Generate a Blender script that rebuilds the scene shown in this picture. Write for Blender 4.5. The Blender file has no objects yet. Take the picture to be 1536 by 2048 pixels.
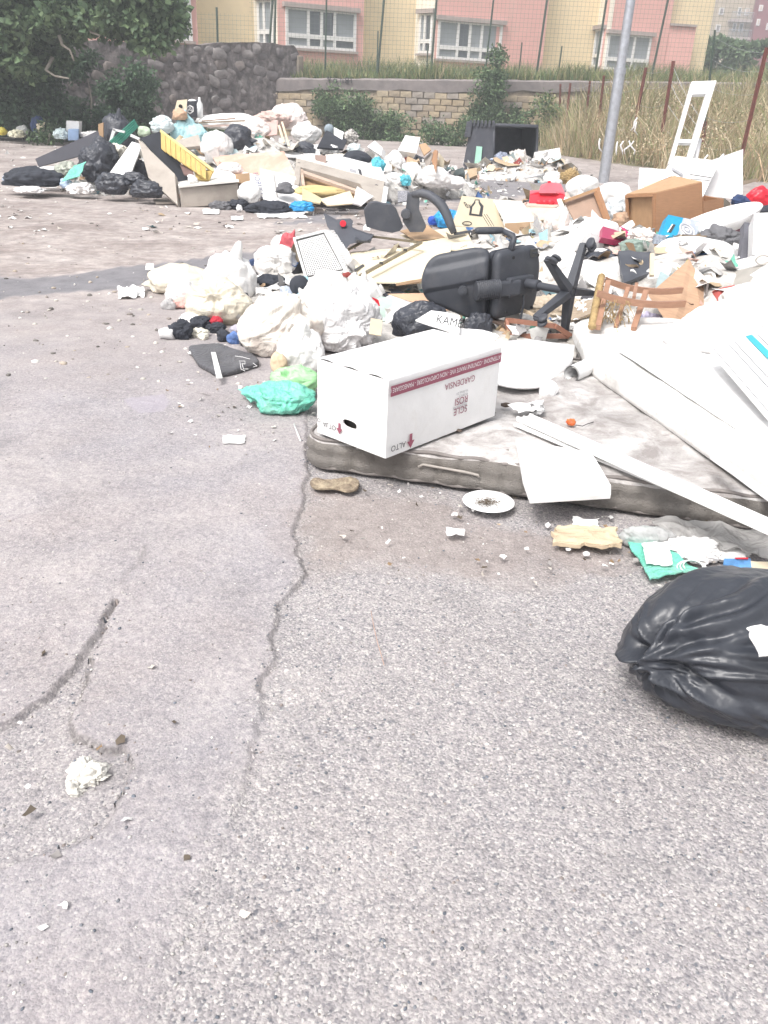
import bpy, bmesh, math, random
import numpy as np
from mathutils import Vector, Matrix
random.seed(7); np.random.seed(7)
SC = bpy.context.scene
COL = SC.collection
# ---------------------------------------------------------------- camera
F = 1650.0; CAM_H = 1.5
TH = math.atan(824 / F); RO = math.radians(2.3)
fw = np.array([0, math.cos(TH), -math.sin(TH)])
up0 = np.array([0, math.sin(TH), math.cos(TH)]); rt0 = np.array([1., 0, 0])
rt = rt0 * math.cos(RO) + up0 * math.sin(RO)
upv = up0 * math.cos(RO) - rt0 * math.sin(RO)
cam = bpy.data.cameras.new('camera'); co = bpy.data.objects.new('camera', cam); COL.objects.link(co)
co.matrix_world = Matrix(((rt[0], upv[0], -fw[0], 0), (rt[1], upv[1], -fw[1], 0), (rt[2], upv[2], -fw[2], CAM_H), (0, 0, 0, 1)))
cam.sensor_fit = 'VERTICAL'; cam.sensor_height = 36; cam.lens = 36 * F / 2048
cam.clip_start = 0.05; cam.clip_end = 6000
SC.camera = co
# ---------------------------------------------------------------- sky, sun, exposure (bright overcast evening)
SUN_EL, SUN_AZ = 55, 215        # degrees; azimuth from +Y towards +X
w = bpy.data.worlds.new('World'); SC.world = w; w.use_nodes = True
nt = w.node_tree; bg = nt.nodes['Background']
sk = nt.nodes.new('ShaderNodeTexSky'); sk.sky_type = 'NISHITA'; sk.sun_disc = False
sk.sun_elevation = math.radians(SUN_EL); sk.sun_rotation = math.radians(SUN_AZ)
sk.air_density = 1.0; sk.dust_density = 6.0; sk.ozone_density = 1.0
hs = nt.nodes.new('ShaderNodeHueSaturation'); hs.inputs['Saturation'].default_value = 0.22
nt.links.new(sk.outputs[0], hs.inputs['Color']); nt.links.new(hs.outputs[0], bg.inputs[0])
bg.inputs[1].default_value = 0.15
sl = bpy.data.lights.new('sun', 'SUN'); sl.energy = 1.5; sl.angle = math.radians(15); sl.color = (1, .96, .92)
so = bpy.data.objects.new('sun', sl); COL.objects.link(so)
e, a = math.radians(SUN_EL), math.radians(SUN_AZ)
so.rotation_euler = Vector((math.sin(a) * math.cos(e), math.cos(a) * math.cos(e), math.sin(e))).to_track_quat('Z', 'Y').to_euler()
SC.view_settings.view_transform = 'Standard'; SC.view_settings.look = 'None'
SC.view_settings.gamma = 1; SC.view_settings.use_curve_mapping = False
SC.view_settings.exposure = 0.8
SC.cycles.max_bounces = 6; SC.cycles.diffuse_bounces = 3; SC.cycles.transparent_max_bounces = 8
SC.cycles.use_denoising = True
# ---------------------------------------------------------------- survey helpers: photo measurement -> point of the place
def ray(x, y): return fw + (x - 768) / F * rt + (1024 - y) / F * upv
def g(x, y, z=0.0):
    v = ray(x, y); return np.array([0, 0, CAM_H]) + v * (z - CAM_H) / v[2]
def d(x, y, Y):
    v = ray(x, y); return np.array([0, 0, CAM_H]) + v * Y / v[1]
def pr(p):
    v = np.array(p) - [0, 0, CAM_H]; z = v @ fw
    return 768 + F * (v @ rt) / z, 1024 - F * (v @ upv) / z
def zc(p): return (np.array(p) - [0, 0, CAM_H]) @ fw
def onp(x, y, pl, off=0.0):
    """where the measured line meets the plane of a board; off = how proud of it, towards the viewer's side"""
    A, B, C = map(np.asarray, pl[:3]); n = np.cross(B - A, C - A); n = n / np.linalg.norm(n); o = np.array([0, 0, CAM_H])
    if n @ (o - A) < 0: n = -n
    v = ray(x, y); return o + v * ((A + n * off - o) @ n) / (v @ n)
# ---------------------------------------------------------------- noise
def _h(i, j, k, s):
    n = (i * 374761393 + j * 668265263 + k * 1274126177 + s * 974634777) & 0xffffffff
    n = ((n ^ (n >> 13)) * 1274126177) & 0xffffffff
    return ((n ^ (n >> 16)) & 0xffffff) / float(0xffffff)
def vn(p, s=0):
    p = np.asarray(p, float); i = np.floor(p).astype(np.int64); f = p - i; f = f * f * (3 - 2 * f)
    x, y, z = i[..., 0], i[..., 1], i[..., 2]; r = 0
    for a_ in (0, 1):
        for b_ in (0, 1):
            for c_ in (0, 1):
                wt = (f[..., 0] if a_ else 1 - f[..., 0]) * (f[..., 1] if b_ else 1 - f[..., 1]) * (f[..., 2] if c_ else 1 - f[..., 2])
                r = r + wt * _h(x + a_, y + b_, z + c_, s)
    return r
def fbm(p, o=4, s=0):
    r = 0; a_ = .5
    for k in range(o): r = r + a_ * (vn(np.asarray(p) * 2 ** k, s + k * 7) * 2 - 1); a_ *= .5
    return r
def crease(p, o=3, s=0):                 # sharp folded valleys, 0..1
    r = 0; a_ = .55; t = 0
    for k in range(o):
        q = np.asarray(p) * 1.9 ** k + 13.7 * k
        r = r + a_ * np.abs(2 * vn(q, s + 31 * k) - 1); t += a_; a_ *= .55
    return r / t
# ---------------------------------------------------------------- object helpers
OFF = {}
def tag(o, label=None, cat=None, group=None, kind=None):
    if label: o['label'] = label
    if cat: o['category'] = cat
    if group: o['group'] = group
    if kind: o['kind'] = kind
    return o
def thing(name, loc, label, cat, group=None):
    o = bpy.data.objects.new(name, None); COL.objects.link(o); o.location = Vector(loc); o.empty_display_size = .1
    OFF[o.name] = np.array(loc, float); return tag(o, label, cat, group)
def add(name, V, Fc, m, parent=None, label=None, cat=None, group=None, kind=None, smooth=False, mi=None, attr=None, autos=None):
    V = np.asarray(V, float).reshape(-1, 3)
    if parent is not None: off = OFF[parent.name]
    elif kind == 'structure' : off = np.zeros(3)
    else: off = np.array([V[:, 0].mean(), V[:, 1].mean(), V[:, 2].min()])
    me = bpy.data.meshes.new(name)
    L = V - off
    if isinstance(Fc, np.ndarray) and Fc.ndim == 2:
        nf, k = Fc.shape
        me.vertices.add(len(L)); me.vertices.foreach_set('co', L.ravel())
        me.loops.add(nf * k); me.loops.foreach_set('vertex_index', Fc.ravel().astype(np.int32))
        me.polygons.add(nf); me.polygons.foreach_set('loop_start', np.arange(0, nf * k, k, dtype=np.int32))
        me.update(calc_edges=True)
    else: me.from_pydata([tuple(v) for v in L], [], [tuple(int(q) for q in f_) for f_ in Fc])
    for mm in (m if isinstance(m, (list, tuple)) else [m]): me.materials.append(mm)
    if mi is not None: me.polygons.foreach_set('material_index', np.asarray(mi, np.int32))
    if smooth: me.polygons.foreach_set('use_smooth', [True] * len(me.polygons))
    if autos is not None:
        me.polygons.foreach_set('use_smooth', [True] * len(me.polygons)); me.set_sharp_from_angle(angle=math.radians(autos))
    if attr:
        for an, av in attr.items():
            if av.ndim == 1:
                at = me.attributes.new(an, 'FLOAT', 'POINT'); at.data.foreach_set('value', av.astype(np.float32))
            else:
                at = me.attributes.new(an, 'FLOAT_COLOR', 'POINT')
                at.data.foreach_set('color', np.c_[av, np.ones(len(av))].astype(np.float32).ravel())
    o = bpy.data.objects.new(name, me); COL.objects.link(o)
    if parent is not None:
        o.parent = parent; OFF[o.name] = off
    else:
        o.location = Vector(off); OFF[o.name] = off
    return tag(o, label, cat, group, kind)
def copy_tree(o, parent=None):
    c = o.copy(); COL.objects.link(c)
    if parent: c.parent = parent
    OFF[c.name] = OFF.get(o.name, np.zeros(3))
    for ch in [q for q in o.children if q.name in COL.objects]: copy_tree(ch, c)
    return c
def unit(v): v = np.asarray(v, float); return v / (np.linalg.norm(v) + 1e-12)
# ---------------------------------------------------------------- shapes: each returns (verts, faces)
def join(*parts):
    V = []; Fs = []; n = 0
    for v, f_ in parts:
        v = np.asarray(v); V.append(v); Fs += [tuple(int(i) + n for i in q) for q in f_]; n += len(v)
    return np.vstack(V), Fs
def para(O, A, B, C, bev=0.0):
    """parallelepiped from one corner and its three neighbours"""
    O, A, B, C = map(np.asarray, (O, A, B, C)); a_, b_, c_ = A - O, B - O, C - O
    V = np.array([O, O + a_, O + a_ + b_, O + b_, O + c_, O + a_ + c_, O + a_ + b_ + c_, O + b_ + c_])
    Fs = [(3, 2, 1, 0), (4, 5, 6, 7), (0, 1, 5, 4), (1, 2, 6, 5), (2, 3, 7, 6), (3, 0, 4, 7)]
    if np.dot(np.cross(a_, b_), c_) < 0: Fs = [f_[::-1] for f_ in Fs]
    if bev <= 0: return V, Fs
    bm = bmesh.new(); vs = [bm.verts.new(v) for v in V]
    for f_ in Fs: bm.faces.new([vs[i] for i in f_])
    bmesh.ops.bevel(bm, geom=bm.edges[:], offset=bev, segments=2, affect='EDGES', profile=.6)
    bm.verts.index_update(); r = np.array([v.co[:] for v in bm.verts]), [tuple(v.index for v in f_.verts) for f_ in bm.faces]
    bm.free(); return r
def bx(c, ex, ey, ez, sx, sy, sz, bev=0.0):
    """box centred on c, with unit axes and full sizes"""
    c = np.asarray(c, float); ex, ey, ez = unit(ex), unit(ey), unit(ez)
    O = c - ex * sx / 2 - ey * sy / 2 - ez * sz / 2
    return para(O, O + ex * sx, O + ey * sy, O + ez * sz, bev)
X_, Y_, Z_ = np.array([1., 0, 0]), np.array([0, 1., 0]), np.array([0, 0, 1.])
def slab(c4, th, nx=1, ny=1, amp=0.0, freq=4, seed=0, jag=0.0, bend=None, cr=1):
    """board or sheet between four corners (a, b, c, d in order round), real thickness th; amp crumples it"""
    A, B, C, D = map(np.asarray, c4)
    u, v = np.meshgrid(np.linspace(0, 1, nx + 1), np.linspace(0, 1, ny + 1), indexing='ij')
    n = unit(np.cross(B - A, D - A)); L = np.linalg.norm(B - A); Wd = np.linalg.norm(D - A)
    if jag:
        q = np.stack([u * 3, v * 3, np.full_like(u, seed)], -1)
        u = u + jag * fbm(q * 2, 3, seed) * 1.0; v = v + jag * fbm(q * 2 + 9, 3, seed + 5)
    P_ = (1 - u)[..., None] * (1 - v)[..., None] * A + u[..., None] * (1 - v)[..., None] * B + u[..., None] * v[..., None] * C + (1 - u)[..., None] * v[..., None] * D
    h = np.zeros_like(u)
    if amp:
        q = np.stack([u * L * freq, v * Wd * freq, np.full_like(u, seed * 3.3)], -1)
        h = amp * ((crease(q, 3, seed) - .35) * 2 if cr else fbm(q, 3, seed) * 2)
    if bend: h = h + np.vectorize(bend)(u, v)
    P_ = P_ + n * h[..., None]
    T = (P_ + n * th / 2).reshape(-1, 3); Bt = (P_ - n * th / 2).reshape(-1, 3); N = len(T)
    idx = lambda i, j: i * (ny + 1) + j
    Fs = []
    for i in range(nx):
        for j in range(ny):
            q = (idx(i, j), idx(i + 1, j), idx(i + 1, j + 1), idx(i, j + 1))
            Fs.append(q); Fs.append(tuple(N + k for k in q[::-1]))
    for i in range(nx):
        Fs.append((idx(i, 0), idx(i, 0) + N, idx(i + 1, 0) + N, idx(i + 1, 0)))
        Fs.append((idx(i + 1, ny), idx(i + 1, ny) + N, idx(i, ny) + N, idx(i, ny)))
    for j in range(ny):
        Fs.append((idx(0, j + 1), idx(0, j + 1) + N, idx(0, j) + N, idx(0, j)))
        Fs.append((idx(nx, j), idx(nx, j) + N, idx(nx, j + 1) + N, idx(nx, j + 1)))
    return np.vstack([T, Bt]), Fs
def prism(pts, th, nrm=None):
    """flat outline of any shape (in order) with thickness th"""
    P_ = np.asarray(pts, float); n = unit(np.cross(P_[1] - P_[0], P_[-1] - P_[0])) if nrm is None else unit(nrm)
    k = len(P_); V = np.vstack([P_ + n * th / 2, P_ - n * th / 2])
    Fs = [tuple(range(k)), tuple(range(2 * k - 1, k - 1, -1))] + [(i, i + k, (i + 1) % k + k, (i + 1) % k) for i in range(k)]
    return V, Fs
def tube(path, r, n=8, caps=True, closed=False):
    P_ = np.asarray(path, float); R = np.full(len(P_), r) if np.isscalar(r) else np.asarray(r); m = len(P_); V = []
    pu = None
    for i in range(m):
        if closed: t = unit(P_[(i + 1) % m] - P_[i - 1])
        else: t = unit(P_[min(i + 1, m - 1)] - P_[max(i - 1, 0)])
        if pu is None:
            a_ = Z_ if abs(t[2]) < .9 else X_; pu = unit(np.cross(t, a_))
        pu = unit(pu - t * (pu @ t)); pv = np.cross(t, pu)
        for k in range(n):
            an = 2 * math.pi * k / n; V.append(P_[i] + R[i] * (math.cos(an) * pu + math.sin(an) * pv))
    Fs = []
    for i in range(m if closed else m - 1):
        for k in range(n):
            a0, a1 = i * n + k, i * n + (k + 1) % n; b0, b1 = ((i + 1) % m) * n + k, ((i + 1) % m) * n + (k + 1) % n
            Fs.append((a0, a1, b1, b0))
    if caps and not closed: Fs += [tuple(range(n))[::-1], tuple(range((m - 1) * n, m * n))]
    return np.array(V), Fs
def cyl(p0, p1, r, n=16, r1=None): return tube([p0, p1], [r, r if r1 is None else r1], n)
def rpoly(pts, r, seg=5):
    """round the corners of a 2d polygon"""
    P_ = [np.asarray(p, float) for p in pts]; out = []
    for i, p in enumerate(P_):
        rr = r[i] if isinstance(r, (list, tuple)) else r
        a_, b_ = P_[i - 1], P_[(i + 1) % len(P_)]
        da, db = a_ - p, b_ - p; la, lb = np.linalg.norm(da), np.linalg.norm(db)
        q = min(rr, la * .48, lb * .48); s, e_ = p + da / la * q, p + db / lb * q
        for t in np.linspace(0, 1, seg + 1): out.append((1 - t) ** 2 * s + 2 * t * (1 - t) * p + t * t * e_)
    return np.array(out)
def resample(P_, n):
    Q = np.vstack([P_, P_[:1]]); s = np.r_[0, np.cumsum(np.linalg.norm(np.diff(Q, axis=0), axis=1))]
    t = np.linspace(0, s[-1], n, endpoint=False)
    return np.stack([np.interp(t, s, Q[:, k]) for k in range(Q.shape[1])], 1), t
def cushion(outline, h, r=.03, n=96, rings=10, top=None, side=None, bottom=True):
    """upholstered or moulded slab: outline (2d) swept up with rounded edges of radius r; local coords, z from 0 to h.
    top(x,y)->dz, side(t,s,frac)->outward push"""
    O, t = resample(np.asarray(outline, float), n); c = O.mean(0)
    nx = np.roll(O, -1, 0) - np.roll(O, 1, 0); nrm = np.stack([nx[:, 1], -nx[:, 0]], 1); nrm /= np.linalg.norm(nrm, axis=1)[:, None] + 1e-9
    area = np.sum(O[:, 0] * np.roll(O[:, 1], -1) - np.roll(O[:, 0], -1) * O[:, 1])
    if area < 0: O = O[::-1]; t = t.copy(); nrm = nrm[::-1] * -1
    prof = []
    for k in range(4): an = -math.pi / 2 + k * math.pi / 6; prof.append((r * (1 - math.cos(an)), r + r * math.sin(an)))
    for k in range(1, 6): prof.append((0, r + (h - 2 * r) * k / 6))
    for k in range(4): an = k * math.pi / 6; prof.append((r * (1 - math.cos(an)), h - r + r * math.sin(an)))
    rows = []
    for k, (inn, z) in enumerate(prof):
        push = np.zeros(len(O)) if side is None else side(t, t[-1], z / h)
        rows.append(np.c_[O - nrm * (inn - push)[:, None] if side is not None else O - nrm * inn, np.full(len(O), z)])
    last = rows[-1][:, :2]
    for k in range(1, rings):
        s = 1 - k / rings; P2 = c + (last - c) * s; rows.append(np.c_[P2, np.full(len(O), h)])
    V = np.vstack(rows); nr = len(rows); N = len(O)
    if top is not None:
        m_ = V[:, 2] > h * .75; V[m_, 2] += top(V[m_, 0], V[m_, 1])
    V = np.vstack([V, [[c[0], c[1], h + (top(np.array([c[0]]), np.array([c[1]]))[0] if top is not None else 0)]]])
    Fs = [(k * N + i, k * N + (i + 1) % N, (k + 1) * N + (i + 1) % N, (k + 1) * N + i) for k in range(nr - 1) for i in range(N)]
    ci = len(V) - 1
    Fs += [((nr - 1) * N + i, (nr - 1) * N + (i + 1) % N, ci) for i in range(N)]
    if bottom: Fs.append(tuple(range(N))[::-1])
    return V, Fs
def frame(V, o, ex, ey, ez): return np.asarray(o) + V[:, :1] * np.asarray(ex) + V[:, 1:2] * np.asarray(ey) + V[:, 2:3] * np.asarray(ez)
def lathe(prof, n=40, c=(0, 0, 0), ex=X_, ey=Y_, ez=Z_):
    V = []; m = len(prof)
    for (r, z) in prof:
        for k in range(n):
            an = 2 * math.pi * k / n; V.append((r * math.cos(an), r * math.sin(an), z))
    Fs = [(i * n + k, i * n + (k + 1) % n, (i + 1) * n + (k + 1) % n, (i + 1) * n + k) for i in range(m - 1) for k in range(n)]
    return frame(np.array(V), c, ex, ey, ez), Fs
_ico = {}
def ico(s):
    if s not in _ico:
        bm = bmesh.new(); bmesh.ops.create_icosphere(bm, subdivisions=s, radius=1); bm.verts.index_update()
        _ico[s] = (np.array([v.co[:] for v in bm.verts]), np.array([[v.index for v in f_.verts] for f_ in bm.faces])); bm.free()
    return _ico[s]
def starfold(t, ph, seed, n, amp, w=(.03, .085), ln=(.35, 1.5)):
    """pleats running out from a tied neck: narrow ridges of random length and bearing"""
    rs = np.random.RandomState(seed + 5); out = np.zeros_like(t)
    for i in range(n):
        p0, cv, wi, le, am = rs.uniform(-math.pi, math.pi), rs.normal(0, .35), rs.uniform(*w), rs.uniform(*ln), rs.uniform(.3, 1)
        dl = (ph - p0 - cv * t * .5 - .10 * np.sin(t * 3 + i) + math.pi) % (2 * math.pi) - math.pi; x = dl * np.sin(np.clip(t, 0, 1.57)) / wi
        out += am * (np.exp(-x * x) - .55 * np.exp(-(x - 1.7) ** 2)) * np.exp(-(t / le) ** 2) * np.clip(t / .12, 0, 1)
    return amp * out * .55
def sack(c, r, seed, sub=5, wr=.10, knot=None, lump=.22, flat=.75, rotz=0.0, fr=2.2, folds=9, neck=.28):
    """crumpled bag or bundle: lumpy body, sharp folds, folds running to a tied neck, flattened underside"""
    D_, Fs = ico(sub); r = np.asarray(r, float); D_ = D_.copy()
    if knot is not None and neck >= 0: wr = wr * .6
    q = D_ * 1.3 + seed * 5.17
    D4 = np.sign(D_) * np.abs(D_) ** .85; D4 /= np.maximum(np.linalg.norm(D4, axis=1), .9)[:, None]; R = 1 + lump * fbm(q, 3, seed) * 1.7 + wr * (crease(D_ * fr + seed * 3.1, 4, seed + 3) - .45) * 1.6
    rg_ = np.exp(-(np.abs(2 * vn(D_ * fr * .9 + 7.7 * seed, seed + 50) - 1) / .13) ** 2); R += wr * .38 * rg_ + wr * .2 * np.exp(-(np.abs(2 * vn(D_ * fr * 2.1 + seed, seed + 60) - 1) / .12) ** 2)
    if knot is not None:
        k = unit(knot); a_ = unit(np.cross(k, [.3, .5, .8])); b_ = np.cross(k, a_)
        cs = np.clip(D_ @ k, -1, 1); t = np.arccos(cs); ph = np.arctan2(D_ @ b_, D_ @ a_)
        wob = ph + .5 * fbm(D_ * 2 + seed, 2, seed)
        R += starfold(t, ph, seed, folds * 3, .105)
        R += neck * np.exp(-(t / .16) ** 2) - .16 * np.exp(-((t - .3) / .2) ** 2)
    V = D_ * R[:, None]
    zf = -flat; V[:, 2] = np.where(V[:, 2] < zf, zf + (V[:, 2] - zf) * .12, V[:, 2])
    V = V * r; ca, sa = math.cos(rotz), math.sin(rotz)
    V = np.c_[V[:, 0] * ca - V[:, 1] * sa, V[:, 0] * sa + V[:, 1] * ca, V[:, 2]]
    return V + np.asarray(c), Fs
def fit(box, z0=0.0, k=.8, Y=None, flat=.8):
    """centre and radii of a rounded body that fills a measured box and rests at height z0 (or stands at depth Y)"""
    x0, y0, x1, y1 = box; v = ray((x0 + x1) / 2, (y0 + y1) / 2)
    def at(t):
        C = np.array([0, 0, CAM_H]) + v * t; s = zc(C) / F; rx = (x1 - x0) / 2 * s; ry = k * rx
        dep = math.atan2(-v[2], v[1]); hh = (y1 - y0) / 2 * s
        q = hh ** 2 - (ry * math.sin(dep)) ** 2
        rz = math.sqrt(max(q, (hh * .35) ** 2)) / math.cos(dep)
        return C, np.array([rx, ry, rz])
    if Y is not None: return at(Y / v[1])
    lo, hi = .5, 80
    for _ in range(50):
        m_ = (lo + hi) / 2; C, r = at(m_)
        if C[2] - r[2] * flat > z0: lo = m_
        else: hi = m_
    return at(lo)
# ---------------------------------------------------------------- materials
MATS = {}
def M(name, col, rough=.6, var=.12, vs=6, bump=.15, bs=40, dirt=None, dsc=3, damt=.5, spec=.4, metal=0, trans=0.0, aniso=None, wrinkle=0, alpha=1.0, coat=0):
    if name in MATS: return MATS[name]
    m = bpy.data.materials.new(name); m.use_nodes = True; t = m.node_tree; N = t.nodes; L = t.links; b = N['Principled BSDF']
    tc = N.new('ShaderNodeTexCoord'); mp = N.new('ShaderNodeMapping'); L.new(tc.outputs['Object'], mp.inputs[0])
    if aniso: mp.inputs['Scale'].default_value = aniso
    n1 = N.new('ShaderNodeTexNoise'); n1.inputs['Scale'].default_value = vs; n1.inputs['Detail'].default_value = 6; n1.inputs['Roughness'].default_value = .6
    L.new(mp.outputs[0], n1.inputs['Vector'])
    cr = N.new('ShaderNodeValToRGB'); c = np.array(col)
    cr.color_ramp.elements[0].position = .3; cr.color_ramp.elements[1].position = .7
    cr.color_ramp.elements[0].color = (*np.clip(c * (1 - var), 0, 1), 1); cr.color_ramp.elements[1].color = (*np.clip(c * (1 + var), 0, 1), 1)
    L.new(n1.outputs['Fac'], cr.inputs[0]); out = cr.outputs[0]
    if dirt is not None:
        n2 = N.new('ShaderNodeTexNoise'); n2.inputs['Scale'].default_value = dsc; n2.inputs['Detail'].default_value = 8; n2.inputs['Roughness'].default_value = .7; n2.inputs['Distortion'].default_value = .4
        L.new(tc.outputs['Object'], n2.inputs['Vector'])
        r2 = N.new('ShaderNodeValToRGB'); r2.color_ramp.elements[0].position = .62 - damt * .3; r2.color_ramp.elements[1].position = .75 - damt * .2
        r2.color_ramp.elements[1].color = (damt, damt, damt, 1) if damt < 1 else (1, 1, 1, 1)
        L.new(n2.outputs['Fac'], r2.inputs[0])
        mx = N.new('ShaderNodeMix'); mx.data_type = 'RGBA'; L.new(r2.outputs[0], mx.inputs[0]); L.new(out, mx.inputs[6]); mx.inputs[7].default_value = (*dirt, 1); out = mx.outputs[2]
    L.new(out, b.inputs['Base Color'])
    b.inputs['Roughness'].default_value = rough; b.inputs['Specular IOR Level'].default_value = spec; b.inputs['Metallic'].default_value = metal
    if coat: b.inputs['Coat Weight'].default_value = coat
    hgt = None
    if bump:
        n3 = N.new('ShaderNodeTexNoise'); n3.inputs['Scale'].default_value = bs; n3.inputs['Detail'].default_value = 5
        L.new(mp.outputs[0], n3.inputs['Vector'])
        bp = N.new('ShaderNodeBump'); bp.inputs['Strength'].default_value = bump; bp.inputs['Distance'].default_value = .01
        L.new(n3.outputs['Fac'], bp.inputs['Height']); hgt = bp
    if wrinkle:
        nd = N.new('ShaderNodeTexNoise'); nd.inputs['Scale'].default_value = 9; nd.inputs['Distortion'].default_value = 1.6; nd.inputs['Detail'].default_value = 3
        L.new(tc.outputs['Object'], nd.inputs['Vector'])
        ab = N.new('ShaderNodeMath'); ab.operation = 'SUBTRACT'; ab.inputs[1].default_value = .5; L.new(nd.outputs['Fac'], ab.inputs[0])
        a2 = N.new('ShaderNodeMath'); a2.operation = 'ABSOLUTE'; L.new(ab.outputs[0], a2.inputs[0])
        b2 = N.new('ShaderNodeBump'); b2.inputs['Strength'].default_value = wrinkle; b2.inputs['Distance'].default_value = .06
        L.new(a2.outputs[0], b2.inputs['Height'])
        if hgt: L.new(hgt.outputs[0], b2.inputs['Normal'])
        hgt = b2
    if hgt: L.new(hgt.outputs[0], b.inputs['Normal'])
    if trans:
        ts = N.new('ShaderNodeBsdfTranslucent'); L.new(out, ts.inputs[0]); ms = N.new('ShaderNodeMixShader'); ms.inputs[0].default_value = trans
        L.new(b.outputs[0], ms.inputs[1]); L.new(ts.outputs[0], ms.inputs[2]); L.new(ms.outputs[0], N['Material Output'].inputs[0])
        if alpha < 1:
            tr = N.new('ShaderNodeBsdfTransparent'); m2 = N.new('ShaderNodeMixShader'); m2.inputs[0].default_value = alpha
            L.new(tr.outputs[0], m2.inputs[1]); L.new(ms.outputs[0], m2.inputs[2]); L.new(m2.outputs[0], N['Material Output'].inputs[0])
    elif alpha < 1: b.inputs['Alpha'].default_value = alpha
    MATS[name] = m; return m
WHITEBAG = M('white_bag', (.77, .76, .75), .42, .05, 5, .1, 30, dirt=(.55, .48, .42), dsc=4, damt=.35, wrinkle=.28)
WHITECLEAN = M('white_plastic', (.77, .77, .77), .45, .04, 5, .03, 30, dirt=(.45, .42, .39), dsc=7, damt=.35)
WHITECARD = M('white_card', (.78, .775, .77), .75, .04, 9, .08, 60, dirt=(.60, .56, .51), dsc=5, damt=.3)
CLEARBAG = M('clear_bag', (.72, .72, .72), .3, .08, 9, .1, 30, trans=.4, alpha=.78, wrinkle=.7)
CREAMBAG = M('cream_bag', (.66, .61, .51), .45, .16, 4, .1, 30, dirt=(.45, .38, .26), dsc=5, damt=.45, wrinkle=.5)
BLACKBAG = M('black_bag', (.045, .049, .062), .36, .2, 6, .08, 60, spec=.5, wrinkle=.45)
BLACKCLOTH = M('black_cloth', (.036, .040, .052), .85, .25, 14, .5, 120)
GREYCLOTH = M('grey_cloth', (.14, .14, .15), .85, .25, 10, .5, 120)
NAVY = M('navy_cloth', (.035, .06, .14), .85, .2, 12, .5, 100)
BLUECLOTH = M('blue_cloth', (.11, .19, .42), .8, .2, 12, .5, 100)
TEALBAG = M('teal_bag', (.16, .55, .42), .4, .12, 6, .1, 30, dirt=(.4, .6, .5), wrinkle=.55)
LGREEN = M('light_green_bag', (.38, .70, .36), .4, .12, 6, .1, 30, wrinkle=.5)
CYANBAG = M('light_blue_bag', (.36, .58, .62), .4, .15, 5, .1, 30, wrinkle=.5)
SKYBLUE = M('bright_blue_plastic', (.03, .30, .62), .4, .12, 6, .1, 30, wrinkle=.3)
RED = M('red_plastic', (.62, .02, .04), .35, .1, 6, .05, 30)
REDCLOTH = M('red_cloth', (.45, .03, .05), .8, .2, 12, .5, 100)
PINKCLOTH = M('pink_cloth', (.62, .36, .32), .8, .12, 6, .3, 60)
PINKBOARD = M('pinkish_board', (.60, .36, .28), .7, .12, 3, .15, 60, dirt=(.75, .66, .6), dsc=2, damt=.5)
CARD = M('brown_cardboard', (.42, .28, .17), .8, .10, 5, .12, 80, dirt=(.55, .42, .3), dsc=2, damt=.4)
CARDLIGHT = M('pale_cardboard', (.66, .57, .42), .8, .07, 5, .1, 80, dirt=(.5, .42, .3), dsc=3, damt=.3)
CHIP = M('chipboard', (.36, .195, .105), .6, .10, 12, .1, 60, aniso=(1, 1, 6))
PINE = M('pine_board', (.45, .29, .19), .55, .14, 5, .08, 30, aniso=(2, 8, 1))
WOOD = M('beech_wood', (.34, .19, .125), .5, .15, 6, .1, 40, aniso=(2, 2, 9))
REDWOOD = M('reddish_wood', (.30, .145, .10), .5, .15, 8, .1, 40)
PALEWOOD = M('pale_wood', (.62, .50, .36), .6, .12, 8, .1, 40)
YELLOWWOOD = M('yellow_slats', (.50, .36, .12), .6, .14, 5, .1, 40, aniso=(6, 1, 1))
BLACKPL = M('black_plastic', (.052, .056, .068), .5, .12, 12, .12, 220, dirt=(.12, .12, .125), dsc=6, damt=.3)
DARKPL = M('dark_grey_plastic', (.065, .07, .085), .55, .12, 8, .15, 120, dirt=(.13, .13, .14), dsc=4, damt=.4)
GREYMETAL = M('galvanised_steel', (.50, .52, .56), .42, .14, 9, .1, 60, metal=.75, dirt=(.35, .36, .38), dsc=12, damt=.5)
DARKMETAL = M('dark_metal', (.09, .09, .09), .45, .15, 9, .1, 60, metal=.5)
RUST = M('rusty_paint', (.17, .055, .045), .8, .3, 14, .4, 60, dirt=(.09, .035, .02), dsc=9, damt=.7)
GREENPOST = M('dark_green_post', (.045, .07, .055), .6, .2, 8, .1, 40)
BEIGEFAB = M('beige_upholstery', (.40, .36, .32), .9, .08, 5, .4, 260, dirt=(.27, .23, .2), dsc=3, damt=.5)
BLACKFAB = M('black_lining', (.035, .038, .048), .8, .2, 6, .3, 80)
STRAW = M('straw', (.38, .27, .13), .85, .3, 30, .6, 90)
TEALCARD = M('turquoise_card', (.05, .38, .45), .5, .08, 6, .05, 30)
MAGENTA = M('magenta_card', (.38, .02, .09), .4, .1, 6, .05, 30)
MAROON = M('maroon_print', (.30, .09, .13), .75, .08, 10, .03, 60)
INK = M('dark_ink', (.05, .05, .055), .7, .2, 20, .02, 60)
BLUEINK = M('blue_ink', (.05, .08, .2), .7, .2, 20, .02, 60)
GREYINK = M('grey_ink', (.32, .32, .34), .7, .2, 20, .02, 60)
WHITEINK = M('white_ink', (.8, .78, .78), .7, .05, 20, .02, 60)
HOLE = M('dark_inside', (.03, .03, .03), .9, .1, 5, 0)
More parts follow.
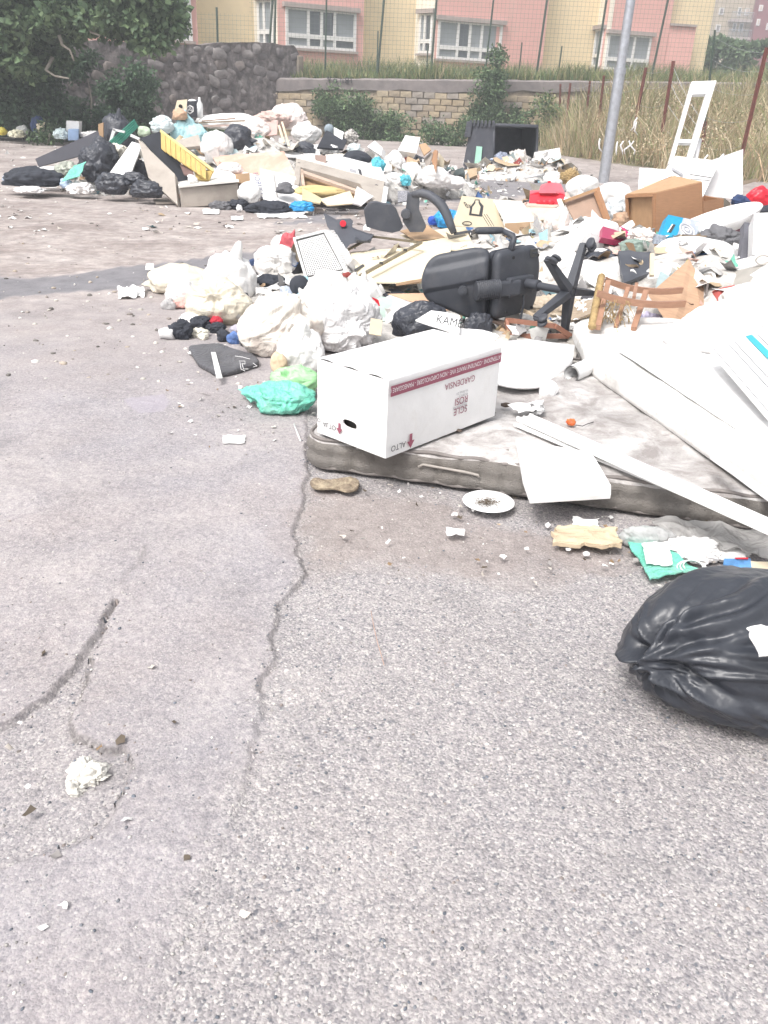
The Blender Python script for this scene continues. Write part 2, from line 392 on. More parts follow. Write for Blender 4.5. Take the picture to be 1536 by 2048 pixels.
def letters(s, o, xd, yd, size, m, parent, ext=0.0, sx=1.0, name='lettering'):
    """printed words as thin flat mesh; o = start of baseline, xd reading direction, yd letter-up direction"""
    cu = bpy.data.curves.new('t', 'FONT'); cu.body = s; cu.size = size; cu.extrude = ext
    to = bpy.data.objects.new('t', cu); COL.objects.link(to)
    bpy.context.view_layer.update(); dg = bpy.context.evaluated_depsgraph_get()
    me = bpy.data.meshes.new_from_object(to.evaluated_get(dg)); V = np.array([v.co[:] for v in me.vertices]); Fs = [tuple(p.vertices) for p in me.polygons]
    bpy.data.objects.remove(to); bpy.data.curves.remove(cu); bpy.data.meshes.remove(me)
    V[:, 0] *= sx; xd, yd = unit(xd), unit(yd)
    return add(name, frame(V, o, xd, yd, np.cross(xd, yd)), Fs, m, parent)
# ================================================================ THE SETTING
def inside(poly, X, Y):
    P_ = np.asarray(poly); r = np.zeros(X.shape, bool); n = len(P_)
    for i in range(n):
        x0, y0 = P_[i][:2]; x1, y1 = P_[(i + 1) % n][:2]
        if y0 == y1: continue
        c = ((y0 > Y) != (y1 > Y)) & (X < (x1 - x0) * (Y - y0) / (y1 - y0) + x0); r ^= c
    return r
def gp(px): return [g(x, y)[:2] for x, y in px]
LOWL = gp([(-160, 1500), (0, 1450), (40, 1435), (100, 1378), (150, 1325), (190, 1262), (232, 1200), (240, 1205), (200, 1280), (175, 1320), (165, 1370), (148, 1440), (158, 1465), (185, 1475), (205, 1492), (250, 1488), (260, 1540), (247, 1580), (205, 1645), (120, 1690), (0, 1740), (-160, 1760)])
LOWR = gp([(640, 640), (606, 800), (612, 870), (617, 930), (608, 975), (600, 1008), (583, 1040), (597, 1080), (606, 1130), (612, 1145), (575, 1180), (556, 1200), (549, 1290), (537, 1330), (522, 1380), (515, 1450), (500, 1540), (440, 1680), (380, 1800), (330, 2000), (330, 2300), (2400, 2300), (2400, 600), (1200, 560)])
STRIP = gp([(-500, 610), (0, 562), (130, 556), (250, 535), (350, 524), (430, 512), (520, 505), (540, 520), (400, 545), (330, 560), (250, 578), (100, 592), (0, 606), (-500, 640)])
STRIP2 = gp([(700, 395), (880, 372), (1000, 352), (1160, 350), (1200, 375), (1060, 395), (900, 405), (760, 420), (640, 440), (560, 446)])
PUD = gp([(255, 805), (330, 790), (345, 805), (320, 825), (270, 830)])
SOIL = gp([(622, 950), (700, 985), (860, 1000), (1010, 1050), (1200, 1080), (1290, 1090), (1250, 1140), (1100, 1160), (900, 1150), (760, 1130), (620, 1140), (600, 1060)])
def axis(a, b, st, grow, lim):
    c = list(np.arange(a, b, st)); s = st
    while c[-1] < lim: s *= grow; c.append(c[-1] + s)
    s = st; lo = []
    x = a
    while x > -lim: s *= grow; x -= s; lo.append(x)
    return np.array(lo[::-1] + c)
gx = axis(-1.75, 1.5, .0088, 1.05, 2500); gy = axis(.6, 4.3, .0088, 1.034, 3000)
GX, GY = np.meshgrid(gx, gy, indexing='ij'); P3 = np.stack([GX, GY, np.zeros_like(GX)], -1)
wob = np.stack([fbm(P3 * 9, 3, 1), fbm(P3 * 9 + 5, 3, 2)], -1) * .03
mL = inside(LOWL, GX + wob[..., 0], GY + wob[..., 1]); mR = inside(LOWR, GX + wob[..., 0], GY + wob[..., 1])
far = np.clip((GY - 5) / 4, 0, 1)
near = np.clip(1 - (np.abs(GX) + GY - 12) / 10, 0, 1)
HZ = .012 * fbm(P3 * .8, 3, 3) * near + .0045 * fbm(P3 * 30, 3, 4) * near + .006 * fbm(P3 * 5, 2, 8) * near
HZ = HZ - .02 * mL - .014 * mR * np.clip(1 - (1.9 - GY), 0.15, 1)
HZ[(GY > 45)] = 0
def soft(poly, sc, amp):
    return inside(poly, GX + amp * fbm(P3 * sc, 3, 11), GY + amp * fbm(P3 * sc + 7, 3, 12)).astype(float)
A_coarse = np.maximum(np.clip(sum(soft(LOWR, f_, a_) for f_, a_ in ((3, .06), (6, .16), (12, .10), (5, .26))) / 4, 0, 1) * (GY < 2.6) + mR * (GY >= 2.6), mL * .6)
A_dark = np.maximum(soft(STRIP, .8, .35), soft(STRIP2, .8, .8) * .8)
A_soil = np.clip(sum(soft(SOIL, f_, a_) for f_, a_ in ((3, .15), (5, .3), (9, .12), (4, .45), (14, .08))) / 5, 0, 1)
A_dirt = np.clip((GY - 4.5 + 1.5 * fbm(P3 * .5, 3, 5)) / 3, 0, 1) * (1 - A_dark)
A_pud = soft(PUD, 4, .05)
CR = np.zeros_like(GX); xs_, ys_ = GX + wob[..., 0], GY + wob[..., 1]; sel = (np.abs(GX) < 1.8) & (GY < 4.4)
def crackline(pts, w_, amt):
    global CR
    px_, py_ = xs_[sel], ys_[sel]; best = np.full(px_.shape, 9.)
    for (x0, y0), (x1, y1) in zip(pts[:-1], pts[1:]):
        dx, dy = x1 - x0, y1 - y0; t_ = np.clip(((px_ - x0) * dx + (py_ - y0) * dy) / (dx * dx + dy * dy + 1e-12), 0, 1); best = np.minimum(best, np.hypot(px_ - x0 - t_ * dx, py_ - y0 - t_ * dy))
    q_ = np.c_[px_ * 7, py_ * 7, 0 * px_]; md = np.clip(.25 + 1.3 * vn(q_, 91), 0, 1.2); v = amt * np.clip(md, .15, 1) * np.exp(-(best / (w_ * (.45 + .55 * md))) ** 2); CR[sel] = np.maximum(CR[sel], v)
crackline(LOWL[1:7], .006, .5); crackline(LOWL[8:20], .0075, .8); crackline(LOWR[2:15], .0065, .5)
crackline(gp([(240, 762), (300, 768), (370, 774), (420, 790)]), .012, .5); crackline(gp([(760, 1190), (840, 1200), (930, 1180), (1060, 1175)]), .010, .25); crackline(gp([(245, 1165), (290, 1120), (300, 1090)]), .010, .3)
HZ = HZ - .006 * CR
nxg, nyg = GX.shape
ii, jj = np.meshgrid(np.arange(nxg - 1), np.arange(nyg - 1), indexing='ij'); k0 = (ii * nyg + jj).ravel()
FG = np.stack([k0, k0 + nyg, k0 + nyg + 1, k0 + 1], 1)
def ground_mat():
    m = bpy.data.materials.new('worn_asphalt'); m.use_nodes = True; t = m.node_tree; N = t.nodes; L = t.links; b = N['Principled BSDF']
    geo = N.new('ShaderNodeNewGeometry'); pos = geo.outputs['Position']
    def attr(n): a_ = N.new('ShaderNodeAttribute'); a_.attribute_name = n; return a_.outputs['Fac']
    def noise(s, det=6, ro=.6, dist=0): n = N.new('ShaderNodeTexNoise'); n.inputs['Scale'].default_value = s; n.inputs['Detail'].default_value = det; n.inputs['Roughness'].default_value = ro; n.inputs['Distortion'].default_value = dist; L.new(pos, n.inputs['Vector']); return n.outputs['Fac']
    def ramp(f, st):
        r = N.new('ShaderNodeValToRGB'); e_ = r.color_ramp.elements
        for i, (p, c) in enumerate(st):
            q = e_[i] if i < 2 else e_.new(p); q.position = p; q.color = (*c, 1) if len(c) == 3 else c
        L.new(f, r.inputs[0]); return r.outputs[0]
    def mix(f, a_, b_, mode='MIX'):
        x = N.new('ShaderNodeMix'); x.data_type = 'RGBA'; x.blend_type = mode
        (L.new(f, x.inputs[0]) if not isinstance(f, float) else setattr(x.inputs[0], 'default_value', f))
        for s, v in ((6, a_), (7, b_)):
            if isinstance(v, tuple): x.inputs[s].default_value = (*v, 1)
            else: L.new(v, x.inputs[s])
        return x.outputs[2]
    def math_(op, a_, b_=None):
        x = N.new('ShaderNodeMath'); x.operation = op
        for s, v in ((0, a_), (1, b_)):
            if v is None: continue
            if isinstance(v, (int, float)): x.inputs[s].default_value = v
            else: L.new(v, x.inputs[s])
        return x.outputs[0]
    def voro(s, feat='F1'):
        wv = N.new('ShaderNodeVectorMath'); wv.operation = 'ADD'
        nn = N.new('ShaderNodeTexNoise'); nn.inputs['Scale'].default_value = s * .7; L.new(pos, nn.inputs['Vector'])
        sc_ = N.new('ShaderNodeVectorMath'); sc_.operation = 'SCALE'; sc_.inputs['Scale'].default_value = .9 / s; L.new(nn.outputs['Color'], sc_.inputs[0])
        L.new(pos, wv.inputs[0]); L.new(sc_.outputs[0], wv.inputs[1])
        v = N.new('ShaderNodeTexVoronoi'); v.inputs['Scale'].default_value = s; v.feature = feat; L.new(wv.outputs[0], v.inputs['Vector']); return v
    base = ramp(noise(3.0, 8, .65), [(.3, (.275, .254, .264)), (.7, (.395, .366, .374))])
    lil = ramp(noise(1.3, 4), [(.35, (.93, .95, 1.0)), (.65, (1.0, .96, .94))]); base = mix(1.0, base, lil, 'MULTIPLY')
    # fine aggregate
    v1 = voro(190); sep = N.new('ShaderNodeSeparateColor'); L.new(v1.outputs['Color'], sep.inputs[0])
    st1 = ramp(sep.outputs[0], [(.0, (.14, .14, .155)), (.14, (.22, .21, .215)), (.5, (.31, .29, .29)), (.85, (.42, .397, .388)), (1, (.56, .54, .51))])
    v2 = voro(98); sep2 = N.new('ShaderNodeSeparateColor'); L.new(v2.outputs['Color'], sep2.inputs[0])
    st2 = ramp(sep2.outputs[1], [(.0, (.09, .10, .12)), (.10, (.16, .165, .185)), (.17, (.29, .275, .28)), (.8, (.38, .355, .355)), (1, (.62, .60, .57))])
    co_ = attr('coarse')
    fineamt = math_('ADD', math_('MULTIPLY', co_, .45), .35)
    c1 = mix(fineamt, base, st1)
    edge2 = ramp(v2.outputs['Distance'], [(.25, (1, 1, 1)), (.55, (0, 0, 0))])
    k2 = math_('MULTIPLY', edge2, math_('ADD', math_('MULTIPLY', co_, .36), .30))
    c2 = mix(k2, c1, st2)
    v3 = voro(46); sep3 = N.new('ShaderNodeSeparateColor'); L.new(v3.outputs['Color'], sep3.inputs[0])
    pick = ramp(sep3.outputs[2], [(.86, (0, 0, 0)), (.88, (1, 1, 1))]); e3 = ramp(v3.outputs['Distance'], [(.22, (1, 1, 1)), (.36, (0, 0, 0))])
    tone = ramp(sep3.outputs[0], [(.0, (.10, .11, .135)), (.6, (.17, .175, .19)), (.8, (.55, .52, .49)), (1, (.64, .61, .58))])
    c2 = mix(math_('MULTIPLY', math_('MULTIPLY', pick, e3), math_('ADD', math_('MULTIPLY', co_, .55), .2)), c2, tone)
    # patches of pale dust and of darker binder
    dust = ramp(noise(1.1, 8, .7, .5), [(.5, (0, 0, 0)), (.72, (.6, .6, .6))]); c3 = mix(dust, c2, (.48, .445, .435))
    dk = ramp(noise(2.4, 6, .6), [(.58, (0, 0, 0)), (.74, (.45, .45, .45))]); c3 = mix(dk, c3, (.20, .19, .19))
    n70 = noise(55, 4, .7); sp = ramp(n70, [(.30, (.70, .70, .73)), (.5, (1, 1, 1)), (.72, (1.25, 1.22, 1.2))]); c3 = mix(.8, c3, sp, 'MULTIPLY')
    soil = ramp(noise(14, 8, .7), [(.3, (.19, .155, .14)), (.7, (.35, .30, .28))]); c3 = mix(math_('MULTIPLY', attr('soil'), .6), c3, soil)
    dirt = ramp(noise(.9, 10, .72, .3), [(.3, (.21, .17, .155)), (.5, (.345, .30, .28)), (.72, (.52, .475, .45))])
    dsp = ramp(noise(7, 8, .75), [(.32, (.62, .62, .63)), (.5, (1.0, 1.0, 1.0)), (.68, (1.5, 1.5, 1.5))]); dirt = mix(1.0, dirt, dsp, 'MULTIPLY')
    c4 = mix(math_('MULTIPLY', attr('dirt'), .85), c3, dirt)
    dark = ramp(noise(6, 8, .7), [(.3, (.13, .13, .142)), (.7, (.225, .22, .235))]); c5 = mix(math_('MULTIPLY', attr('dark'), .8), c4, dark)
    c6 = mix(math_('MULTIPLY', attr('wet'), .55), c5, (.36, .33, .38))
    c6 = mix(attr('crack'), c6, (.085, .078, .075)); L.new(c6, b.inputs['Base Color']); b.inputs['Roughness'].default_value = .88; b.inputs['Specular IOR Level'].default_value = .25
    h1 = math_('MULTIPLY', v2.outputs['Distance'], -1.0); hh = math_('ADD', math_('MULTIPLY', h1, math_('ADD', math_('MULTIPLY', co_, .7), .3)), math_('MULTIPLY', n70, .6))
    hh = math_('ADD', hh, math_('MULTIPLY', math_('MULTIPLY', v1.outputs['Distance'], -.5), 1.0))
    bp = N.new('ShaderNodeBump'); bp.inputs['Strength'].default_value = .5; bp.inputs['Distance'].default_value = .005; L.new(hh, bp.inputs['Height']); L.new(bp.outputs[0], b.inputs['Normal'])
    return m
add('ground', P3.reshape(-1, 3) + np.stack([np.zeros_like(HZ), np.zeros_like(HZ), HZ], -1).reshape(-1, 3), FG, ground_mat(), kind='structure', smooth=True,
    attr={'coarse': A_coarse.ravel(), 'dark': A_dark.ravel(), 'soil': A_soil.ravel(), 'dirt': A_dirt.ravel(), 'wet': A_pud.ravel(), 'crack': CR.ravel()})
def gz(x, y):
    p = np.array([[x, y, 0.]]); return float(.012 * fbm(p * .8, 3, 3)[0] * min(1, max(0, 1 - (abs(x) + y - 12) / 10))) - (.02 if inside(LOWL, np.array([x]), np.array([y]))[0] else 0)
# loose stones: real pebbles, thousands
def vcol_mat(name, rough=.8, trans=0.0, bump=.2, bs=80):
    if name in MATS: return MATS[name]
    m = bpy.data.materials.new(name); m.use_nodes = True; N = m.node_tree.nodes; L = m.node_tree.links; b = N['Principled BSDF']
    a_ = N.new('ShaderNodeAttribute'); a_.attribute_name = 'tint'
    n = N.new('ShaderNodeTexNoise'); n.inputs['Scale'].default_value = bs; tc = N.new('ShaderNodeTexCoord'); L.new(tc.outputs['Object'], n.inputs[0])
    r = N.new('ShaderNodeMapRange'); r.inputs[3].default_value = .8; r.inputs[4].default_value = 1.2; L.new(n.outputs[0], r.inputs[0])
    x = N.new('ShaderNodeVectorMath'); x.operation = 'SCALE'; L.new(a_.outputs['Color'], x.inputs[0]); L.new(r.outputs[0], x.inputs['Scale'])
    L.new(x.outputs[0], b.inputs['Base Color']); b.inputs['Roughness'].default_value = rough; b.inputs['Specular IOR Level'].default_value = .25
    if trans:
        ts = N.new('ShaderNodeBsdfTranslucent'); L.new(x.outputs[0], ts.inputs[0]); ms = N.new('ShaderNodeMixShader'); ms.inputs[0].default_value = trans
        L.new(b.outputs[0], ms.inputs[1]); L.new(ts.outputs[0], ms.inputs[2]); L.new(ms.outputs[0], N['Material Output'].inputs[0])
    MATS[name] = m; return m
def pebbles(name, xy, rad, cols, seed, label, sink=.35):
    rg = np.random.RandomState(seed); D_, Fi = ico(1); n = len(xy); nv = len(D_)
    sc_ = rad[:, None] * rg.uniform(.6, 1.2, (n, 3)) * [1, 1, .6]
    V = D_[None] * (1 + .22 * rg.uniform(-1, 1, (n, nv, 1))) * sc_[:, None]
    an = rg.uniform(0, 6.28, n); ca, sa = np.cos(an)[:, None], np.sin(an)[:, None]
    V = np.stack([V[..., 0] * ca - V[..., 1] * sa, V[..., 0] * sa + V[..., 1] * ca, V[..., 2]], -1)
    V = V + np.c_[xy, rad * (.6 - sink) * .6][:, None]
    Fs = (Fi[None] + (np.arange(n) * nv)[:, None, None]).reshape(-1, 3)
    c = cols[rg.choice(len(cols), n)] * rg.uniform(.75, 1.25, (n, 1))
    return add(name, V.reshape(-1, 3), Fs, vcol_mat('stone_tint'), label=label, cat='gravel', kind='stuff', attr={'tint': np.repeat(c, nv, 0)}, smooth=True)
rg = np.random.RandomState(3)
SCOL = np.array([(.13, .145, .17), (.18, .19, .21), (.30, .285, .28), (.38, .36, .35), (.46, .44, .42), (.62, .60, .56), (.27, .235, .22), (.40, .37, .37)])
n = 11000; yy = .75 + 3.6 * rg.rand(n) ** 1.15; xx = rg.uniform(-.62, .62, n) * (yy * 1.02 + .35)
hz = np.interp(rg.rand(n), [0, 1], [0, 0]); keep = rg.rand(n) < (.35 + .65 * inside(LOWR, xx, yy) + .3 * inside(LOWL, xx, yy)); xx, yy = xx[keep], yy[keep]
ps = pebbles('loose_gravel', np.c_[xx, yy], .0016 + .0040 * rg.rand(len(xx)) ** 3.0, SCOL, 5, 'small loose grey and pale stones strewn over the near asphalt')
def lift(o):
    me = o.data; c = np.empty(len(me.vertices) * 3); me.vertices.foreach_get('co', c); c = c.reshape(-1, 3); wx = c + OFF[o.name]
    z = .012 * fbm(np.c_[wx[:, :2], 0 * wx[:, 0]] * .8, 3, 3) + .006 * fbm(np.c_[wx[:, :2], 0 * wx[:, 0]] * 5, 2, 8) - .02 * inside(LOWL, wx[:, 0], wx[:, 1]) - .014 * inside(LOWR, wx[:, 0], wx[:, 1]) * np.clip(1 - (1.9 - wx[:, 1]), .15, 1)
    c[:, 2] += z; me.vertices.foreach_set('co', c.ravel())
lift(ps)
# stones gathered along the broken edges of the asphalt
ed = []
for poly, a_, b_ in ((LOWL, 1, 19), (LOWR, 1, 16)):
    for i in range(a_, b_):
        if poly is LOWR and i < 2: continue
        p, q = np.array(poly[i]), np.array(poly[i + 1]); k = int(np.linalg.norm(q - p) * 110) + 2
        t = rg.rand(k)[:, None]; ed.append(p + (q - p) * t + rg.normal(0, .018, (k, 2)))
ed = np.vstack(ed); ps = pebbles('edge_gravel', ed, .0018 + .0045 * rg.rand(len(ed)) ** 3, SCOL, 6, 'crumbled stones collected along the broken asphalt edges'); lift(ps)
n = 5200; yy = 4.5 + 24 * rg.rand(n) ** 1.3; xx = rg.uniform(-.75, .35, n) * yy
pebbles('far_gravel', np.c_[xx, yy], .004 + .022 * rg.rand(n) ** 4, np.array([(.5, .47, .43), (.6, .58, .55), (.3, .27, .25), (.15, .14, .13), (.42, .36, .3)]), 8, 'pale stones and crumbs on the dirt of the far yard')
# ---------------------------------------------------------------- raised ground behind the walls
def terrain(name, xs, ys, zf, m):
    X, Y = np.meshgrid(xs, ys, indexing='ij'); Z = zf(X, Y); a_, b_ = X.shape
    i, j = np.meshgrid(np.arange(a_ - 1), np.arange(b_ - 1), indexing='ij'); k = (i * b_ + j).ravel()
    return add(name, np.stack([X, Y, Z], -1).reshape(-1, 3), np.stack([k, k + b_, k + b_ + 1, k + 1], 1), m, kind='structure', smooth=True)
BANKM = M('bank_earth', (.20, .17, .11), .95, .3, 1.5, .6, 8, dirt=(.10, .13, .05), dsc=1, damt=.6)
terrain('bank', np.linspace(-40, 60, 101), np.linspace(38.45, 75, 38), lambda X, Y: 2.05 + np.clip((X + 6) * .02, -.3, .8) + .15 * fbm(np.stack([X, Y, 0 * X], -1) * .4, 3, 2) - .0 * Y, BANKM)
def slope_z(X, Y):
    base = np.clip((Y - 21.5 - np.clip(9.5 - X, 0, 4) * 2.2) / 17, 0, 1) * 1.5
    return np.where(X > 5.2, base, 0) * np.clip((X - 5.2) / 2.5, 0, 1) + .004
terrain('weedy_slope', np.linspace(5, 40, 60), np.linspace(20, 38.0, 40), lambda X, Y: slope_z(X, Y) + .05 * fbm(np.stack([X, Y, 0 * X], -1) * 1.3, 3, 2) - .03, BANKM)
# ---------------------------------------------------------------- walls
MORTAR = M('old_mortar', (.33, .275, .215), .95, .25, 5, .7, 30, dirt=(.13, .12, .11), dsc=2, damt=.6)
TUFA = [M('tufa_%s' % k, c, .95, .18, 7, .7, 25, dirt=(.19, .16, .14), dsc=2, damt=.5) for k, c in (('ochre', (.39, .315, .215)), ('pale', (.42, .35, .25)), ('brown', (.33, .27, .20)), ('grey', (.31, .275, .24)))]
PLASTER = M('grey_render', (.25, .22, .215), .95, .15, 3, .5, 25, dirt=(.14, .13, .13), dsc=1.5, damt=.6)
W0, W1 = d(507, 150, 38.0), d(1700, 190, 38.0)
wallt = thing('block_wall', (W0[0], 38, 0), 'long ochre block retaining wall with grey rendered coping below the pink school', 'wall')
xa, xb = W0[0], W1[0]
def wtop(x): return 2.12 + (x - xa) * .027
V, Fs = para((xa, 38.02, -.3), (xb, 38.02, -.3), (xa, 38.4, -.3), (xa, 38.02, 2.0)); V[V[:, 2] > 1, 2] = [wtop(v[0]) - .1 for v in V if v[2] > 1]
add('wall_core', V, Fs, MORTAR, wallt)
nx = 160; xs = np.linspace(xa, xb, nx)
top = np.array([wtop(x) for x in xs]); lowr = top - .42 - .05 * fbm(np.c_[xs * .8, 0 * xs, 0 * xs], 3, 5) * 2
yo = 37.93 + .03 * fbm(np.c_[xs * 2, 0 * xs, 0 * xs + 3], 3, 6)
Vt = np.vstack([np.c_[xs, yo, lowr], np.c_[xs, yo - .02, top - .06 + .02 * fbm(np.c_[xs * 3, xs, 0 * xs], 2, 9)], np.c_[xs, yo + .06, top + .03 * fbm(np.c_[xs * 2, xs, 0 * xs], 2, 4)], np.c_[xs, yo * 0 + 38.45, top]])
Fs = [(r * nx + i, r * nx + i + 1, (r + 1) * nx + i + 1, (r + 1) * nx + i) for r in range(3) for i in range(nx - 1)] + [tuple([0, nx, 2 * nx, 3 * nx])]
add('rendered_coping', Vt, Fs, PLASTER, wallt, smooth=False, autos=40)
rb = random.Random(4); bms = []
def rough_block(w_, h_, dd, s):
    V, Fs = bx((0, 0, 0), X_, Y_, Z_, w_, dd, h_, .02); V = V + (np.random.RandomState(s).rand(*V.shape) - .5) * .022
    return V, Fs
protos = []
for k in range(8):
    V, Fs = rough_block(.468, .225, .14, k); o = add('block', V + OFF[wallt.name], Fs, TUFA[k % 4], wallt); o.location = (0, 0, 0); protos.append(o)
OFF0 = OFF[wallt.name]
cnt = 0; row = 0; z = .08
while z < 2.3:
    x = xa + .25 - (.24 if row % 2 else 0)
    while x < d(1190, 200, 38)[0]:
        if z + .13 < wtop(x) - .40:
            src = protos[rb.choice([0, 1, 4, 5, 0, 1, 2, 6, 3, 7])]
            o = src if cnt < 0 else src.copy()
            COL.objects.link(o); o.parent = wallt
            missing = rb.random() < .02
            o.location = (x - OFF0[0], 37.99 + rb.uniform(-.02, .03) + (.1 if missing else 0) - OFF0[1], z - OFF0[2] + rb.uniform(-.008, .008)); o.rotation_euler = (rb.uniform(-.03, .03), rb.uniform(-.02, .02), rb.uniform(-.03, .03))
            o.scale = (rb.uniform(.92, 1.02), 1, rb.uniform(.95, 1.03)); cnt += 1
        x += .48
    z += .235; row += 1
for o in protos: bpy.data.objects.remove(o)
tg = add('graffiti', *join(tube([(d(655 + 1.0 * i, 158 + 0, 37.86) + [0, 0, .10 * math.sin(i * 1.1)]) for i in range(8)], .018, 5), tube([(d(670 + 4 * math.cos(t), 162 + 4 * math.sin(t), 37.86)) for t in np.linspace(0, 6.2, 9)], .018, 5), tube([d(680, 166, 37.86), d(682, 157, 37.86), d(686, 159, 37.86), d(686, 166, 37.86)], .018, 5), tube([(d(694 + 4 * math.sin(2 * t), 161 + 5 * math.cos(t), 37.86)) for t in np.linspace(0, 6.2, 12)], .018, 5), tube([d(702, 156, 37.86), d(703, 166, 37.86)], .018, 5)), INK, wallt)
# dark rubble stone wall on the left
RUB = [M('lava_%s' % k, c, .95, .25, 8, .9, 20, dirt=(.06, .055, .055), dsc=3, damt=.5) for k, c in (('grey', (.20, .18, .178)), ('dark', (.155, .14, .14)), ('brown', (.20, .172, .16)), ('pale', (.23, .21, .205)))]
A0 = d(-260, 200, 27.0); A1 = d(598, 200, 38.9); A0[2] = A1[2] = 0
ln = A1 - A0; LW = np.linalg.norm(ln); ex = ln / LW; eyv = np.cross(Z_, ex)
rw = thing('rubble_wall', A0, 'tall dark rubble stone wall behind the far rubbish heap, beside the tree', 'wall')
nu, nv_ = 200, 26
U, Vv = np.meshgrid(np.linspace(0, LW, nu), np.linspace(-.2, 1, nv_), indexing='ij')
tp = np.interp(U / LW, [0, .62, .74, .9, .985, 1], [2.9, 3.0, 3.15, 3.35, 3.38, 3.1]) + .12 * fbm(np.stack([U * 1.2, 0 * U, 0 * U], -1), 3, 8)
Zw = Vv * tp; q = np.stack([U, 0 * U, Zw], -1)
dpt = .16 * crease(q * 3.0, 3, 4) + .10 * np.clip(fbm(q * 1.1, 3, 6), -1, .2)
Pf = A0 + U[..., None] * ex + Zw[..., None] * Z_ - eyv * (.0 - 0 * dpt[..., None]) + (-eyv) * dpt[..., None]
i, j = np.meshgrid(np.arange(nu - 1), np.arange(nv_ - 1), indexing='ij'); k = (i * nv_ + j).ravel()
Fr = [tuple(q_) for q_ in np.stack([k, k + nv_, k + nv_ + 1, k + 1], 1)]
LT = (A0 + U[:, -1:] * ex + tp[:, -1:] * Z_ + eyv * .6); Vall = np.vstack([Pf.reshape(-1, 3), LT]); b0 = nu * nv_
Fr += [(a_ * nv_ + nv_ - 1, (a_ + 1) * nv_ + nv_ - 1, b0 + a_ + 1, b0 + a_) for a_ in range(nu - 1)]
add('wall_core', Vall, Fr, M('rubble_mortar', (.22, .195, .19), .95, .45, 6, .9, 14, dirt=(.05, .045, .045), dsc=2.6, damt=.75), rw, autos=50)
V, Fs = bx(A1 + eyv * .3 + Z_ * 1.45, ex, eyv, Z_, .3, .9, 3.1, .05); add('wall_end', V, Fs, MORTAR, rw)
sp_ = []
for k in range(10):
    D_, Fi = ico(2); rs = np.random.RandomState(40 + k)
    Vs = D_ * (1 + .25 * fbm(D_ * 1.5 + k * 3, 2, k)[:, None] * 2) ; Vs = np.sign(Vs) * np.abs(Vs) ** .55 * [.24, .055, .15] * (1 + .30 * rs.rand(len(Vs), 1))
    o = add('stone', Vs + A0, Fi, RUB[k % 4], rw); sp_.append(o)
pts = []
for _ in range(14000):
    u_ = rb.uniform(5.5, LW - .2); z_ = rb.uniform(.1, 3.3)
    if z_ > np.interp(u_ / LW, [0, .62, .74, .9, 1], [2.75, 2.85, 3.0, 3.2, 3.2]): continue
    if all((u_ - a_) ** 2 / .21 + (z_ - b_) ** 2 / .088 > 1 for a_, b_ in pts): pts.append((u_, z_))
    if len(pts) >= 292: break
for u_, z_ in pts:
    o = rb.choice(sp_).copy(); COL.objects.link(o); o.parent = rw
    p = ex * u_ + Z_ * z_ - eyv * (rb.uniform(-.03, .04)); o.location = p; s = rb.uniform(.6, 1.35)
    o.rotation_euler = (rb.uniform(-.12, .12), rb.uniform(-.35, .35), math.atan2(ex[1], ex[0]) + rb.uniform(-.3, .3)); o.scale = (s, s, s * rb.uniform(.8, 1.1))
for o in sp_: bpy.data.objects.remove(o)
# ---------------------------------------------------------------- pink and yellow school building
PINK = M('pink_render', (.68, .38, .34), .9, .05, 2, .15, 30, dirt=(.50, .40, .33), dsc=.7, damt=.25); YEL = M('yellow_render', (.78, .64, .42), .9, .05, 2, .15, 30, dirt=(.50, .40, .33), dsc=.7, damt=.25)
CRM = M('cream_render', (.76, .70, .60), .9, .05, 2, .15, 30, dirt=(.50, .40, .33), dsc=.7, damt=.25); GRIME = M('sill_stone', (.38, .32, .30), .85, .15, 4, .2, 30)
WFR = M('white_window_frame', (.72, .71, .70), .5, .04, 6, .02, 30); SHUT = M('grey_blind', (.26, .28, .30), .7, .1, 2, .1, 40, aniso=(1, 1, 30))
GLS = M('window_glass', (.075, .085, .10), .08, .2, 1.5, .03, 2, spec=.8)
def Yb(px): return 48 + (px - 571) / 712 * 10
def XY(px, dy=0, py=110):
    p = d(px, py, Yb(px) + dy); return p[:2]
school = thing('school_building', (*XY(760), 2), 'long pink and yellow building with white framed windows above the block wall', 'building')
def wallseg(p0, p1, z0, z1, m, name='wall_panel', th=.3):
    p0, p1 = np.array([*p0, 0.]), np.array([*p1, 0.]); n_ = unit(np.cross(p1 - p0, Z_)) * -1
    return add(name, *para(p0 + Z_ * z0, p1 + Z_ * z0, p0 + n_ * th + Z_ * z0, p0 + Z_ * z1), m, school)
def xyz(px, py, Y): return d(px, py, Y)
z0, z1 = 1.2, 9.5
R = 1.6
plan = [(-500, 0, -60, 0, CRM), (-60, 0, 322, 0, PINK), (322, 0.0, 398, 0, PINK), (398, .05, 400, R, YEL), (400, R, 510, R, YEL), (510, R, 556, 0, CRM), (556, 0, 726, 0, PINK), (726, .05, 728, R, YEL), (728, R, 828, R, YEL), (828, R, 868, 0, CRM), (868, 0, 1086, 0, PINK), (1086, .05, 1088, R, YEL), (1088, R, 1187, R, YEL), (1187, R, 1206, 0, CRM), (1206, 0, 1330, 0, PINK)]
for a_, da, b_, db, m in plan: wallseg(XY(a_, da), XY(b_, db), z0, z1, m)
pe = XY(1330, .1); pf = XY(1383, -.2); wallseg(pe, pf, z0, d(1350, 52, Yb(1350))[2], PINK); add('ledge', *para([*pe, d(1350, 52, Yb(1350))[2]] - Y_ * .15, [*pf, d(1350, 52, Yb(1350))[2]] - Y_ * .15, [*pe, d(1350, 52, Yb(1350))[2]] + Y_ * 1.2, [*pe, d(1350, 52, Yb(1350))[2] + .12] - Y_ * .15), GRIME, school)
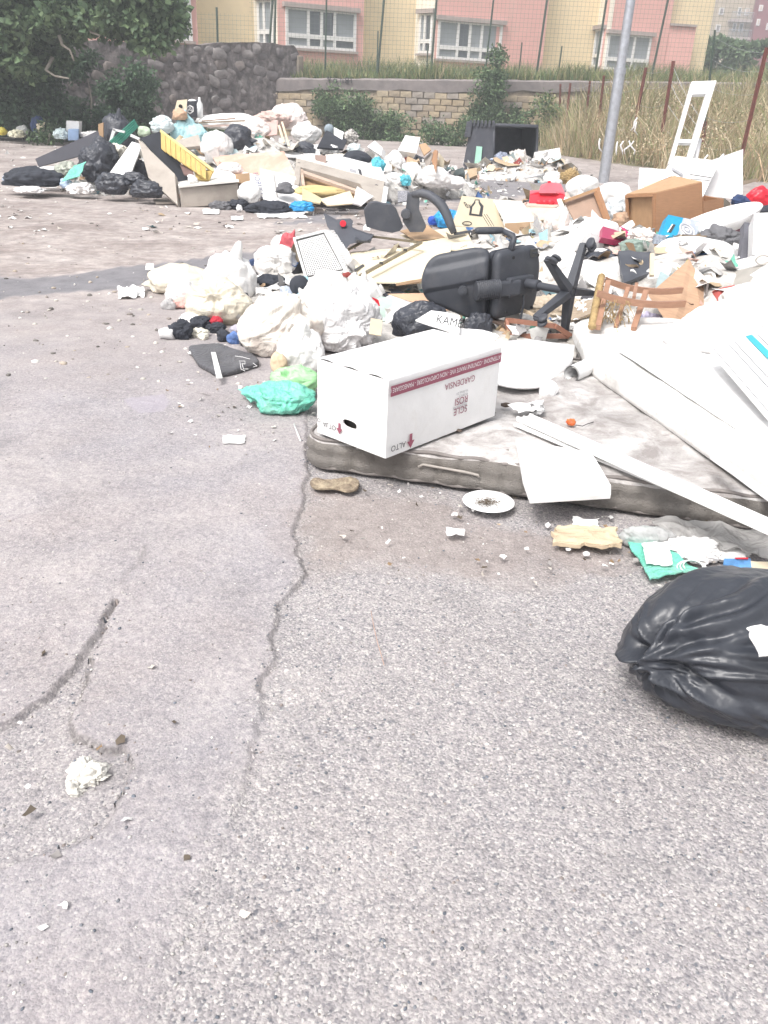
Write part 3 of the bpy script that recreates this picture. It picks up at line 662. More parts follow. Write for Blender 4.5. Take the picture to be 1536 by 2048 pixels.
wallseg(XY(1330, 1.0), XY(1424, 1.0, 40), z0, z1 + 6, YEL); 
def window(xl, xr, yt, yb, da, db, bays, px_bars, shut):
    """bays: relative widths of the lights; transom at 28 % from the bottom"""
    pl = np.array([*XY(xl, da), 0]); p_r = np.array([*XY(xr, db), 0]); Yl = Yb(xl) + da
    zt, zb = d(xl, yt, Yl)[2], d(xl, yb, Yl)[2]; e1 = p_r - pl; Lw = np.linalg.norm(e1); e1 /= Lw; nn = np.cross(Z_, e1); nn = nn if nn[1] > 0 else -nn
    out = -nn; H_ = zt - zb
    def bar(u0, u1, v0, v1, dp, t_): return para(pl + e1 * u0 + Z_ * (zb + v0) + out * dp, pl + e1 * u1 + Z_ * (zb + v0) + out * dp, pl + e1 * u0 + Z_ * (zb + v0) + out * (dp + t_), pl + e1 * u0 + Z_ * (zb + v1) + out * dp)
    tr = H_ * .30; w_ = .14
    us = np.r_[0, np.cumsum(bays)] / sum(bays) * Lw
    prt = [bar(0, Lw, -.02, .1, .02, .1), bar(0, Lw, H_ - .08, H_, .02, .1), bar(0, Lw, tr - .1, tr + .1, .023, .1)]
    for u in us: prt.append(bar(np.clip(u - w_ / 2, 0, Lw - w_), np.clip(u + w_ / 2, w_, Lw), .1, tr - .1, .02, .1)); prt.append(bar(np.clip(u - w_ / 2, 0, Lw - w_), np.clip(u + w_ / 2, w_, Lw), tr + .1, H_ - .08, .02, .1))
    fr = add('window', *join(*prt), WFR, school)
    for k in range(len(bays)):
        a_, b_ = us[k] + w_ / 2, us[k + 1] - w_ / 2
        add('pane', *bar(a_, b_, tr + .1, H_ - .08, .012, .02), SHUT if shut[k] else GLS, fr); add('pane', *bar(a_, b_, .1, tr - .1, .012, .02), GLS if k % 2 else SHUT, fr)
    add('lintel', *bar(-.15, Lw + .15, H_ + .01, H_ + .22, .01, .28), GRIME, school); add('sill', *bar(-.1, Lw + .1, -.14, -.03, .01, .2), GRIME, school)
window(322, 386, -22, 77, 0, 0, [1, 2.4], 0, [1, 1])
window(519, 550, 2, 90, R * .8, R * .15, [1, 1.3], 0, [1, 1])
window(571, 710, 14, 93, 0, 0, [2.5, 1.5, 1.5, 2.5], 0, [1, 0, 0, 1])
window(838, 864, 28, 106, R * .75, R * .1, [1, 1.3], 0, [1, 0])
window(872, 999, 40, 116, 0, 0, [2.3, 1.4, 1.4, 2.4], 0, [1, 0, 1, 1])
window(1188, 1203, 60, 134, R * .9, R * .15, [1], 0, [1])
window(1210, 1297, 67, 138, 0, 0, [2.2, 1, 2], 0, [1, 1, 1])
# far apartment block and red block
STUC = M('tan_stucco', (.45, .37, .27), .9, .12, .3, .1, 5); STUC2 = M('pale_stucco', (.56, .46, .38), .9, .12, .3, .1, 5)
def far_block(name, label, px0, px1, Y, ztop, m, wins, balc):
    p0, p1 = d(px0, 60, Y), d(px1, 60, Y); t = thing(name, (p0[0], Y, 0), label, 'building')
    add('wall', *para((p0[0], Y, -2), (p1[0], Y, -2), (p0[0], Y + 10, -2), (p0[0], Y, ztop)), m, t)
    for (x0, y0, x1, y1, mm) in wins:
        a_, b_ = d(x0, y1, Y - .1), d(x1, y0, Y - .1); q = add('window', *para((a_[0], Y - .15, a_[2]), (b_[0], Y - .15, a_[2]), (a_[0], Y + .1, a_[2]), (a_[0], Y - .15, b_[2])), WFR, t)
        add('pane', *para((a_[0] + .15, Y - .2, a_[2] + .15), (b_[0] - .15, Y - .2, a_[2] + .15), (a_[0] + .15, Y, a_[2] + .15), (a_[0] + .15, Y - .2, b_[2] - .15)), mm, q)
    for (x0, y0, x1, y1) in balc:
        a_, b_ = d(x0, y1, Y - 1.5), d(x1, y0, Y - 1.5)
        bl = add('balcony', *para((a_[0], Y - 1.5, a_[2]), (b_[0], Y - 1.5, a_[2]), (a_[0], Y - .01, a_[2]), (a_[0], Y - 1.5, a_[2] + .35)), GRIME, t)
        V, Fs = join(*[cyl((x, Y - 1.45, a_[2] + .35), (x, Y - 1.45, a_[2] + 1.3), .035, 5) for x in np.linspace(a_[0], b_[0], 16)], cyl((a_[0], Y - 1.45, a_[2] + 1.3), (b_[0], Y - 1.45, a_[2] + 1.3), .05, 5))
        add('railing', V, Fs, GREYMETAL, bl)
SH2 = M('brown_blind', (.2, .17, .17), .7, .1, 1, .1, 20)
far_block('apartment_block', 'tan apartment block with stacked balconies far behind the trees, beside the red block', 1424, 1508, 150, 24, STUC, [(1437, 15, 1449, 29, SH2), (1430, 49, 1442, 63, SH2), (1474, 15, 1484, 31, GLS), (1488, 16, 1500, 30, STUC2), (1463, 46, 1474, 64, GLS), (1476, 46, 1488, 64, GLS)], [(1462, 28, 1508, 43), (1455, 62, 1504, 78)])
far_block('red_apartment_block', 'dark red apartment block at the far right edge', 1508, 1640, 148, 26, M('red_render', (.22, .05, .06), .9, .1, .3, .1, 5), [(1517, 10, 1527, 22, STUC2), (1512, 38, 1521, 51, STUC2), (1531, 46, 1538, 60, SH2)], [])
# ---------------------------------------------------------------- lamp post and fences
pb = d(1206, 366, 20.0); pb[2] = 0
pt = pb + np.array([.05, 0, 6.2]); lp = thing('lamp_post', pb, 'tall galvanised steel lamp post standing behind the brown cabinet', 'post')
add('shaft', *tube([pb - Z_ * .1, pb + (pt - pb) * .36, pb + (pt - pb) * .362, pt], [.118, .116, .098, .09], 20), GREYMETAL, lp, autos=40)
add('collar', *tube([pb + (pt - pb) * .350, pb + (pt - pb) * .368], .128, 20), GREYMETAL, lp, autos=40)
def post(name, px0, py0, px1, py1, Y, r, m, label, zbase=None, group=None, Y1=None):
    a_ = d(px0, py0, Y); b_ = d(px1, py1, Y1 if Y1 else Y)
    if zbase is not None:
        k = (zbase - a_[2]) / (b_[2] - a_[2]); a_ = a_ + (b_ - a_) * k
    u = unit(b_ - a_); e1 = unit(np.cross(u, Y_)); e2 = np.cross(u, e1)
    V, Fs = join(bx((a_ + b_) / 2, e1, e2, u, r * 2, .012, np.linalg.norm(b_ - a_)), bx((a_ + b_) / 2 + e2 * r, e1, e2, u, .014, r * 2 - .014, np.linalg.norm(b_ - a_) - .01))
    return add(name, V, Fs, m, None, label, 'post' if name != 'post' else None, group)
# tall mesh fence on the wall
fn = thing('mesh_fence', (0, 38.8, 2.2), 'tall green wire mesh fence on posts along the top of the block wall', 'fence')
def fpost(px0, py0, px1, py1, Y, r, name='post', top=None, m=GREENPOST):
    a_ = d(px0, py0, Y); b_ = d(px1, py1, Y)
    a_ = a_ - (b_ - a_) * ((a_[2] - 2.0) / (b_[2] - a_[2])) ; u = (b_ - a_)
    if top: b_ = a_ + u * (top - a_[2]) / u[2]
    add(name, *cyl(a_, b_, r, 8), m, fn, smooth=False)
for x0, x1, tall in ((535, 545, 1), (548, 551, 1), (650, 653, 1), (755, 768, 1), (862, 873, 1), (970, 987, 1), (1073, 1094, 1), (1190, 1213, 1), (1304, 1336, 1), (437, 434, 1)):
    fpost(x0, 148, x1, 0 if x0 != 437 else 40, 38.9, .045 if x0 not in (650, 970) else .035, top=(6.0 if x0 != 437 else 4.6))
for x0, x1, yt in ((754, 756, 62), (853, 856, 92), (1038, 1044, 85), (1117, 1124, 92)): fpost(x0, 145, x1, yt, 39.3, .03)
V = []; prt = []
xs = np.arange(d(395, 60, 38.9)[0], d(1500, 60, 38.9)[0], .16)
for x in xs:
    lean = .55; ztop_ = 6.0 if x > d(500, 60, 38.9)[0] else 4.4; zb_ = 2.1 if x > d(500, 60, 38.9)[0] else 3.0
    prt.append(tube([(x, 38.9, zb_), (x + .02, 38.9, ztop_)], .0042, 3, caps=False))
for z in np.arange(2.25, 6.0, .16): prt.append(tube([(xs[0] if z < 4.4 and z > 3 else d(500, 60, 38.9)[0], 38.9, z), (xs[-1], 38.9, z + .0)], .0042, 3, caps=False))
o = add('wire_mesh', *join(*prt), M('green_wire', (.16, .20, .17), .6, .1, 5, 0), fn, kind='stuff')
# rusty posts with wires in front of the dry weeds
rf = [(1118, 290, 1121, 168, 36.5), (1125, 300, 1141, 166, 33.5), (1165, 300, 1180, 162, 34.8), (1190, 310, 1208, 151, 31.5), (1256, 320, 1292, 135, 29.5), (1313, 330, 1347, 122, 27.5), (1400, 335, 1430, 60, 26.5), (1478, 330, 1534, 95, 22.5)]
rft = thing('rusty_post_fence', (9, 28, 0), 'row of leaning rust-red steel fence posts with sagging wires in the dry weeds', 'fence')
tops = []
for k, (x0, y0, x1, y1, Y) in enumerate(rf):
    a_, b_ = d(x0, y0, Y), d(x1, y1, Y); a_ = a_ + (a_ - b_) * .12 if Y > 26 else a_ - Z_ * .25; tops.append((a_, b_))
    r = .04 if Y > 30 else .05; u = unit(b_ - a_); e1 = unit(np.cross(u, Y_)); e2 = np.cross(u, e1); Ln = np.linalg.norm(b_ - a_)
    if k == 6: b2 = a_ + u * Ln * .42; add('post', *bx((a_ + b2) / 2, e1, e2, u, .11, .05, np.linalg.norm(b2 - a_)), RUST, rft); add('post', *cyl(b2 - u * .3, b_, .03, 8), GREENPOST, rft); continue
    V, Fs = join(bx((a_ + b_) / 2, e1, e2, u, r * 2, .014, Ln), bx((a_ + b_) / 2 + e2 * (r + .008), e1, e2, u, .016, r * 2, Ln - .01)); add('post', V, Fs, RUST, rft)
prt = []
for fr_ in (.25, .45, .65, .82, .96):
    for (a0, b0_), (a1, b1_) in zip(tops[:-1], tops[1:]):
        f2 = min(fr_, .96); p, q_ = a0 + (b0_ - a0) * f2, a1 + (b1_ - a1) * (f2 if a1[1] != tops[6][0][1] else f2 * .42)
        if abs(p[1] - q_[1]) > 9: continue
        prt.append(tube([p + (q_ - p) * t - Z_ * .10 * 4 * t * (1 - t) for t in np.linspace(0, 1, 7)], .0035, 4, caps=False))
add('wire', *join(*prt), GREYMETAL, rft)
# ---------------------------------------------------------------- foliage
def leaves(name, cl, n, size, cols, m, parent=None, seed=0, up=.3, asp=.55, **kw):
    """cl: list of (centre, radii, weight) clumps; leaf = folded pair of triangles"""
    rs = np.random.RandomState(seed); wts = np.array([c[2] for c in cl], float); wts /= wts.sum(); pk = rs.choice(len(cl), n, p=wts)
    C = np.array([c[0] for c in cl])[pk]; Rr = np.array([c[1] for c in cl])[pk]
    dv = rs.normal(size=(n, 3)); dv /= np.linalg.norm(dv, axis=1)[:, None]; P_ = C + dv * Rr * (rs.rand(n, 1) ** .45)
    P_ += .12 * Rr * rs.normal(size=(n, 3))
    a_ = rs.normal(size=(n, 3)) + dv * .6 + [0, 0, -up * .3]; a_ /= np.linalg.norm(a_, axis=1)[:, None]
    b_ = np.cross(a_, rs.normal(size=(n, 3)) + [0, 0, up * 3]); b_ /= np.linalg.norm(b_, axis=1)[:, None] + 1e-9; nn = np.cross(a_, b_)
    s = size * rs.uniform(.5, 1.3, (n, 1))
    V = np.stack([P_, P_ + a_ * s * .45 + b_ * s * asp * .5 + nn * s * .1, P_ + a_ * s, P_ + a_ * s * .45 - b_ * s * asp * .5 + nn * s * .1], 1)
    Fs = (np.arange(n) * 4)[:, None] + np.array([[0, 1, 2, 3]]); c = np.array(cols)[rs.choice(len(cols), n)] * rs.uniform(.7, 1.3, (n, 1))
    clv = np.array([rs.uniform(.75, 1.25) for _ in cl])[pk][:, None]
    return add(name, V.reshape(-1, 3), Fs, m, parent, attr={'tint': np.repeat(c * clv, 4, 0)}, **kw)
LEAFM = vcol_mat('leaf_tint', .6, .25, bs=3)
GR = [(.11, .165, .09), (.14, .21, .11), (.18, .255, .13), (.085, .135, .075)]
IVY = [(.07, .115, .075), (.085, .14, .085), (.10, .165, .09)]
YG = [(.24, .27, .12), (.32, .31, .16), (.18, .23, .09)]
DRY = [(.48, .39, .25), (.56, .47, .32), (.42, .34, .21), (.32, .31, .18), (.64, .56, .42), (.50, .36, .24)]
BARK = M('pale_bark', (.30, .27, .23), .9, .2, 5, .4, 40)
def blob_clumps(boxes, Y, k, ry, seed, wt=1):
    rs = random.Random(seed); out = []
    for (x0, y0, x1, y1) in boxes:
        c0, c1 = d(x0, y1, Y), d(x1, y0, Y); n = max(4, int((c1[0] - c0[0]) * (c1[2] - c0[2]) * k))
        for _ in range(n):
            s = rs.uniform(.22, .5); out.append((np.array([rs.uniform(c0[0], c1[0]), Y + rs.uniform(-ry, ry), rs.uniform(c0[2], c1[2])]), np.array([s, s, s * .8]), s * s))
    return out
tr = d(40, 240, 27.6); tr[2] = 0
fig = thing('fig_tree', tr, 'large green fig tree filling the upper left corner over the rubble wall', 'tree')
br = [[tr, tr + [.1, 0, 1.2], tr + [.5, -.2, 2.4], d(110, 40, 26.0)], [tr + [.5, -.2, 2.4], d(90, -20, 25.5), d(100, -90, 25)], [d(110, 40, 26), d(155, 32, 25.2), d(165, 33, 25), d(200, 18, 24.8)], [d(165, 33, 25), d(172, 50, 24.7), d(182, 64, 24.6), d(200, 71, 24.5)], [d(155, 32, 25.2), d(150, 12, 25), d(143, -10, 25)], [d(105, 115, 25), d(92, 140, 24.8), d(110, 152, 24.7), d(138, 157, 24.6)], [d(118, 70, 24.6), d(125, 90, 24.6), d(140, 100, 24.6), d(148, 122, 24.6)]]
add('trunk', *tube(br[0], [.22, .17, .12, .06], 9), BARK, fig, smooth=True)
for b_ in br[1:]: add('branch', *tube(b_, list(np.linspace(.05, .02, len(b_))), 6), BARK, fig, smooth=True)
cl = blob_clumps([(-120, -160, 130, 60), (0, 0, 200, 55), (150, -120, 330, 40), (190, 30, 270, 85), (-120, 60, 95, 140), (230, -30, 345, 45), (-60, -60, 120, 60)], 25.6, 7.0, 1.3, 3)
cl += blob_clumps([(262, 55, 318, 92), (318, 20, 350, 62)], 24.8, 6, .5, 6)
leaves('crown', cl, 42000, .19, GR, LEAFM, fig, 1, asp=.8)
iv = d(60, 270, 27.5); iv[2] = 0
ivy = thing('ivy_bush', iv, 'dark ivy thicket covering the left end of the rubble wall under the fig tree', 'bush')
add('stem', *tube([iv, iv + [.2, .4, .9], iv + [.3, .5, 2]], [.08, .06, .03], 6), BARK, ivy)
leaves('foliage', blob_clumps([(-120, 60, 95, 245), (-60, 150, 110, 266), (0, 200, 100, 270), (60, 90, 150, 130)], 27.2, 6, .6, 5), 30000, .13, IVY, LEAFM, ivy, 2, asp=.8)
def shrub(name, label, boxes, Y, n, size, cols, ry=.35, k=9, seed=1, cat='bush', group=None, tall=0):
    x0 = sum(b[0] + b[2] for b in boxes) / len(boxes) / 2; yb_ = max(b[3] for b in boxes); p = d(x0, yb_, Y); p[2] = max(0, min(p[2], 0.0)) if not tall else tall
    t = thing(name, p, label, cat, group); q = d(x0, min(b[1] for b in boxes), Y)
    add('stem', *tube([p, (p + q) / 2 + [.08, 0, 0], (p * .2 + q * .8)], [.04, .03, .012], 6), BARK, t)
    leaves('foliage', blob_clumps(boxes, Y, k, ry, seed), n, size, cols, LEAFM, t, seed); return t
shrub('ivy_patch', 'ivy clump hanging on the rubble wall between tree and far heap', [(200, 125, 285, 235), (215, 170, 300, 250)], 30.4, 5200, .15, IVY, .2, 9, 11)
shrub('ivy_patch', 'low ivy creeping at the foot of the rubble wall right of the blue crate', [(110, 200, 225, 262), (150, 235, 260, 268)], 29.3, 3200, .14, IVY, .25, 8, 12)
shrub('ivy_patch', 'small ivy tuft growing in the upper middle of the rubble wall', [(140, 110, 200, 150)], 29.0, 1000, .14, IVY, .15, 8, 13)
WG = 'bushes growing against the block wall'
shrub('wall_bush', 'narrow green bush against the block wall under the painted numbers', [(636, 168, 676, 235), (644, 200, 690, 270)], 37.3, 3600, .13, GR, .3, 10, 21, group=WG)
shrub('wall_bush', 'broad low green bush against the block wall left of the wall middle', [(690, 200, 735, 262), (700, 235, 800, 292), (708, 190, 728, 235)], 37.2, 5000, .13, GR, .35, 10, 22, group=WG)
shrub('wall_bush', 'pointed green bush against the block wall right of the broad one', [(770, 205, 802, 290), (775, 240, 815, 295)], 37.1, 2200, .13, GR, .3, 10, 23, group=WG)
shrub('wall_bush', 'low weedy bush in front of the block wall left of the dumpster', [(815, 252, 870, 300), (850, 262, 945, 335), (890, 240, 950, 290)], 35, 3600, .13, GR, .4, 8, 24, group=WG)
shrub('tall_wall_bush', 'tallest green bush at the block wall rising above its top, behind the dumpster', [(943, 175, 1018, 255), (955, 150, 1010, 200), (985, 118, 1000, 165), (990, 100, 1003, 130), (935, 205, 1000, 258), (1000, 225, 1060, 262)], 37.1, 6500, .14, GR, .35, 9, 25)
shrub('wall_bush', 'small bush against the wall right of the dumpster near the first rusty post', [(1075, 220, 1120, 300), (1080, 185, 1105, 215)], 36.0, 1300, .13, YG + GR, .3, 7, 26, group=WG)
# trees and scrub beyond the bank at the right
TG = 'trees far behind the dry bank'
for k, (bxs, Y, lab) in enumerate([([(1395, 92, 1440, 150), (1410, 85, 1470, 150)], 62, 'rounded green tree beyond the bank at the corner of the school'), ([(1450, 92, 1500, 160), (1480, 80, 1530, 160)], 66, 'green tree below the balconies of the tan apartment block'), ([(1515, 70, 1600, 160), (1560, 60, 1700, 170)], 64, 'green tree cut by the right edge below the red block')]):
    shrub('tree', lab, bxs, Y, 4200, .42, [(.17, .25, .14), (.21, .29, .16), (.14, .21, .12)], 1.0, 2.2, 31 + k, 'tree', TG, tall=2.2)
# grass: green on the bank top, tall dry weeds on the slope
def grass(name, pts, h, cols, seed, label, wdt=.012, bend=.35):
    rs = np.random.RandomState(seed); n = len(pts); an = rs.uniform(0, 6.28, n); dr = np.stack([np.cos(an), np.sin(an), 0 * an], 1)
    hh = h * rs.uniform(.25, 1.15, n) * (.35 + 1.1 * np.clip(vn(np.c_[pts[:, 0] * .7, pts[:, 1] * .7, 0 * pts[:, 0]], seed), .1, 1)); lean = dr[:, [1, 0, 2]] * rs.uniform(.05, bend, (n, 1)) * hh[:, None]; sd = dr * wdt * rs.uniform(.7, 1.6, (n, 1))
    up_ = np.zeros((n, 3)); up_[:, 2] = hh
    V = np.stack([pts - sd, pts + sd, pts + up_ * .6 + lean * .4 + sd * .7, pts + up_ * .6 + lean * .4 - sd * .7, pts + up_ + lean * 1.1], 1)
    b0 = (np.arange(n) * 5)[:, None]; F4 = b0 + np.array([[0, 1, 2, 3]]); F3 = b0 + np.array([[3, 2, 4]])
    Fs = np.vstack([np.c_[F3, ], ]); quads = np.vstack([np.c_[F4[:, [0, 1, 2]]], np.c_[F4[:, [0, 2, 3]]], Fs])
    c = np.array(cols)[rs.choice(len(cols), n)] * rs.uniform(.75, 1.3, (n, 1))
    return add(name, V.reshape(-1, 3), quads, LEAFM, None, label, 'grass', None, 'stuff', attr={'tint': np.repeat(c, 5, 0)})
rs = np.random.RandomState(9); n = 26000; X = rs.uniform(d(560, 140, 39)[0], d(1560, 150, 39)[0], n); Yg = 38.5 + 8 * rs.rand(n) ** 1.6
grass('bank_grass', np.c_[X, Yg, np.full(n, 2.1) + np.clip((X + 6) * .02, -.3, .8)], .8, YG + YG + GR[:3] + DRY[:1], 4, 'yellow-green grass on the bank between block wall and school', .014, .9)
n = 34000; X = 5.6 + 22 * rs.rand(n) ** 1.3; Yg = rs.uniform(21.0, 37.8, n); zz = slope_z(X, Yg); keep = (Yg > 20.5 + np.clip(9.5 - X, 0, 5) * 2.6)
grass('dry_weeds', np.c_[X, Yg, zz][keep], 1.25, DRY + YG[:2], 5, 'tall dry straw-coloured weeds covering the slope behind the front heap', .011, 1.1)
n = 12000; X = 6 + 22 * rs.rand(n); Yg = 31 + 7 * rs.rand(n)
grass('green_weeds', np.c_[X, Yg, slope_z(X, Yg) + .1], 1.5, YG + DRY[:4], 6, 'greenish tall weeds high on the slope against the wall top', .014, 1.0)
cl = [(np.array([x, y, slope_z(np.array(x), np.array(y)) + z_]), np.array([.5, .5, .3]), 1) for x, y, z_ in zip(rs.uniform(6.5, 22, 260), rs.uniform(24, 37, 260), rs.uniform(.25, 1.1, 260))]
o = leaves('weed_heads', cl, 30000, .075, DRY + YG[:1], LEAFM, None, 8, kind='stuff', label='dry seed heads and small leaves tangled through the slope weeds', cat='grass')
# weeds at the foot of the left wall
n = 5000; X = rs.uniform(-13.5, -5.5, n); Yg = 28.4 + (X + 13.5) * .62 + rs.uniform(-.5, .4, n)
grass('wall_foot_weeds', np.c_[X, Yg, 0 * X], .45, IVY + GR, 7, 'dark green weeds along the foot of the rubble wall', .02)
# air
def haze(dens):
    m = bpy.data.materials.new('haze'); m.use_nodes = True; N = m.node_tree.nodes; N.remove(N['Principled BSDF']); v = N.new('ShaderNodeVolumePrincipled')
    v.inputs['Color'].default_value = (.93, .96, 1, 1); v.inputs['Density'].default_value = dens; v.inputs['Anisotropy'].default_value = .2; m.node_tree.links.new(v.outputs[0], N['Material Output'].inputs['Volume'])
    add('haze', *para((-3400, -3400, -3), (3400, -3400, -3), (-3400, 3400, -3), (-3400, -3400, 30)), m, kind='stuff', label='thin pale evening haze over the whole yard', cat='haze')
# ================================================================ THE THINGS
def single(name, label, cat, vf, m, group=None, kind=None, autos=None, smooth=True, parent=None, mi=None):
    return add(name, vf[0], vf[1], m, parent, label, cat, group, kind, smooth=smooth and autos is None, autos=autos, mi=mi)
_bs = [100]
def bag(name, label, box, m, z0=0.0, k=.8, Y=None, sub=4, knot=None, wr=.13, cat='bag', group=None, lump=.22, flat=.75, fr=2.4, seed=None, folds=11, neck=.28, sc=(1, 1, 1)):
    _bs[0] += 1; wr = wr * (.62 if m in (WHITEBAG, CREAMBAG, WHITECLEAN) and wr < .25 else 1); c, r = fit(box, z0, k, Y, flat)
    return single(name, label, cat, sack(c, r * np.array(sc) * .97, seed or _bs[0], sub, wr, knot, lump, flat, fr=fr, folds=folds, neck=neck), m, group, parent=None)
def board(name, label, cat, c4, th, m, **kw):
    grp = kw.pop('group', None); par = kw.pop('parent', None); au = kw.pop('autos', 35)
    return add(name, *slab(c4, th, **kw), m, par, label, cat, grp, autos=au)
def q4(Y, *p):
    """four measured corners; Y a number or four numbers"""
    Ys = [Y] * 4 if np.isscalar(Y) else Y
    Q = [d(p[2 * i], p[2 * i + 1], Ys[i]) for i in range(4)]
    D2 = onp(p[6], p[7], Q)
    if .85 * Ys[3] < D2[1] < 1.15 * Ys[3]: Q[3] = D2
    return Q
PAL = [((.72, .71, .69), 9), ((.80, .80, .79), 9), ((.55, .53, .50), 5), ((.30, .29, .29), 4), ((.06, .06, .07), 4), ((.35, .24, .15), 3), ((.50, .40, .27), 3), ((.30, .48, .55), 1.6), ((.08, .16, .35), .8), ((.55, .50, .25), .6), ((.35, .08, .07), .5), ((.15, .42, .32), .7), ((.62, .42, .36), 1.2)]
TINT = vcol_mat('scrap_tint', .6, 0, .2, 30)
BPAL = [((.74, .73, .72), 7), ((.62, .58, .52), 3), ((.48, .36, .24), 2.5), ((.60, .48, .34), 2), ((.45, .44, .43), 2), ((.07, .075, .09), 1.2), ((.40, .50, .52), .5)]
def scraps(name, label, xyz_, size, seed, pal=PAL, lift_=.5, cat='litter', flat=.5):
    rs = np.random.RandomState(seed); n = len(xyz_); g3 = np.stack(np.meshgrid([-1, 0, 1], [-1, 0, 1], indexing='ij'), -1).reshape(-1, 2)
    L3 = np.c_[g3, np.zeros(9)][None] * np.ones((n, 1, 1)); L3 = L3 + rs.uniform(-.35, .35, (n, 9, 3)) * [1, 1, 1.3]
    L3[..., 0] *= rs.uniform(.4, 1.2, (n, 1)); L3 *= (size * rs.uniform(.4, 1, n) ** 1.5 * 1.0)[:, None, None] / 2
    ax = rs.normal(size=(n, 3)) * [1 - flat, 1 - flat, 1]; nn = ax / np.linalg.norm(ax, axis=1)[:, None]; t = np.cross(nn, rs.normal(size=(n, 3))); t /= np.linalg.norm(t, axis=1)[:, None]; b_ = np.cross(nn, t)
    V = xyz_[:, None] + L3[..., :1] * t[:, None] + L3[..., 1:2] * b_[:, None] + L3[..., 2:] * nn[:, None]
    fl = np.array([[0, 3, 4, 1], [1, 4, 5, 2], [3, 6, 7, 4], [4, 7, 8, 5]]); Fs = ((np.arange(n) * 9)[:, None, None] + fl[None]).reshape(-1, 4)
    pw = np.array([p[1] for p in pal]); c = np.array([p[0] for p in pal])[rs.choice(len(pal), n, p=pw / pw.sum())] * rs.uniform(.85, 1.12, (n, 1))
    V = V.reshape(-1, 3); V[:, 2] = np.maximum(V[:, 2], .004 + .003 * rs.rand(len(V)))
    return add(name, V, Fs, TINT, None, label, cat, None, 'stuff', attr={'tint': np.repeat(np.clip(c, 0, .85), 9, 0)})
def mound(name, label, px, Y, rx, ry, h, n, size, seed, pal=PAL, skirt=1.15):
    n = int(n * .42); rs = np.random.RandomState(seed); cx = d(px, 300, Y)[0]
    an = rs.uniform(0, 6.283, n); rr = np.sqrt(rs.rand(n)) * skirt; X = cx + rx * rr * np.cos(an); Yw = Y + ry * rr * np.sin(an)
    def hh(x, y):
        s = np.clip(1 - ((x - cx) / rx) ** 2 - ((y - Y) / ry) ** 2, 0, 1); return h * s ** .7 * (1 + .35 * fbm(np.stack([x, y, 0 * x], -1) * 1.6, 2, seed))
    Zz = hh(X, Yw) * rs.uniform(.80, .97, n) + .01 + .03 * rs.rand(n)
    o = scraps(name, label, np.c_[X, Yw, Zz], size, seed, pal)
    nb = 0 if seed == 60 else max(8, int(n * .10)); an = rs.uniform(0, 6.283, nb); rr = np.sqrt(rs.rand(nb)) * .85; X = cx + rx * rr * np.cos(an); Yw = Y + ry * rr * np.sin(an)
    if nb: scraps('flattened_sheets', 'larger bent boards, cartons and sheets in the ' + label.split(' in the ')[1], np.c_[X, Yw, hh(X, Yw) * .92 + .03], size * (2.0 if seed in (56, 57, 51) else 2.6), seed + 200, BPAL, flat=.6)
    u, v = np.meshgrid(np.linspace(0, 1, 16), np.linspace(0, 6.283, 40), indexing='ij'); x = cx + rx * u * np.cos(v); y = Y + ry * u * np.sin(v)
    z = hh(x, y) * .93 + .05 * (crease(np.stack([x, y, 0 * x], -1) * 4, 2, seed) - .5) * (u < .9) - .02 * (u > .97); i, j = np.meshgrid(np.arange(15), np.arange(39), indexing='ij'); k = (i * 40 + j).ravel()
    add(name + '_core', np.stack([x, y, z], -1).reshape(-1, 3), np.stack([k, k + 40, k + 41, k + 1], 1), M('mixed_refuse', (.34, .32, .30), .8, .6, 9, .6, 30, dirt=(.65, .63, .6), dsc=7, damt=.8), None, 'packed mixed refuse under ' + label, 'litter', kind='stuff', smooth=True)
    return o
HP = 'mixed scraps, papers and plastic in the '
mound('refuse_heap', HP + 'middle of the far heap', 500, 15.6, 2.4, 1.9, .85, 1500, .22, 51)
mound('refuse_heap', HP + 'right shoulder of the far heap below the bushes', 690, 15.4, 1.45, 1.6, .72, 1100, .18, 52)
mound('refuse_heap', HP + 'low heap of white bags left of the dumpster', 835, 16.6, 1.25, 1.5, .50, 1000, .18, 53)
mound('refuse_heap', HP + 'left shoulder of the far heap', 250, 14.9, 1.1, 1.1, .5, 500, .18, 54)
mound('refuse_heap', HP + 'spill in front of the tipped dumpster', 1050, 20.3, 1.45, .9, .42, 800, .18, 55)
mound('refuse_heap', HP + 'middle of the front heap behind the office chair', 1230, 8.3, 2.0, 1.9, .42, 1300, .17, 56)
mound('refuse_heap', HP + 'right edge of the front heap', 1500, 7.0, 1.7, 1.6, .48, 900, .17, 57)
mound('refuse_heap', HP + 'back of the front heap below the lamp post', 1300, 11.6, 2.6, 1.5, .42, 1000, .2, 58)
mound('refuse_heap', HP + 'thin left part of the front heap under the bags', 720, 7.2, 1.0, 1.6, .14, 500, .14, 59)
mound('refuse_heap', HP + 'hollow between mattress and wooden chair', 1150, 5.7, .9, .8, .16, 600, .12, 60)
rs = np.random.RandomState(77)
def strew(x0, y0, x1, y1, n):
    out = []
    while len(out) < n:
        p = g(rs.uniform(x0, x1), rs.uniform(y0, y1)); out.append([p[0], p[1], .012])
    return np.array(out)
LP = [((.78, .77, .75), 10), ((.55, .5, .45), 4), ((.3, .28, .27), 2), ((.4, .3, .2), 1), ((.2, .4, .45), .4)]
scraps('yard_litter', 'tiny pale paper scraps dotted over the far dirt yard', np.vstack([strew(0, 290, 700, 470, 150), strew(500, 400, 900, 470, 60), strew(880, 350, 1180, 400, 90), strew(0, 270, 300, 300, 50)]), .11, 61, LP, flat=.85)
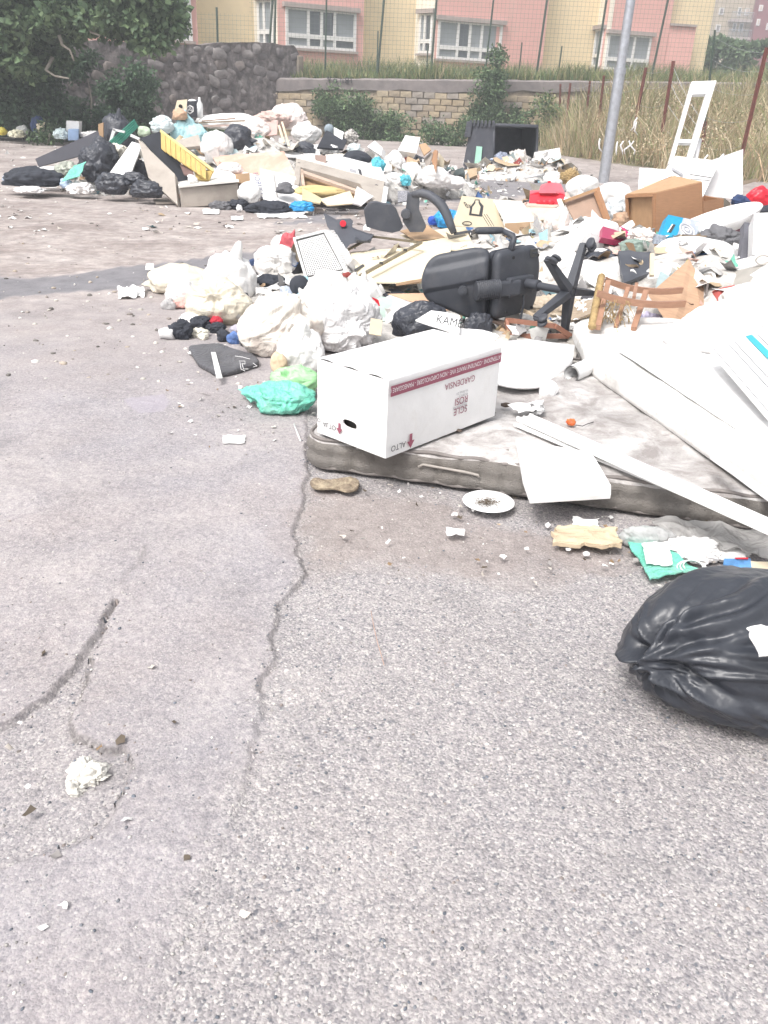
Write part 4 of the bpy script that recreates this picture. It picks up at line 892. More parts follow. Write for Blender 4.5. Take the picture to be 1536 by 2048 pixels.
scraps('near_litter', 'small paper and dry leaf scraps dotted over the asphalt beside the front heap', np.vstack([strew(330, 690, 640, 900, 60), strew(620, 950, 1240, 1180, 60), strew(1200, 1040, 1536, 1150, 60), strew(0, 1100, 500, 1900, 16)]), .026, 62, LP + [((.10, .08, .06), 5), ((.25, .17, .1), 4)], flat=.85)
# ---------------------------------------------------------------- near mattress, foam slab, box on it
Z0 = Z_ * 0
mA = g(612, 935)[:2]; mdir = unit((g(1300, 1032) - g(612, 935))[:2]); mper = np.array([-mdir[1], mdir[0]])
MT = .155
mo = rpoly([mA, mA + mdir * 2.0, mA + mdir * 2.0 + mper * 1.75, mA + mper * 1.75], .10, 6)
mat = thing('mattress', (*mA, 0), 'large stained double mattress lying flat on the ground under the white plant box', 'mattress')
def mtop(x, y):
    q = np.stack([x, y, 0 * x], -1); a_ = (x * mdir[0] + y * mdir[1]) / .19; b_ = (x * mper[0] + y * mper[1]) / .19
    return .022 * fbm(q * 1.8, 3, 5) * 2 + .008 * (crease(q * 6, 3, 8) - .4) + .007 * (np.abs(np.sin(math.pi * (a_ + b_) / 2)) ** .4 * np.abs(np.sin(math.pi * (a_ - b_) / 2)) ** .4 - .7)
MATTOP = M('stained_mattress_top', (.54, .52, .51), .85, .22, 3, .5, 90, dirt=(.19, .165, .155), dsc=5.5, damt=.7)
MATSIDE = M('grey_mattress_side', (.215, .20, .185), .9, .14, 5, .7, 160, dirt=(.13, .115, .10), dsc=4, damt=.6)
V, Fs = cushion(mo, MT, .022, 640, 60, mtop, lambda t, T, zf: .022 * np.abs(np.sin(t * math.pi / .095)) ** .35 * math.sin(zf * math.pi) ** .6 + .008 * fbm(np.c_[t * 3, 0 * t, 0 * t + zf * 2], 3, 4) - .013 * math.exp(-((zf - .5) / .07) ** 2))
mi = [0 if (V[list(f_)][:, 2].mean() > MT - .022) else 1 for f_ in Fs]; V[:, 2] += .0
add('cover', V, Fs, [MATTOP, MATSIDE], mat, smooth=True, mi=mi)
ro, _ = resample(mo, 260)
for zz in (MT - .006, .016): add('piping', *tube([(*p, zz + .004 * math.sin(i * .9)) for i, p in enumerate(ro)], .0085, 6, closed=True), M('piping_tape', (.20, .18, .17), .8, .2, 20, .3, 60), mat, smooth=True)
add('handle_strap', *tube([np.array([*(mA + mdir * t - mper * .018), z_]) for t, z_ in ((.52, .085), (.54, .10), (.62, .096), (.72, .092), (.78, .086), (.785, .078))], .006, 6), M('strap_tape', (.36, .33, .30), .8, .1, 20, .3, 60), mat, smooth=True)
# box: printed plant carton standing upside down
C0 = g(770, 917, MT + .012); L0 = g(639, 866, MT + .012); R0 = g(962, 822, MT + .012)
ea = unit(L0 - C0); eb = (R0 - C0) - ea * ((R0 - C0) @ ea); eb = unit(eb); ea = unit(ea * .985 - eb * .0 + (np.cross(eb, Z_) * 0)); LA, LB = .405, .775
lo, hi = .1, .8
for _ in range(40):
    h_ = (lo + hi) / 2
    if pr(C0 + Z_ * h_)[1] > 762: lo = h_
    else: hi = h_
BH = h_
box = thing('plant_carton', C0, 'large white plant carton with maroon stripe, standing upside down on the mattress corner', 'box')
na = np.cross(ea, Z_); na = na if na @ eb < 0 else -na         # outward normal of the end panel
nb = -ea                                                       # outward normal of the long side
T_ = .005
# end panel with a hand hole
def W(u, v, nrm_off=0): return C0 + ea * u + Z_ * v - eb * nrm_off
hc = (.205, .095); K = 40; ov = []
for k in range(K):
    an = 2 * math.pi * k / K; cx, sx = math.cos(an), math.sin(an); ov.append((hc[0] + .042 * np.sign(cx) * abs(cx) ** .75, hc[1] + .0175 * np.sign(sx) * abs(sx) ** .75))
rect = []
for k in range(K):
    an = 2 * math.pi * k / K; dx, dy = math.cos(an), math.sin(an)
    tx = ((LA - hc[0]) if dx > 0 else -hc[0]) / dx if abs(dx) > 1e-9 else 1e9; ty = ((BH - hc[1]) if dy > 0 else -hc[1]) / dy if abs(dy) > 1e-9 else 1e9
    t = min(tx, ty); rect.append([hc[0] + dx * t, hc[1] + dy * t])
for cu, cv in ((0, 0), (LA, 0), (LA, BH), (0, BH)):
    i = min(range(K), key=lambda k: (rect[k][0] - cu) ** 2 + (rect[k][1] - cv) ** 2); rect[i] = [cu, cv]
def bow(u, v): return .006 * math.sin(math.pi * np.clip(u / LA, 0, 1)) * math.sin(math.pi * np.clip(v / BH, 0, 1))
V = [W(u, v, 0 + bow(u, v)) for u, v in rect] + [W(u, v, bow(u, v)) for u, v in ov] + [W(u, v, -T_) for u, v in rect] + [W(u, v, -T_) for u, v in ov]
Fs = [(k, (k + 1) % K, K + (k + 1) % K, K + k) for k in range(K)] + [(2 * K + k, 3 * K + k, 3 * K + (k + 1) % K, 2 * K + (k + 1) % K) for k in range(K)] + [(K + k, K + (k + 1) % K, 3 * K + (k + 1) % K, 3 * K + k) for k in range(K)] + [(k, 2 * K + k, 2 * K + (k + 1) % K, (k + 1) % K) for k in range(K)]
add('end_panel', V, Fs, WHITECARD, box)
Cb = C0 - ea * .0
add('side_panel', *slab([Cb + eb * .0, Cb + eb * LB, Cb + eb * LB + Z_ * BH, Cb + Z_ * BH], T_, 12, 8, .0, bend=lambda u, v: (.006 * math.sin(math.pi * u) * math.sin(math.pi * v)) * (1 if np.cross(eb, Z_) @ nb > 0 else -1)), WHITECARD, box, autos=30)
add('side_panel', *slab([C0 + ea * LA, C0 + ea * LA + eb * LB, C0 + ea * LA + eb * LB + Z_ * BH, C0 + ea * LA + Z_ * BH], T_), WHITECARD, box)
add('end_panel', *slab([C0 + eb * LB, C0 + eb * LB + ea * LA, C0 + eb * LB + ea * LA + Z_ * BH, C0 + eb * LB + Z_ * BH], T_), WHITECARD, box)
add('lid_flap', *slab([C0 + Z_ * (BH + .002) + eb * .004, C0 + Z_ * (BH + .002) + eb * LB, C0 + Z_ * (BH + .002) + eb * LB + ea * LA, C0 + Z_ * (BH + .002) + ea * LA + eb * .004], .004, 16, 20, 0, bend=lambda u, v: (.007 * (abs(math.sin(v * 9.0)) ** 2) * max(0, 1 - u * 6) - .0 + .004 * math.sin(3 * v) * math.sin(3 * u)) * (1 if np.cross(eb, ea)[2] > 0 else -1)), WHITECARD, box, autos=30)
hx = C0 + ea * .02 + eb * .02
add('inner_shade', *para(hx + eb * .02, hx + eb * (LB - .05) , hx + eb * .02 + ea * (LA - .05), hx + eb * .02 + Z_ * (BH - .03)), M('box_shade', (.08, .075, .07), .9, .1, 4, 0), box)  # added dark block, paints the shade seen through the hand hole
def onside(u, v, off=.011): return C0 + eb * u + Z_ * v + nb * off      # u along the long side, v up
add('stripe', *slab([onside(.008, BH - .066, .0105), onside(LB - .006, BH - .066, .0105), onside(LB - .006, BH - .022, .0105), onside(.008, BH - .022, .0105)], .001, 12, 1, 0), MAROON, box)
letters('ATTENZIONE - CONTIENE PIANTE VIVE - NON CAPOVOLGERE - MANEGGIARE CON CURA', onside(LB - .015, BH - .031, .0125), -eb, -Z_, .028, WHITEINK, box, sx=.98 * .75 / .98)
letters('GARDENSIA', onside(.575, BH - .088, .0115), -eb, -Z_, .040, MAROON, box, sx=1.0)
for k, (s_, v_) in enumerate((('Via Etnea 251', .145), ('95100 CT', .160), ('00259/PD', .195), ('PRODUZIONE', .210), ('ITALIA', .225))): letters(s_, onside(.53, BH - v_, .0115), -eb, -Z_, .016, GREYINK, box)
letters('SCLE\nROSI', onside(.535, .115, .0115), -eb, -Z_, .046, MAROON, box)
letters('ALTO', onside(.115, .050, .0115), -eb, -Z_, .036, INK, box)
def arrow(o, xd, yd, s, par): add('arrow', *prism([o + xd * a_ * s + yd * b_ * s for a_, b_ in ((-.12, 0), (-.12, .5), (-.35, .5), (0, 1), (.35, .5), (.12, .5), (.12, 0))], .001), MAROON, par)
arrow(onside(.148, .075, .0115), eb, -Z_, .065, box)
def onend(u, v): return C0 + ea * u + Z_ * v - eb * (.0085)
letters('ALTO', onend(.365, .065) , -ea, -Z_, .032, INK, box); arrow(onend(.262, .085), ea, -Z_, .05, box)
letters('O', onend(.400, .072), -ea, -Z_, .026, INK, box)
# foam slab lying over the mattress
FZ = .27
fo = rpoly([g(x, y, FZ)[:2] for x, y in ((1140, 636), (1360, 636), (1620, 780), (1660, 990), (1560, 965), (1178, 712))], [.22, .15, .2, .3, .12, .15], 7)
fdir = unit((g(1560, 965, FZ) - g(1178, 712, FZ))[:2]); fo0 = g(1178, 712, FZ)[:2]
def ftop(x, y):
    p = (x - fo0[0]) * -fdir[1] + (y - fo0[1]) * fdir[0]; z = .010 * fbm(np.stack([x, y, 0 * x], -1) * 3, 3, 3) * 2
    for q_, a_ in ((.12, .010), (.17, .006), (.34, .012), (.52, .008)): z = z - a_ * np.exp(-((p - q_) / .007) ** 2)
    return z + .02 * np.clip((p - .34) / .3, 0, 1)
single('foam_slab', 'long white foam mattress with rounded corners lying diagonally across the stained mattress', 'mattress', (lambda vf: (vf[0] + [0, 0, MT + .01], vf[1]))(cushion(fo, .10, .028, 260, 60, ftop)), M('white_foam', (.74, .73, .71), .8, .06, 4, .2, 80, dirt=(.36, .33, .30), dsc=6, damt=.5))
bq = [g(1238, 700, .285), g(1325, 655, .30), g(1690, 850, .29), g(1640, 968, .275)]
board('white_board', 'long white board lying along the right half of the foam mattress', 'board', bq, .014, WHITECLEAN, nx=20, ny=40, amp=.004, freq=3)
bq = [g(1420, 915, .262), g(1432, 908, .262), g(1560, 1000, .255), g(1548, 1010, .255)]
board('white_strip', 'narrow white strip with grey streaks near the lower edge of the foam mattress', 'strip', bq, .008, WHITECLEAN, nx=4, ny=20, amp=.003)
# large bowl shaped white sheet in the corner and rings under it
bowl = [d(965, 684, 4.9), d(1000, 682, 4.95), d(1060, 678, 5.0), d(1110, 685, 4.95), d(1150, 690, 4.8), d(1146, 715, 4.62), d(1118, 745, 4.42), d(1085, 772, 4.25), d(1045, 786, 4.18), d(1005, 778, 4.28), d(972, 764, 4.4), d(958, 720, 4.6)]
Vb = np.array(bowl); cb = Vb.mean(0) + [0, 0, .03]; rows = [Vb + [0, 0, -.035], Vb]
for s in (.94, .8, .6, .35): rows.append(cb + (Vb - cb) * s - [0, 0, .02 * (1 - s)])
nb_ = len(Vb); Vv = np.vstack(rows + [[cb - [0, 0, .012]]]); Fs = [(r * nb_ + i, r * nb_ + (i + 1) % nb_, (r + 1) * nb_ + (i + 1) % nb_, (r + 1) * nb_ + i) for r in range(5) for i in range(nb_)] + [(5 * nb_ + i, 5 * nb_ + (i + 1) % nb_, 6 * nb_) for i in range(nb_)]
single('white_tray', 'white moulded tray with a curved lower rim lying behind the plant carton on the mattress', 'tray', (Vv, Fs), WHITECLEAN)
cr_ = g(1038, 778, MT + .02)
single('white_dish', 'white dish rim peeping out below the moulded tray', 'dish', lathe([(.001, .012), (.10, .012), (.16, .028), (.165, .03), (.162, .022), (.10, .004), (.001, .003)], 40, cr_ + [0, .09, 0]), WHITECLEAN, autos=60)
pc = g(1143, 745, MT + .055)
single('pipe_piece', 'short white plastic pipe lying between tray and foam slab', 'pipe', (lambda o_, i_: join(o_, (i_[0], [f_[::-1] for f_ in i_[1]])))(tube([pc + [-.005, -.03, 0], pc + [.22, .26, .0]], .046, 22, caps=False), tube([pc + [-.005, -.03, 0], pc + [.22, .26, 0]], .038, 22, caps=False)), WHITECLEAN)
single('white_bulb', 'small white pear shaped bulb on the mattress beside the pipe', 'bulb', sack(g(1096, 780, MT + .035), (.05, .05, .045), 3, 4, .03, knot=(-.2, -.1, 1), neck=.9, folds=3), WHITECLEAN)
single('plastic_tulip', 'red and orange plastic tulip head on the mattress', 'flower', sack(g(1143, 845, MT + .018), (.024, .017, .017), 5, 4, .12, knot=(-.6, .1, .6), neck=.2), M('tulip_red', (.60, .07, .03), .4, .5, 9, .1, 30, dirt=(.65, .25, .05), dsc=30, damt=.8))
single('wire_bit', 'thin dark bent stem lying beside the red tulip head', 'wire', tube([g(1152, 850, MT + .015), g(1165, 852, MT + .02), g(1174, 848, MT + .015), g(1187, 844, MT + .015)], .002, 5), INK)
for k, (x, y, r_) in enumerate(((1018, 904, .014), (918, 861, .010), (1012, 810, .016))): single('dirt_clod', ['dark clod beside the white panel on the mattress', 'small dark clod on the mattress right of the carton print', 'brown clod near the torn paper on the mattress'][k], 'clod', sack(g(x, y, MT + .012), (r_ * 1.6, r_, r_ * .7), 60 + k, 3, .3), M('soil_clod', (.10, .075, .06), .9, .3, 40, .6, 90))
board('torn_paper', 'torn grey and white paper on the mattress above the long trim', 'paper', [g(1015, 812, MT + .03), g(1085, 800, MT + .05), g(1088, 822, MT + .03), g(1040, 825, MT + .02)], .002, WHITECARD, nx=14, ny=8, amp=.02, freq=9, jag=.12, seed=4)
board('torn_paper', 'crumpled blackened foil scrap at the upper end of the long trim', 'paper', [g(1054, 812, MT + .03), g(1086, 806, MT + .05), g(1090, 824, MT + .03), g(1060, 828, MT + .02)], .002, M('burnt_foil', (.22, .22, .22), .4, .8, 30, .5, 60), nx=12, ny=8, amp=.03, freq=14, jag=.1, seed=6)
# long white trims: profiled lengths lying diagonally over mattress edge
TRIM = M('white_pvc_trim', (.80, .80, .79), .5, .03, 5, .03, 30, dirt=(.5, .47, .44), dsc=9, damt=.3)
def trim(name, label, pA, pB, wd, up, par=None):
    ax = unit(pB - pA); sd = unit(np.cross(ax, Z_)); nn = np.cross(sd, ax); prof = [(-.5, 0), (-.5, .30), (-.42, .30), (-.40, .16), (-.06, .16), (-.05, .24), (.02, .24), (.03, .16), (.38, .16), (.40, .30), (.5, .30), (.5, 0)]
    P0 = [pA + sd * u * wd + nn * v * up for u, v in prof]; P1 = [pB + sd * u * wd + nn * v * up for u, v in prof]; k = len(prof)
    return single(name, label, 'trim', (np.array(P0 + P1), [(i, (i + 1) % k, k + (i + 1) % k, k + i) for i in range(k)] + [tuple(range(k))[::-1], tuple(range(k, 2 * k))]), TRIM, 'long white plastic trims', smooth=False)
trim('plastic_trim', 'long white ribbed plastic trim running from mid mattress out over its front edge to the right border', g(1046, 838, MT + .035), g(1640, 1105, .20), .085, .07)
trim('plastic_trim', 'second, narrower white plastic trim tucked under the left side of the long ribbed one', g(1034, 850, MT + .022), g(1420, 1010, MT + .015), .045, .035)
# white panel hanging over mattress edge
pp = [g(1032, 883, MT + .05), g(1180, 908, MT + .045), g(1192, 925, MT + .04), g(1221, 975, .145), g(1221, 993, .125), g(1060, 1003, .12), g(1046, 962, .14)]
pan = single('foam_packing_sheet', 'white packing sheet with cut corners drooping over the mattress front edge', 'packing', prism(pp, .018, Z_), WHITECARD, smooth=False, autos=None)
letters('ХАNУ  ZAIL  F  3 - GO .A'.replace('Х', 'X').replace('У', 'Y'), g(1110, 996, .135 + .012), unit(g(1180, 990, .135) - g(1110, 996, .135)), unit(g(1110, 980, .142) - g(1110, 996, .135)), .022, GREYINK, pan, sx=.8)
letters('EPS', g(1156, 935, .155 + .012), unit(g(1160, 960, .15) - g(1156, 935, .155)), unit(g(1175, 935, .155) - g(1156, 935, .155)), .03, M('pale_teal_ink', (.35, .6, .6), .7, .1, 9, 0), pan)
# plate on the ground
pl = g(976, 1013, .0); plate = single('oval_plate', 'white plate with thin grey rim lines holding brown pine needles on the asphalt', 'plate', lathe([(.001, .008), (.065, .008), (.085, .016), (.105, .022), (.108, .020), (.085, .008), (.06, .002), (.001, .002)], 56, pl + [0, 0, .005]), WHITECLEAN, autos=60)
for rr in (.101, .094): add('rim_line', *tube([pl + [rr * math.cos(t), rr * math.sin(t), .0245 if rr > .1 else .0222] for t in np.linspace(0, 6.283, 60, endpoint=False)], .0009, 4, closed=True), GREYINK, plate)
nd = []; rp = random.Random(3)
for _ in range(230):
    p = pl + [rp.gauss(-.005, .026), rp.gauss(0, .018), .017 + rp.random() * .012]; an = rp.uniform(0, 6.28); l = rp.uniform(.006, .02); nd.append(tube([p, p + [l * math.cos(an), l * math.sin(an), rp.uniform(-.003, .004)]], .0007, 3, caps=False))
single('pine_needles', 'small heap of brown needles and crumbs on the white plate', 'needles', join(*nd), M('needle_brown', (.13, .095, .06), .9, .3, 60, 0), kind='stuff')
# shoe sole
sp = [g(x, y, .01) for x, y in ((618, 966), (632, 958), (655, 963), (680, 960), (705, 956), (720, 966), (716, 980), (695, 986), (668, 978), (645, 980), (625, 978))]
oc = np.array([p[:2] for p in sp]); V, Fs = cushion(rpoly(list(oc), .02, 3), .016, .005, 80, 8, lambda x, y: -.007 * (crease(np.stack([x, y, 0 * x], -1) * 30, 2, 3) > .35) + .003 * fbm(np.stack([x, y, 0 * x], -1) * 60, 2, 2))
single('shoe_sole', 'muddy yellowed shoe sole lying on the asphalt before the mattress', 'shoe', (V + [0, 0, .006], Fs), M('muddy_sole', (.42, .35, .25), .9, .3, 30, .8, 80, dirt=(.16, .12, .09), dsc=25, damt=.8))
single('white_stick', 'thin white stick leaning on the ground left of the mattress corner', 'stick', cyl(g(588, 848, .012), g(601, 882, .008), .004, 6), WHITECLEAN)
def paper(label, box, seed, m=WHITECARD, h=.02, name='paper_scrap', jag=.07, amp=.014, fq=14, rot=0, group=None):
    x0, y0, x1, y1 = box; r_ = rot
    return board(name, label, 'paper', [g(x0, (y0 * (1 - r_) + y1 * r_), .012), g(x1 * (1 - r_) + x0 * r_, y0, .012 + h), g(x1, y1 * (1 - r_) + y0 * r_, .012), g(x0 * (1 - r_) + x1 * r_, y1, .012)], .0015, m, nx=14, ny=12, amp=amp, freq=fq, jag=jag, seed=seed, group=group)
YP = M('yellowed_paper', (.68, .66, .61), .8, .1, 20, .3, 60, dirt=(.48, .44, .38), dsc=20, damt=.5)
paper('flat white paper scrap on the asphalt left of the green bag', (446, 871, 490, 887), 3, h=.003, amp=.006)
bag('paper_wad', 'crumpled pale paper wad at the lower left on the asphalt', (138, 1516, 206, 1572), YP, -.02, .8, cat='paper', wr=.75, sub=5, flat=.3, lump=.5, fr=1.6)
bag('paper_wad', 'second crumpled leaf of the pale paper wad at lower left', (165, 1535, 214, 1575), YP, -.02, .8, cat='paper', wr=.75, sub=5, flat=.3, lump=.5, fr=1.6)
bag('paper_wad', 'small yellowish paper tip below the lower left paper wad', (134, 1565, 168, 1597), YP, -.02, .8, cat='paper', wr=.75, sub=5, flat=.3, lump=.5, fr=1.6)
bag('paper_scrap', 'tiny white paper scrap at the lower left edge of the asphalt', (190, 1705, 208, 1724), WHITECARD, -.025, .8, cat='paper', wr=.8, sub=4, flat=.25, lump=.6, fr=1.3)
bag('paper_scrap', 'tiny cream paper scrap below the tiny white one', (192, 1734, 218, 1754), YP, -.025, .8, cat='paper', wr=.8, sub=4, flat=.25, lump=.6, fr=1.3)
paper('white tissue lying on the dark strip near the dirt yard', (237, 573, 272, 596), 10, h=.06, jag=.12, amp=.03, fq=6)
paper('white tissue tail beside the cream bag end', (262, 572, 290, 592), 12, h=.04, jag=.12, amp=.03, fq=6)
paper('small torn white paper right of the plate', (893, 1058, 930, 1072), 11, h=.01, jag=.12)
paper('white scrap on the dark strip at upper left', (292, 527, 308, 540), 14, h=.05, jag=.12)
paper('dirty torn cardboard flake on the ground above the pink brown paper bag', (1145, 1035, 1196, 1052), 16, h=.02, jag=.12)
# brown paper bag with print
pb4 = [g(1112, 1052, .02), g(1232, 1062, .035), g(1240, 1100, .02), g(1108, 1092, .015)]
pbag = board('brown_paper_bag', 'crumpled tan paper bag with faint printed lines on the ground right of the plate', 'bag', pb4, .016, M('tan_paper', (.58, .47, .33), .85, .1, 10, .4, 60, dirt=(.33, .24, .15), dsc=8, damt=.4), nx=44, ny=24, amp=.030, freq=7, jag=.12, seed=22)
for k, (x, y) in enumerate(((1115, 1066), (1150, 1076), (1168, 1062), (1118, 1084), (1172, 1088))): letters('SCHWARZBROT EDEKA'[:12 + k], g(x, y, .050), unit(pb4[1] - pb4[0]), unit(pb4[0] - pb4[3]), .010, M('brown_ink2', (.25, .18, .12), .8), pbag, sx=.9)
single('white_stone', 'round white stone on the ground below the tan paper bag', 'stone', sack(g(1173, 1108, .008), (.013, .012, .010), 6, 3, .05), WHITECLEAN)
# ---------------------------------------------------------------- bottom right: big black sack and plastic
c = g(1508, 1292, .172); r = np.array([.350, .265, .205])
kn = d(1236, 1292, 2.02)
V, Fs = sack(c, r, 12, 7, .02, None, .07, .74, fr=1.5); Dn = (V - c) / r
kd = unit([-.90, -.42, .06]); a_ = unit(np.cross(kd, Z_)); b_ = np.cross(kd, a_); Du = Dn / np.linalg.norm(Dn, axis=1)[:, None]; t = np.arccos(np.clip(Du @ kd, -1, 1)); ph = np.arctan2(Du @ b_, Du @ a_)
def ridge(f, s_, w_, st=.22): return np.exp(-(np.abs(2 * vn(np.c_[np.cos(ph) * f, np.sin(ph) * f, t * st * f + 3], s_) - 1) / w_) ** 2)
long_ = np.minimum(1, t * 2.0) * np.exp(-(t / 1.25) ** 2); mid_ = np.minimum(1, t * 4) * np.exp(-(t / .75) ** 2); near_ = np.minimum(1, t * 6) * np.exp(-(t / .42) ** 2)
msk = np.clip(fbm(Du * 2.2, 2, 33) * 2 + .75, .1, 1.4)
disp = starfold(t, ph + .25 * fbm(Du * 1.5, 2, 9), 21, 26, .075, (.045, .11), (.6, 2.1)) + starfold(t, ph, 22, 34, .045, (.02, .05), (.3, .9)) + starfold(t, ph, 23, 40, .03, (.012, .03), (.2, .5))
disp = disp * (.35 + .9 * np.clip(vn(Du * 1.6, 71) * 1.6 - .3, 0, 1)) + .012 * (crease(Du * 1.7 + 4, 2, 19) - .4) * np.minimum(1, t) + .005 * (crease(Du * 5, 3, 29) - .4) + .0022 * (crease(Du * 15, 2, 39) - .4)
V = V + Du * disp[:, None] - kd * (.055 * np.exp(-(t / .26) ** 2))[:, None] + kd * (.03 * np.exp(-(t / .08) ** 2))[:, None]
V[:, 2] = np.maximum(V[:, 2], .004)
NEARBLACK = M('near_black_sack', (.036, .040, .050), .37, .15, 3, .05, 90, spec=.5, dirt=(.10, .10, .10), dsc=30, damt=.15, wrinkle=.1)
big = single('black_sack', 'big glossy black rubbish sack with folds running to its tied left end', 'bag', (V, Fs), NEARBLACK)
kp = V[np.argmax(V @ kd * (t < .3))]
add('knot', *sack(kp + kd * .0, (.022, .018, .016), 4, 4, .25), NEARBLACK, big, smooth=True)
board('white_insert', 'white crumpled card poking out of the tear in the big black sack', 'card', [g(1494, 1256, .42), g(1580, 1250, .43), g(1585, 1315, .39), g(1520, 1312, .40)], .004, WHITECARD, nx=10, ny=8, amp=.01, jag=.12, seed=3)
_c, _r = fit((1400, 1380, 1640, 1530), 0, .9)
single('black_sack', 'dark lower end of a second black sack under the big one at the right edge', 'bag', sack(g(1640, 1395, .05), (.24, .12, .08), 81, 5, .12, None, .2, .7), NEARBLACK)
SHEETCLR = CLEARBAG
board('clear_plastic_sheet', 'greyish clear plastic film lying along the mattress foot at the right', 'film', [g(1292, 1036, .03), g(1560, 1058, .05), g(1560, 1120, .03), g(1340, 1090, .02)], .002, M('grey_film', (.50, .49, .48), .25, .1, 9, .1, 30, trans=.35, alpha=.8, wrinkle=.7), nx=50, ny=26, amp=.045, freq=5, jag=.06, seed=31)
bag('white_carrier_bag', 'crumpled white carrier bag spread above the big black sack', (1330, 1068, 1440, 1128), WHITEBAG, .0, .9, wr=.3, sub=5, flat=.5)
bag('white_carrier_bag', 'flattened white bag at the right edge above the black sack', (1400, 1080, 1500, 1125), WHITEBAG, .0, .9, wr=.3, sub=5, flat=.5)
bag('plastic_bottle', 'crushed clear plastic bottle lying above the teal bag', (1236, 1050, 1352, 1098), CLEARBAG, .0, .3, wr=.2, sub=4, cat='bottle')
board('teal_bag', 'flattened teal green plastic bag curving down to the black sack', 'bag', [g(1246, 1070, .02), g(1300, 1078, .03), g(1400, 1140, .02), g(1300, 1165, .012)], .006, TEALBAG, nx=30, ny=16, amp=.016, freq=7, jag=.06, seed=33)
board('napkin', 'white spotted paper napkin lying on the teal bag', 'napkin', [g(1284, 1084, .045), g(1336, 1084, .05), g(1344, 1128, .04), g(1292, 1126, .04)], .003, WHITECARD, nx=16, ny=14, amp=.012, freq=12, jag=.08, seed=34)
hc_ = g(1385, 1138, .02); single('wire_loops', 'loops of white cord beside the top of the black sack', 'cord', join(*[tube([hc_ + [(.055 - .01 * k) * math.cos(t), (.04 - .008 * k) * math.sin(t), .006 * k + .012 * math.sin(t)] for t in np.linspace(-.3, 3.6, 20)], .0028, 5) for k in range(3)]), WHITECLEAN)
bc = [g(1448, 1118, .03), g(1500, 1118, .03), g(1503, 1140, .02), g(1446, 1132, .02)]
cardx = board('picture_card', 'small glossy blue and red picture card behind the black sack', 'card', bc, .006, M('card_blue', (.10, .25, .5), .3, .4, 30, 0), nx=4, ny=3)
add('red_print', *slab([bc[0] * (1 - a) + bc[1] * a + [0, -.003 - b * .02, .008] for a, b in ((.35, 0), (.9, .05), (.85, .6), (.4, .5))], .001), RED, cardx)
board('cardboard_scrap', 'pale brown cardboard scrap behind the black sack at the right border', 'cardboard', [g(1500, 1122, .03), g(1575, 1125, .03), g(1575, 1150, .02), g(1498, 1142, .02)], .004, CARDLIGHT, nx=10, ny=6, amp=.006, jag=.05)
single('thin_twig', 'long thin pinkish twig on the coarse asphalt', 'twig', tube([g(742, 1222, .008), g(748, 1255, .008), g(755, 1285, .009), g(764, 1315, .007), g(768, 1330, .007)], .0012, 5), M('twig', (.45, .3, .24), .9, .1, 30, 0))
# ---------------------------------------------------------------- left of the box: bags and clothes
bag('green_bag', 'sea-green tied carrier bag on the asphalt left of the carton', (508, 762, 632, 834), TEALBAG, .0, .75, sub=6, knot=(-.9, -.1, .2), wr=.12, seed=311)
board('green_bag_flap', 'pale torn mouth of the sea-green carrier bag', 'bag', [g(478, 780, .05), g(520, 770, .10), g(545, 790, .10), g(500, 806, .03)], .002, TEALBAG, nx=16, ny=10, amp=.02, freq=9, jag=.1, seed=35)
bag('light_green_bag', 'lime-green thin bag tucked behind the sea-green bag', (540, 728, 640, 800), LGREEN, .0, .7, sub=5, knot=(-.4, -.5, .7), wr=.16)
bag('paper_wad', 'brownish paper wad on top of the lime-green bag', (540, 705, 575, 750), M('tan_wad', (.6, .47, .33), .8, .15, 9, .3, 50), .06, .9, cat='paper')
BG = 'translucent white rubbish bags at the left of the front heap'
bag('white_sack', 'bulging translucent white bag directly behind the lime-green bag', (548, 655, 655, 765), WHITEBAG, .0, .8, sub=6, knot=(.2, -.3, 1), wr=.10, group=BG, seed=322)
bag('white_sack', 'largest translucent white bag behind the carton, with creamy lower side', (472, 585, 640, 722), M('cream_white_bag', (.78, .73, .66), .42, .08, 3, .1, 30, dirt=(.60, .42, .33), dsc=4, damt=.5, wrinkle=.5), .0, .8, sub=6, knot=(.5, -.5, .8), wr=.08, group=BG, seed=323, neck=.1)
bag('white_sack', 'crinkled white bag with grey print just left of the carton top edge', (600, 570, 760, 710), M('printed_white_bag', (.76, .75, .75), .42, .08, 6, .1, 30, dirt=(.42, .41, .42), dsc=14, damt=.5, wrinkle=.6), .0, .85, sub=6, knot=(.5, -.8, -.1), wr=.10, group=BG, seed=327, neck=.1, folds=14)
bag('cream_sack', 'tied cream coloured rubbish bag with folds running to its knot', (370, 560, 512, 655), CREAMBAG, .0, .8, sub=6, knot=(-.1, -.85, .55), wr=.08, seed=341, neck=.12, folds=14)
bag('white_sack', 'white bag lying over the back of the tied cream bag', (408, 508, 512, 610), WHITEBAG, .0, .9, sub=5, knot=(.3, .1, 1), wr=.12, group=BG)
bag('cream_sack', 'long flat cream bag tapering to the left on the dirt', (292, 528, 432, 590), CREAMBAG, .0, .8, sub=5, knot=(-1, -.2, -.3), wr=.10, neck=.12)
bag('white_sack', 'small white bag between long cream bag and tied cream bag', (326, 562, 400, 612), WHITEBAG, .0, .8, sub=5, group=BG)
bag('pink_cloth', 'small salmon pink rag below the small white bag', (345, 595, 385, 618), PINKCLOTH, .0, .8, cat='cloth', wr=.25)
bag('clear_wrapper', 'crumpled clear wrapper left of the salmon rag', (322, 598, 352, 622), CLEARBAG, .0, .8, cat='wrapper', wr=.3)
bag('white_cloth', 'white cloth under the front of the tied cream bag', (355, 622, 420, 655), WHITEBAG, .0, .8, cat='cloth', wr=.2)
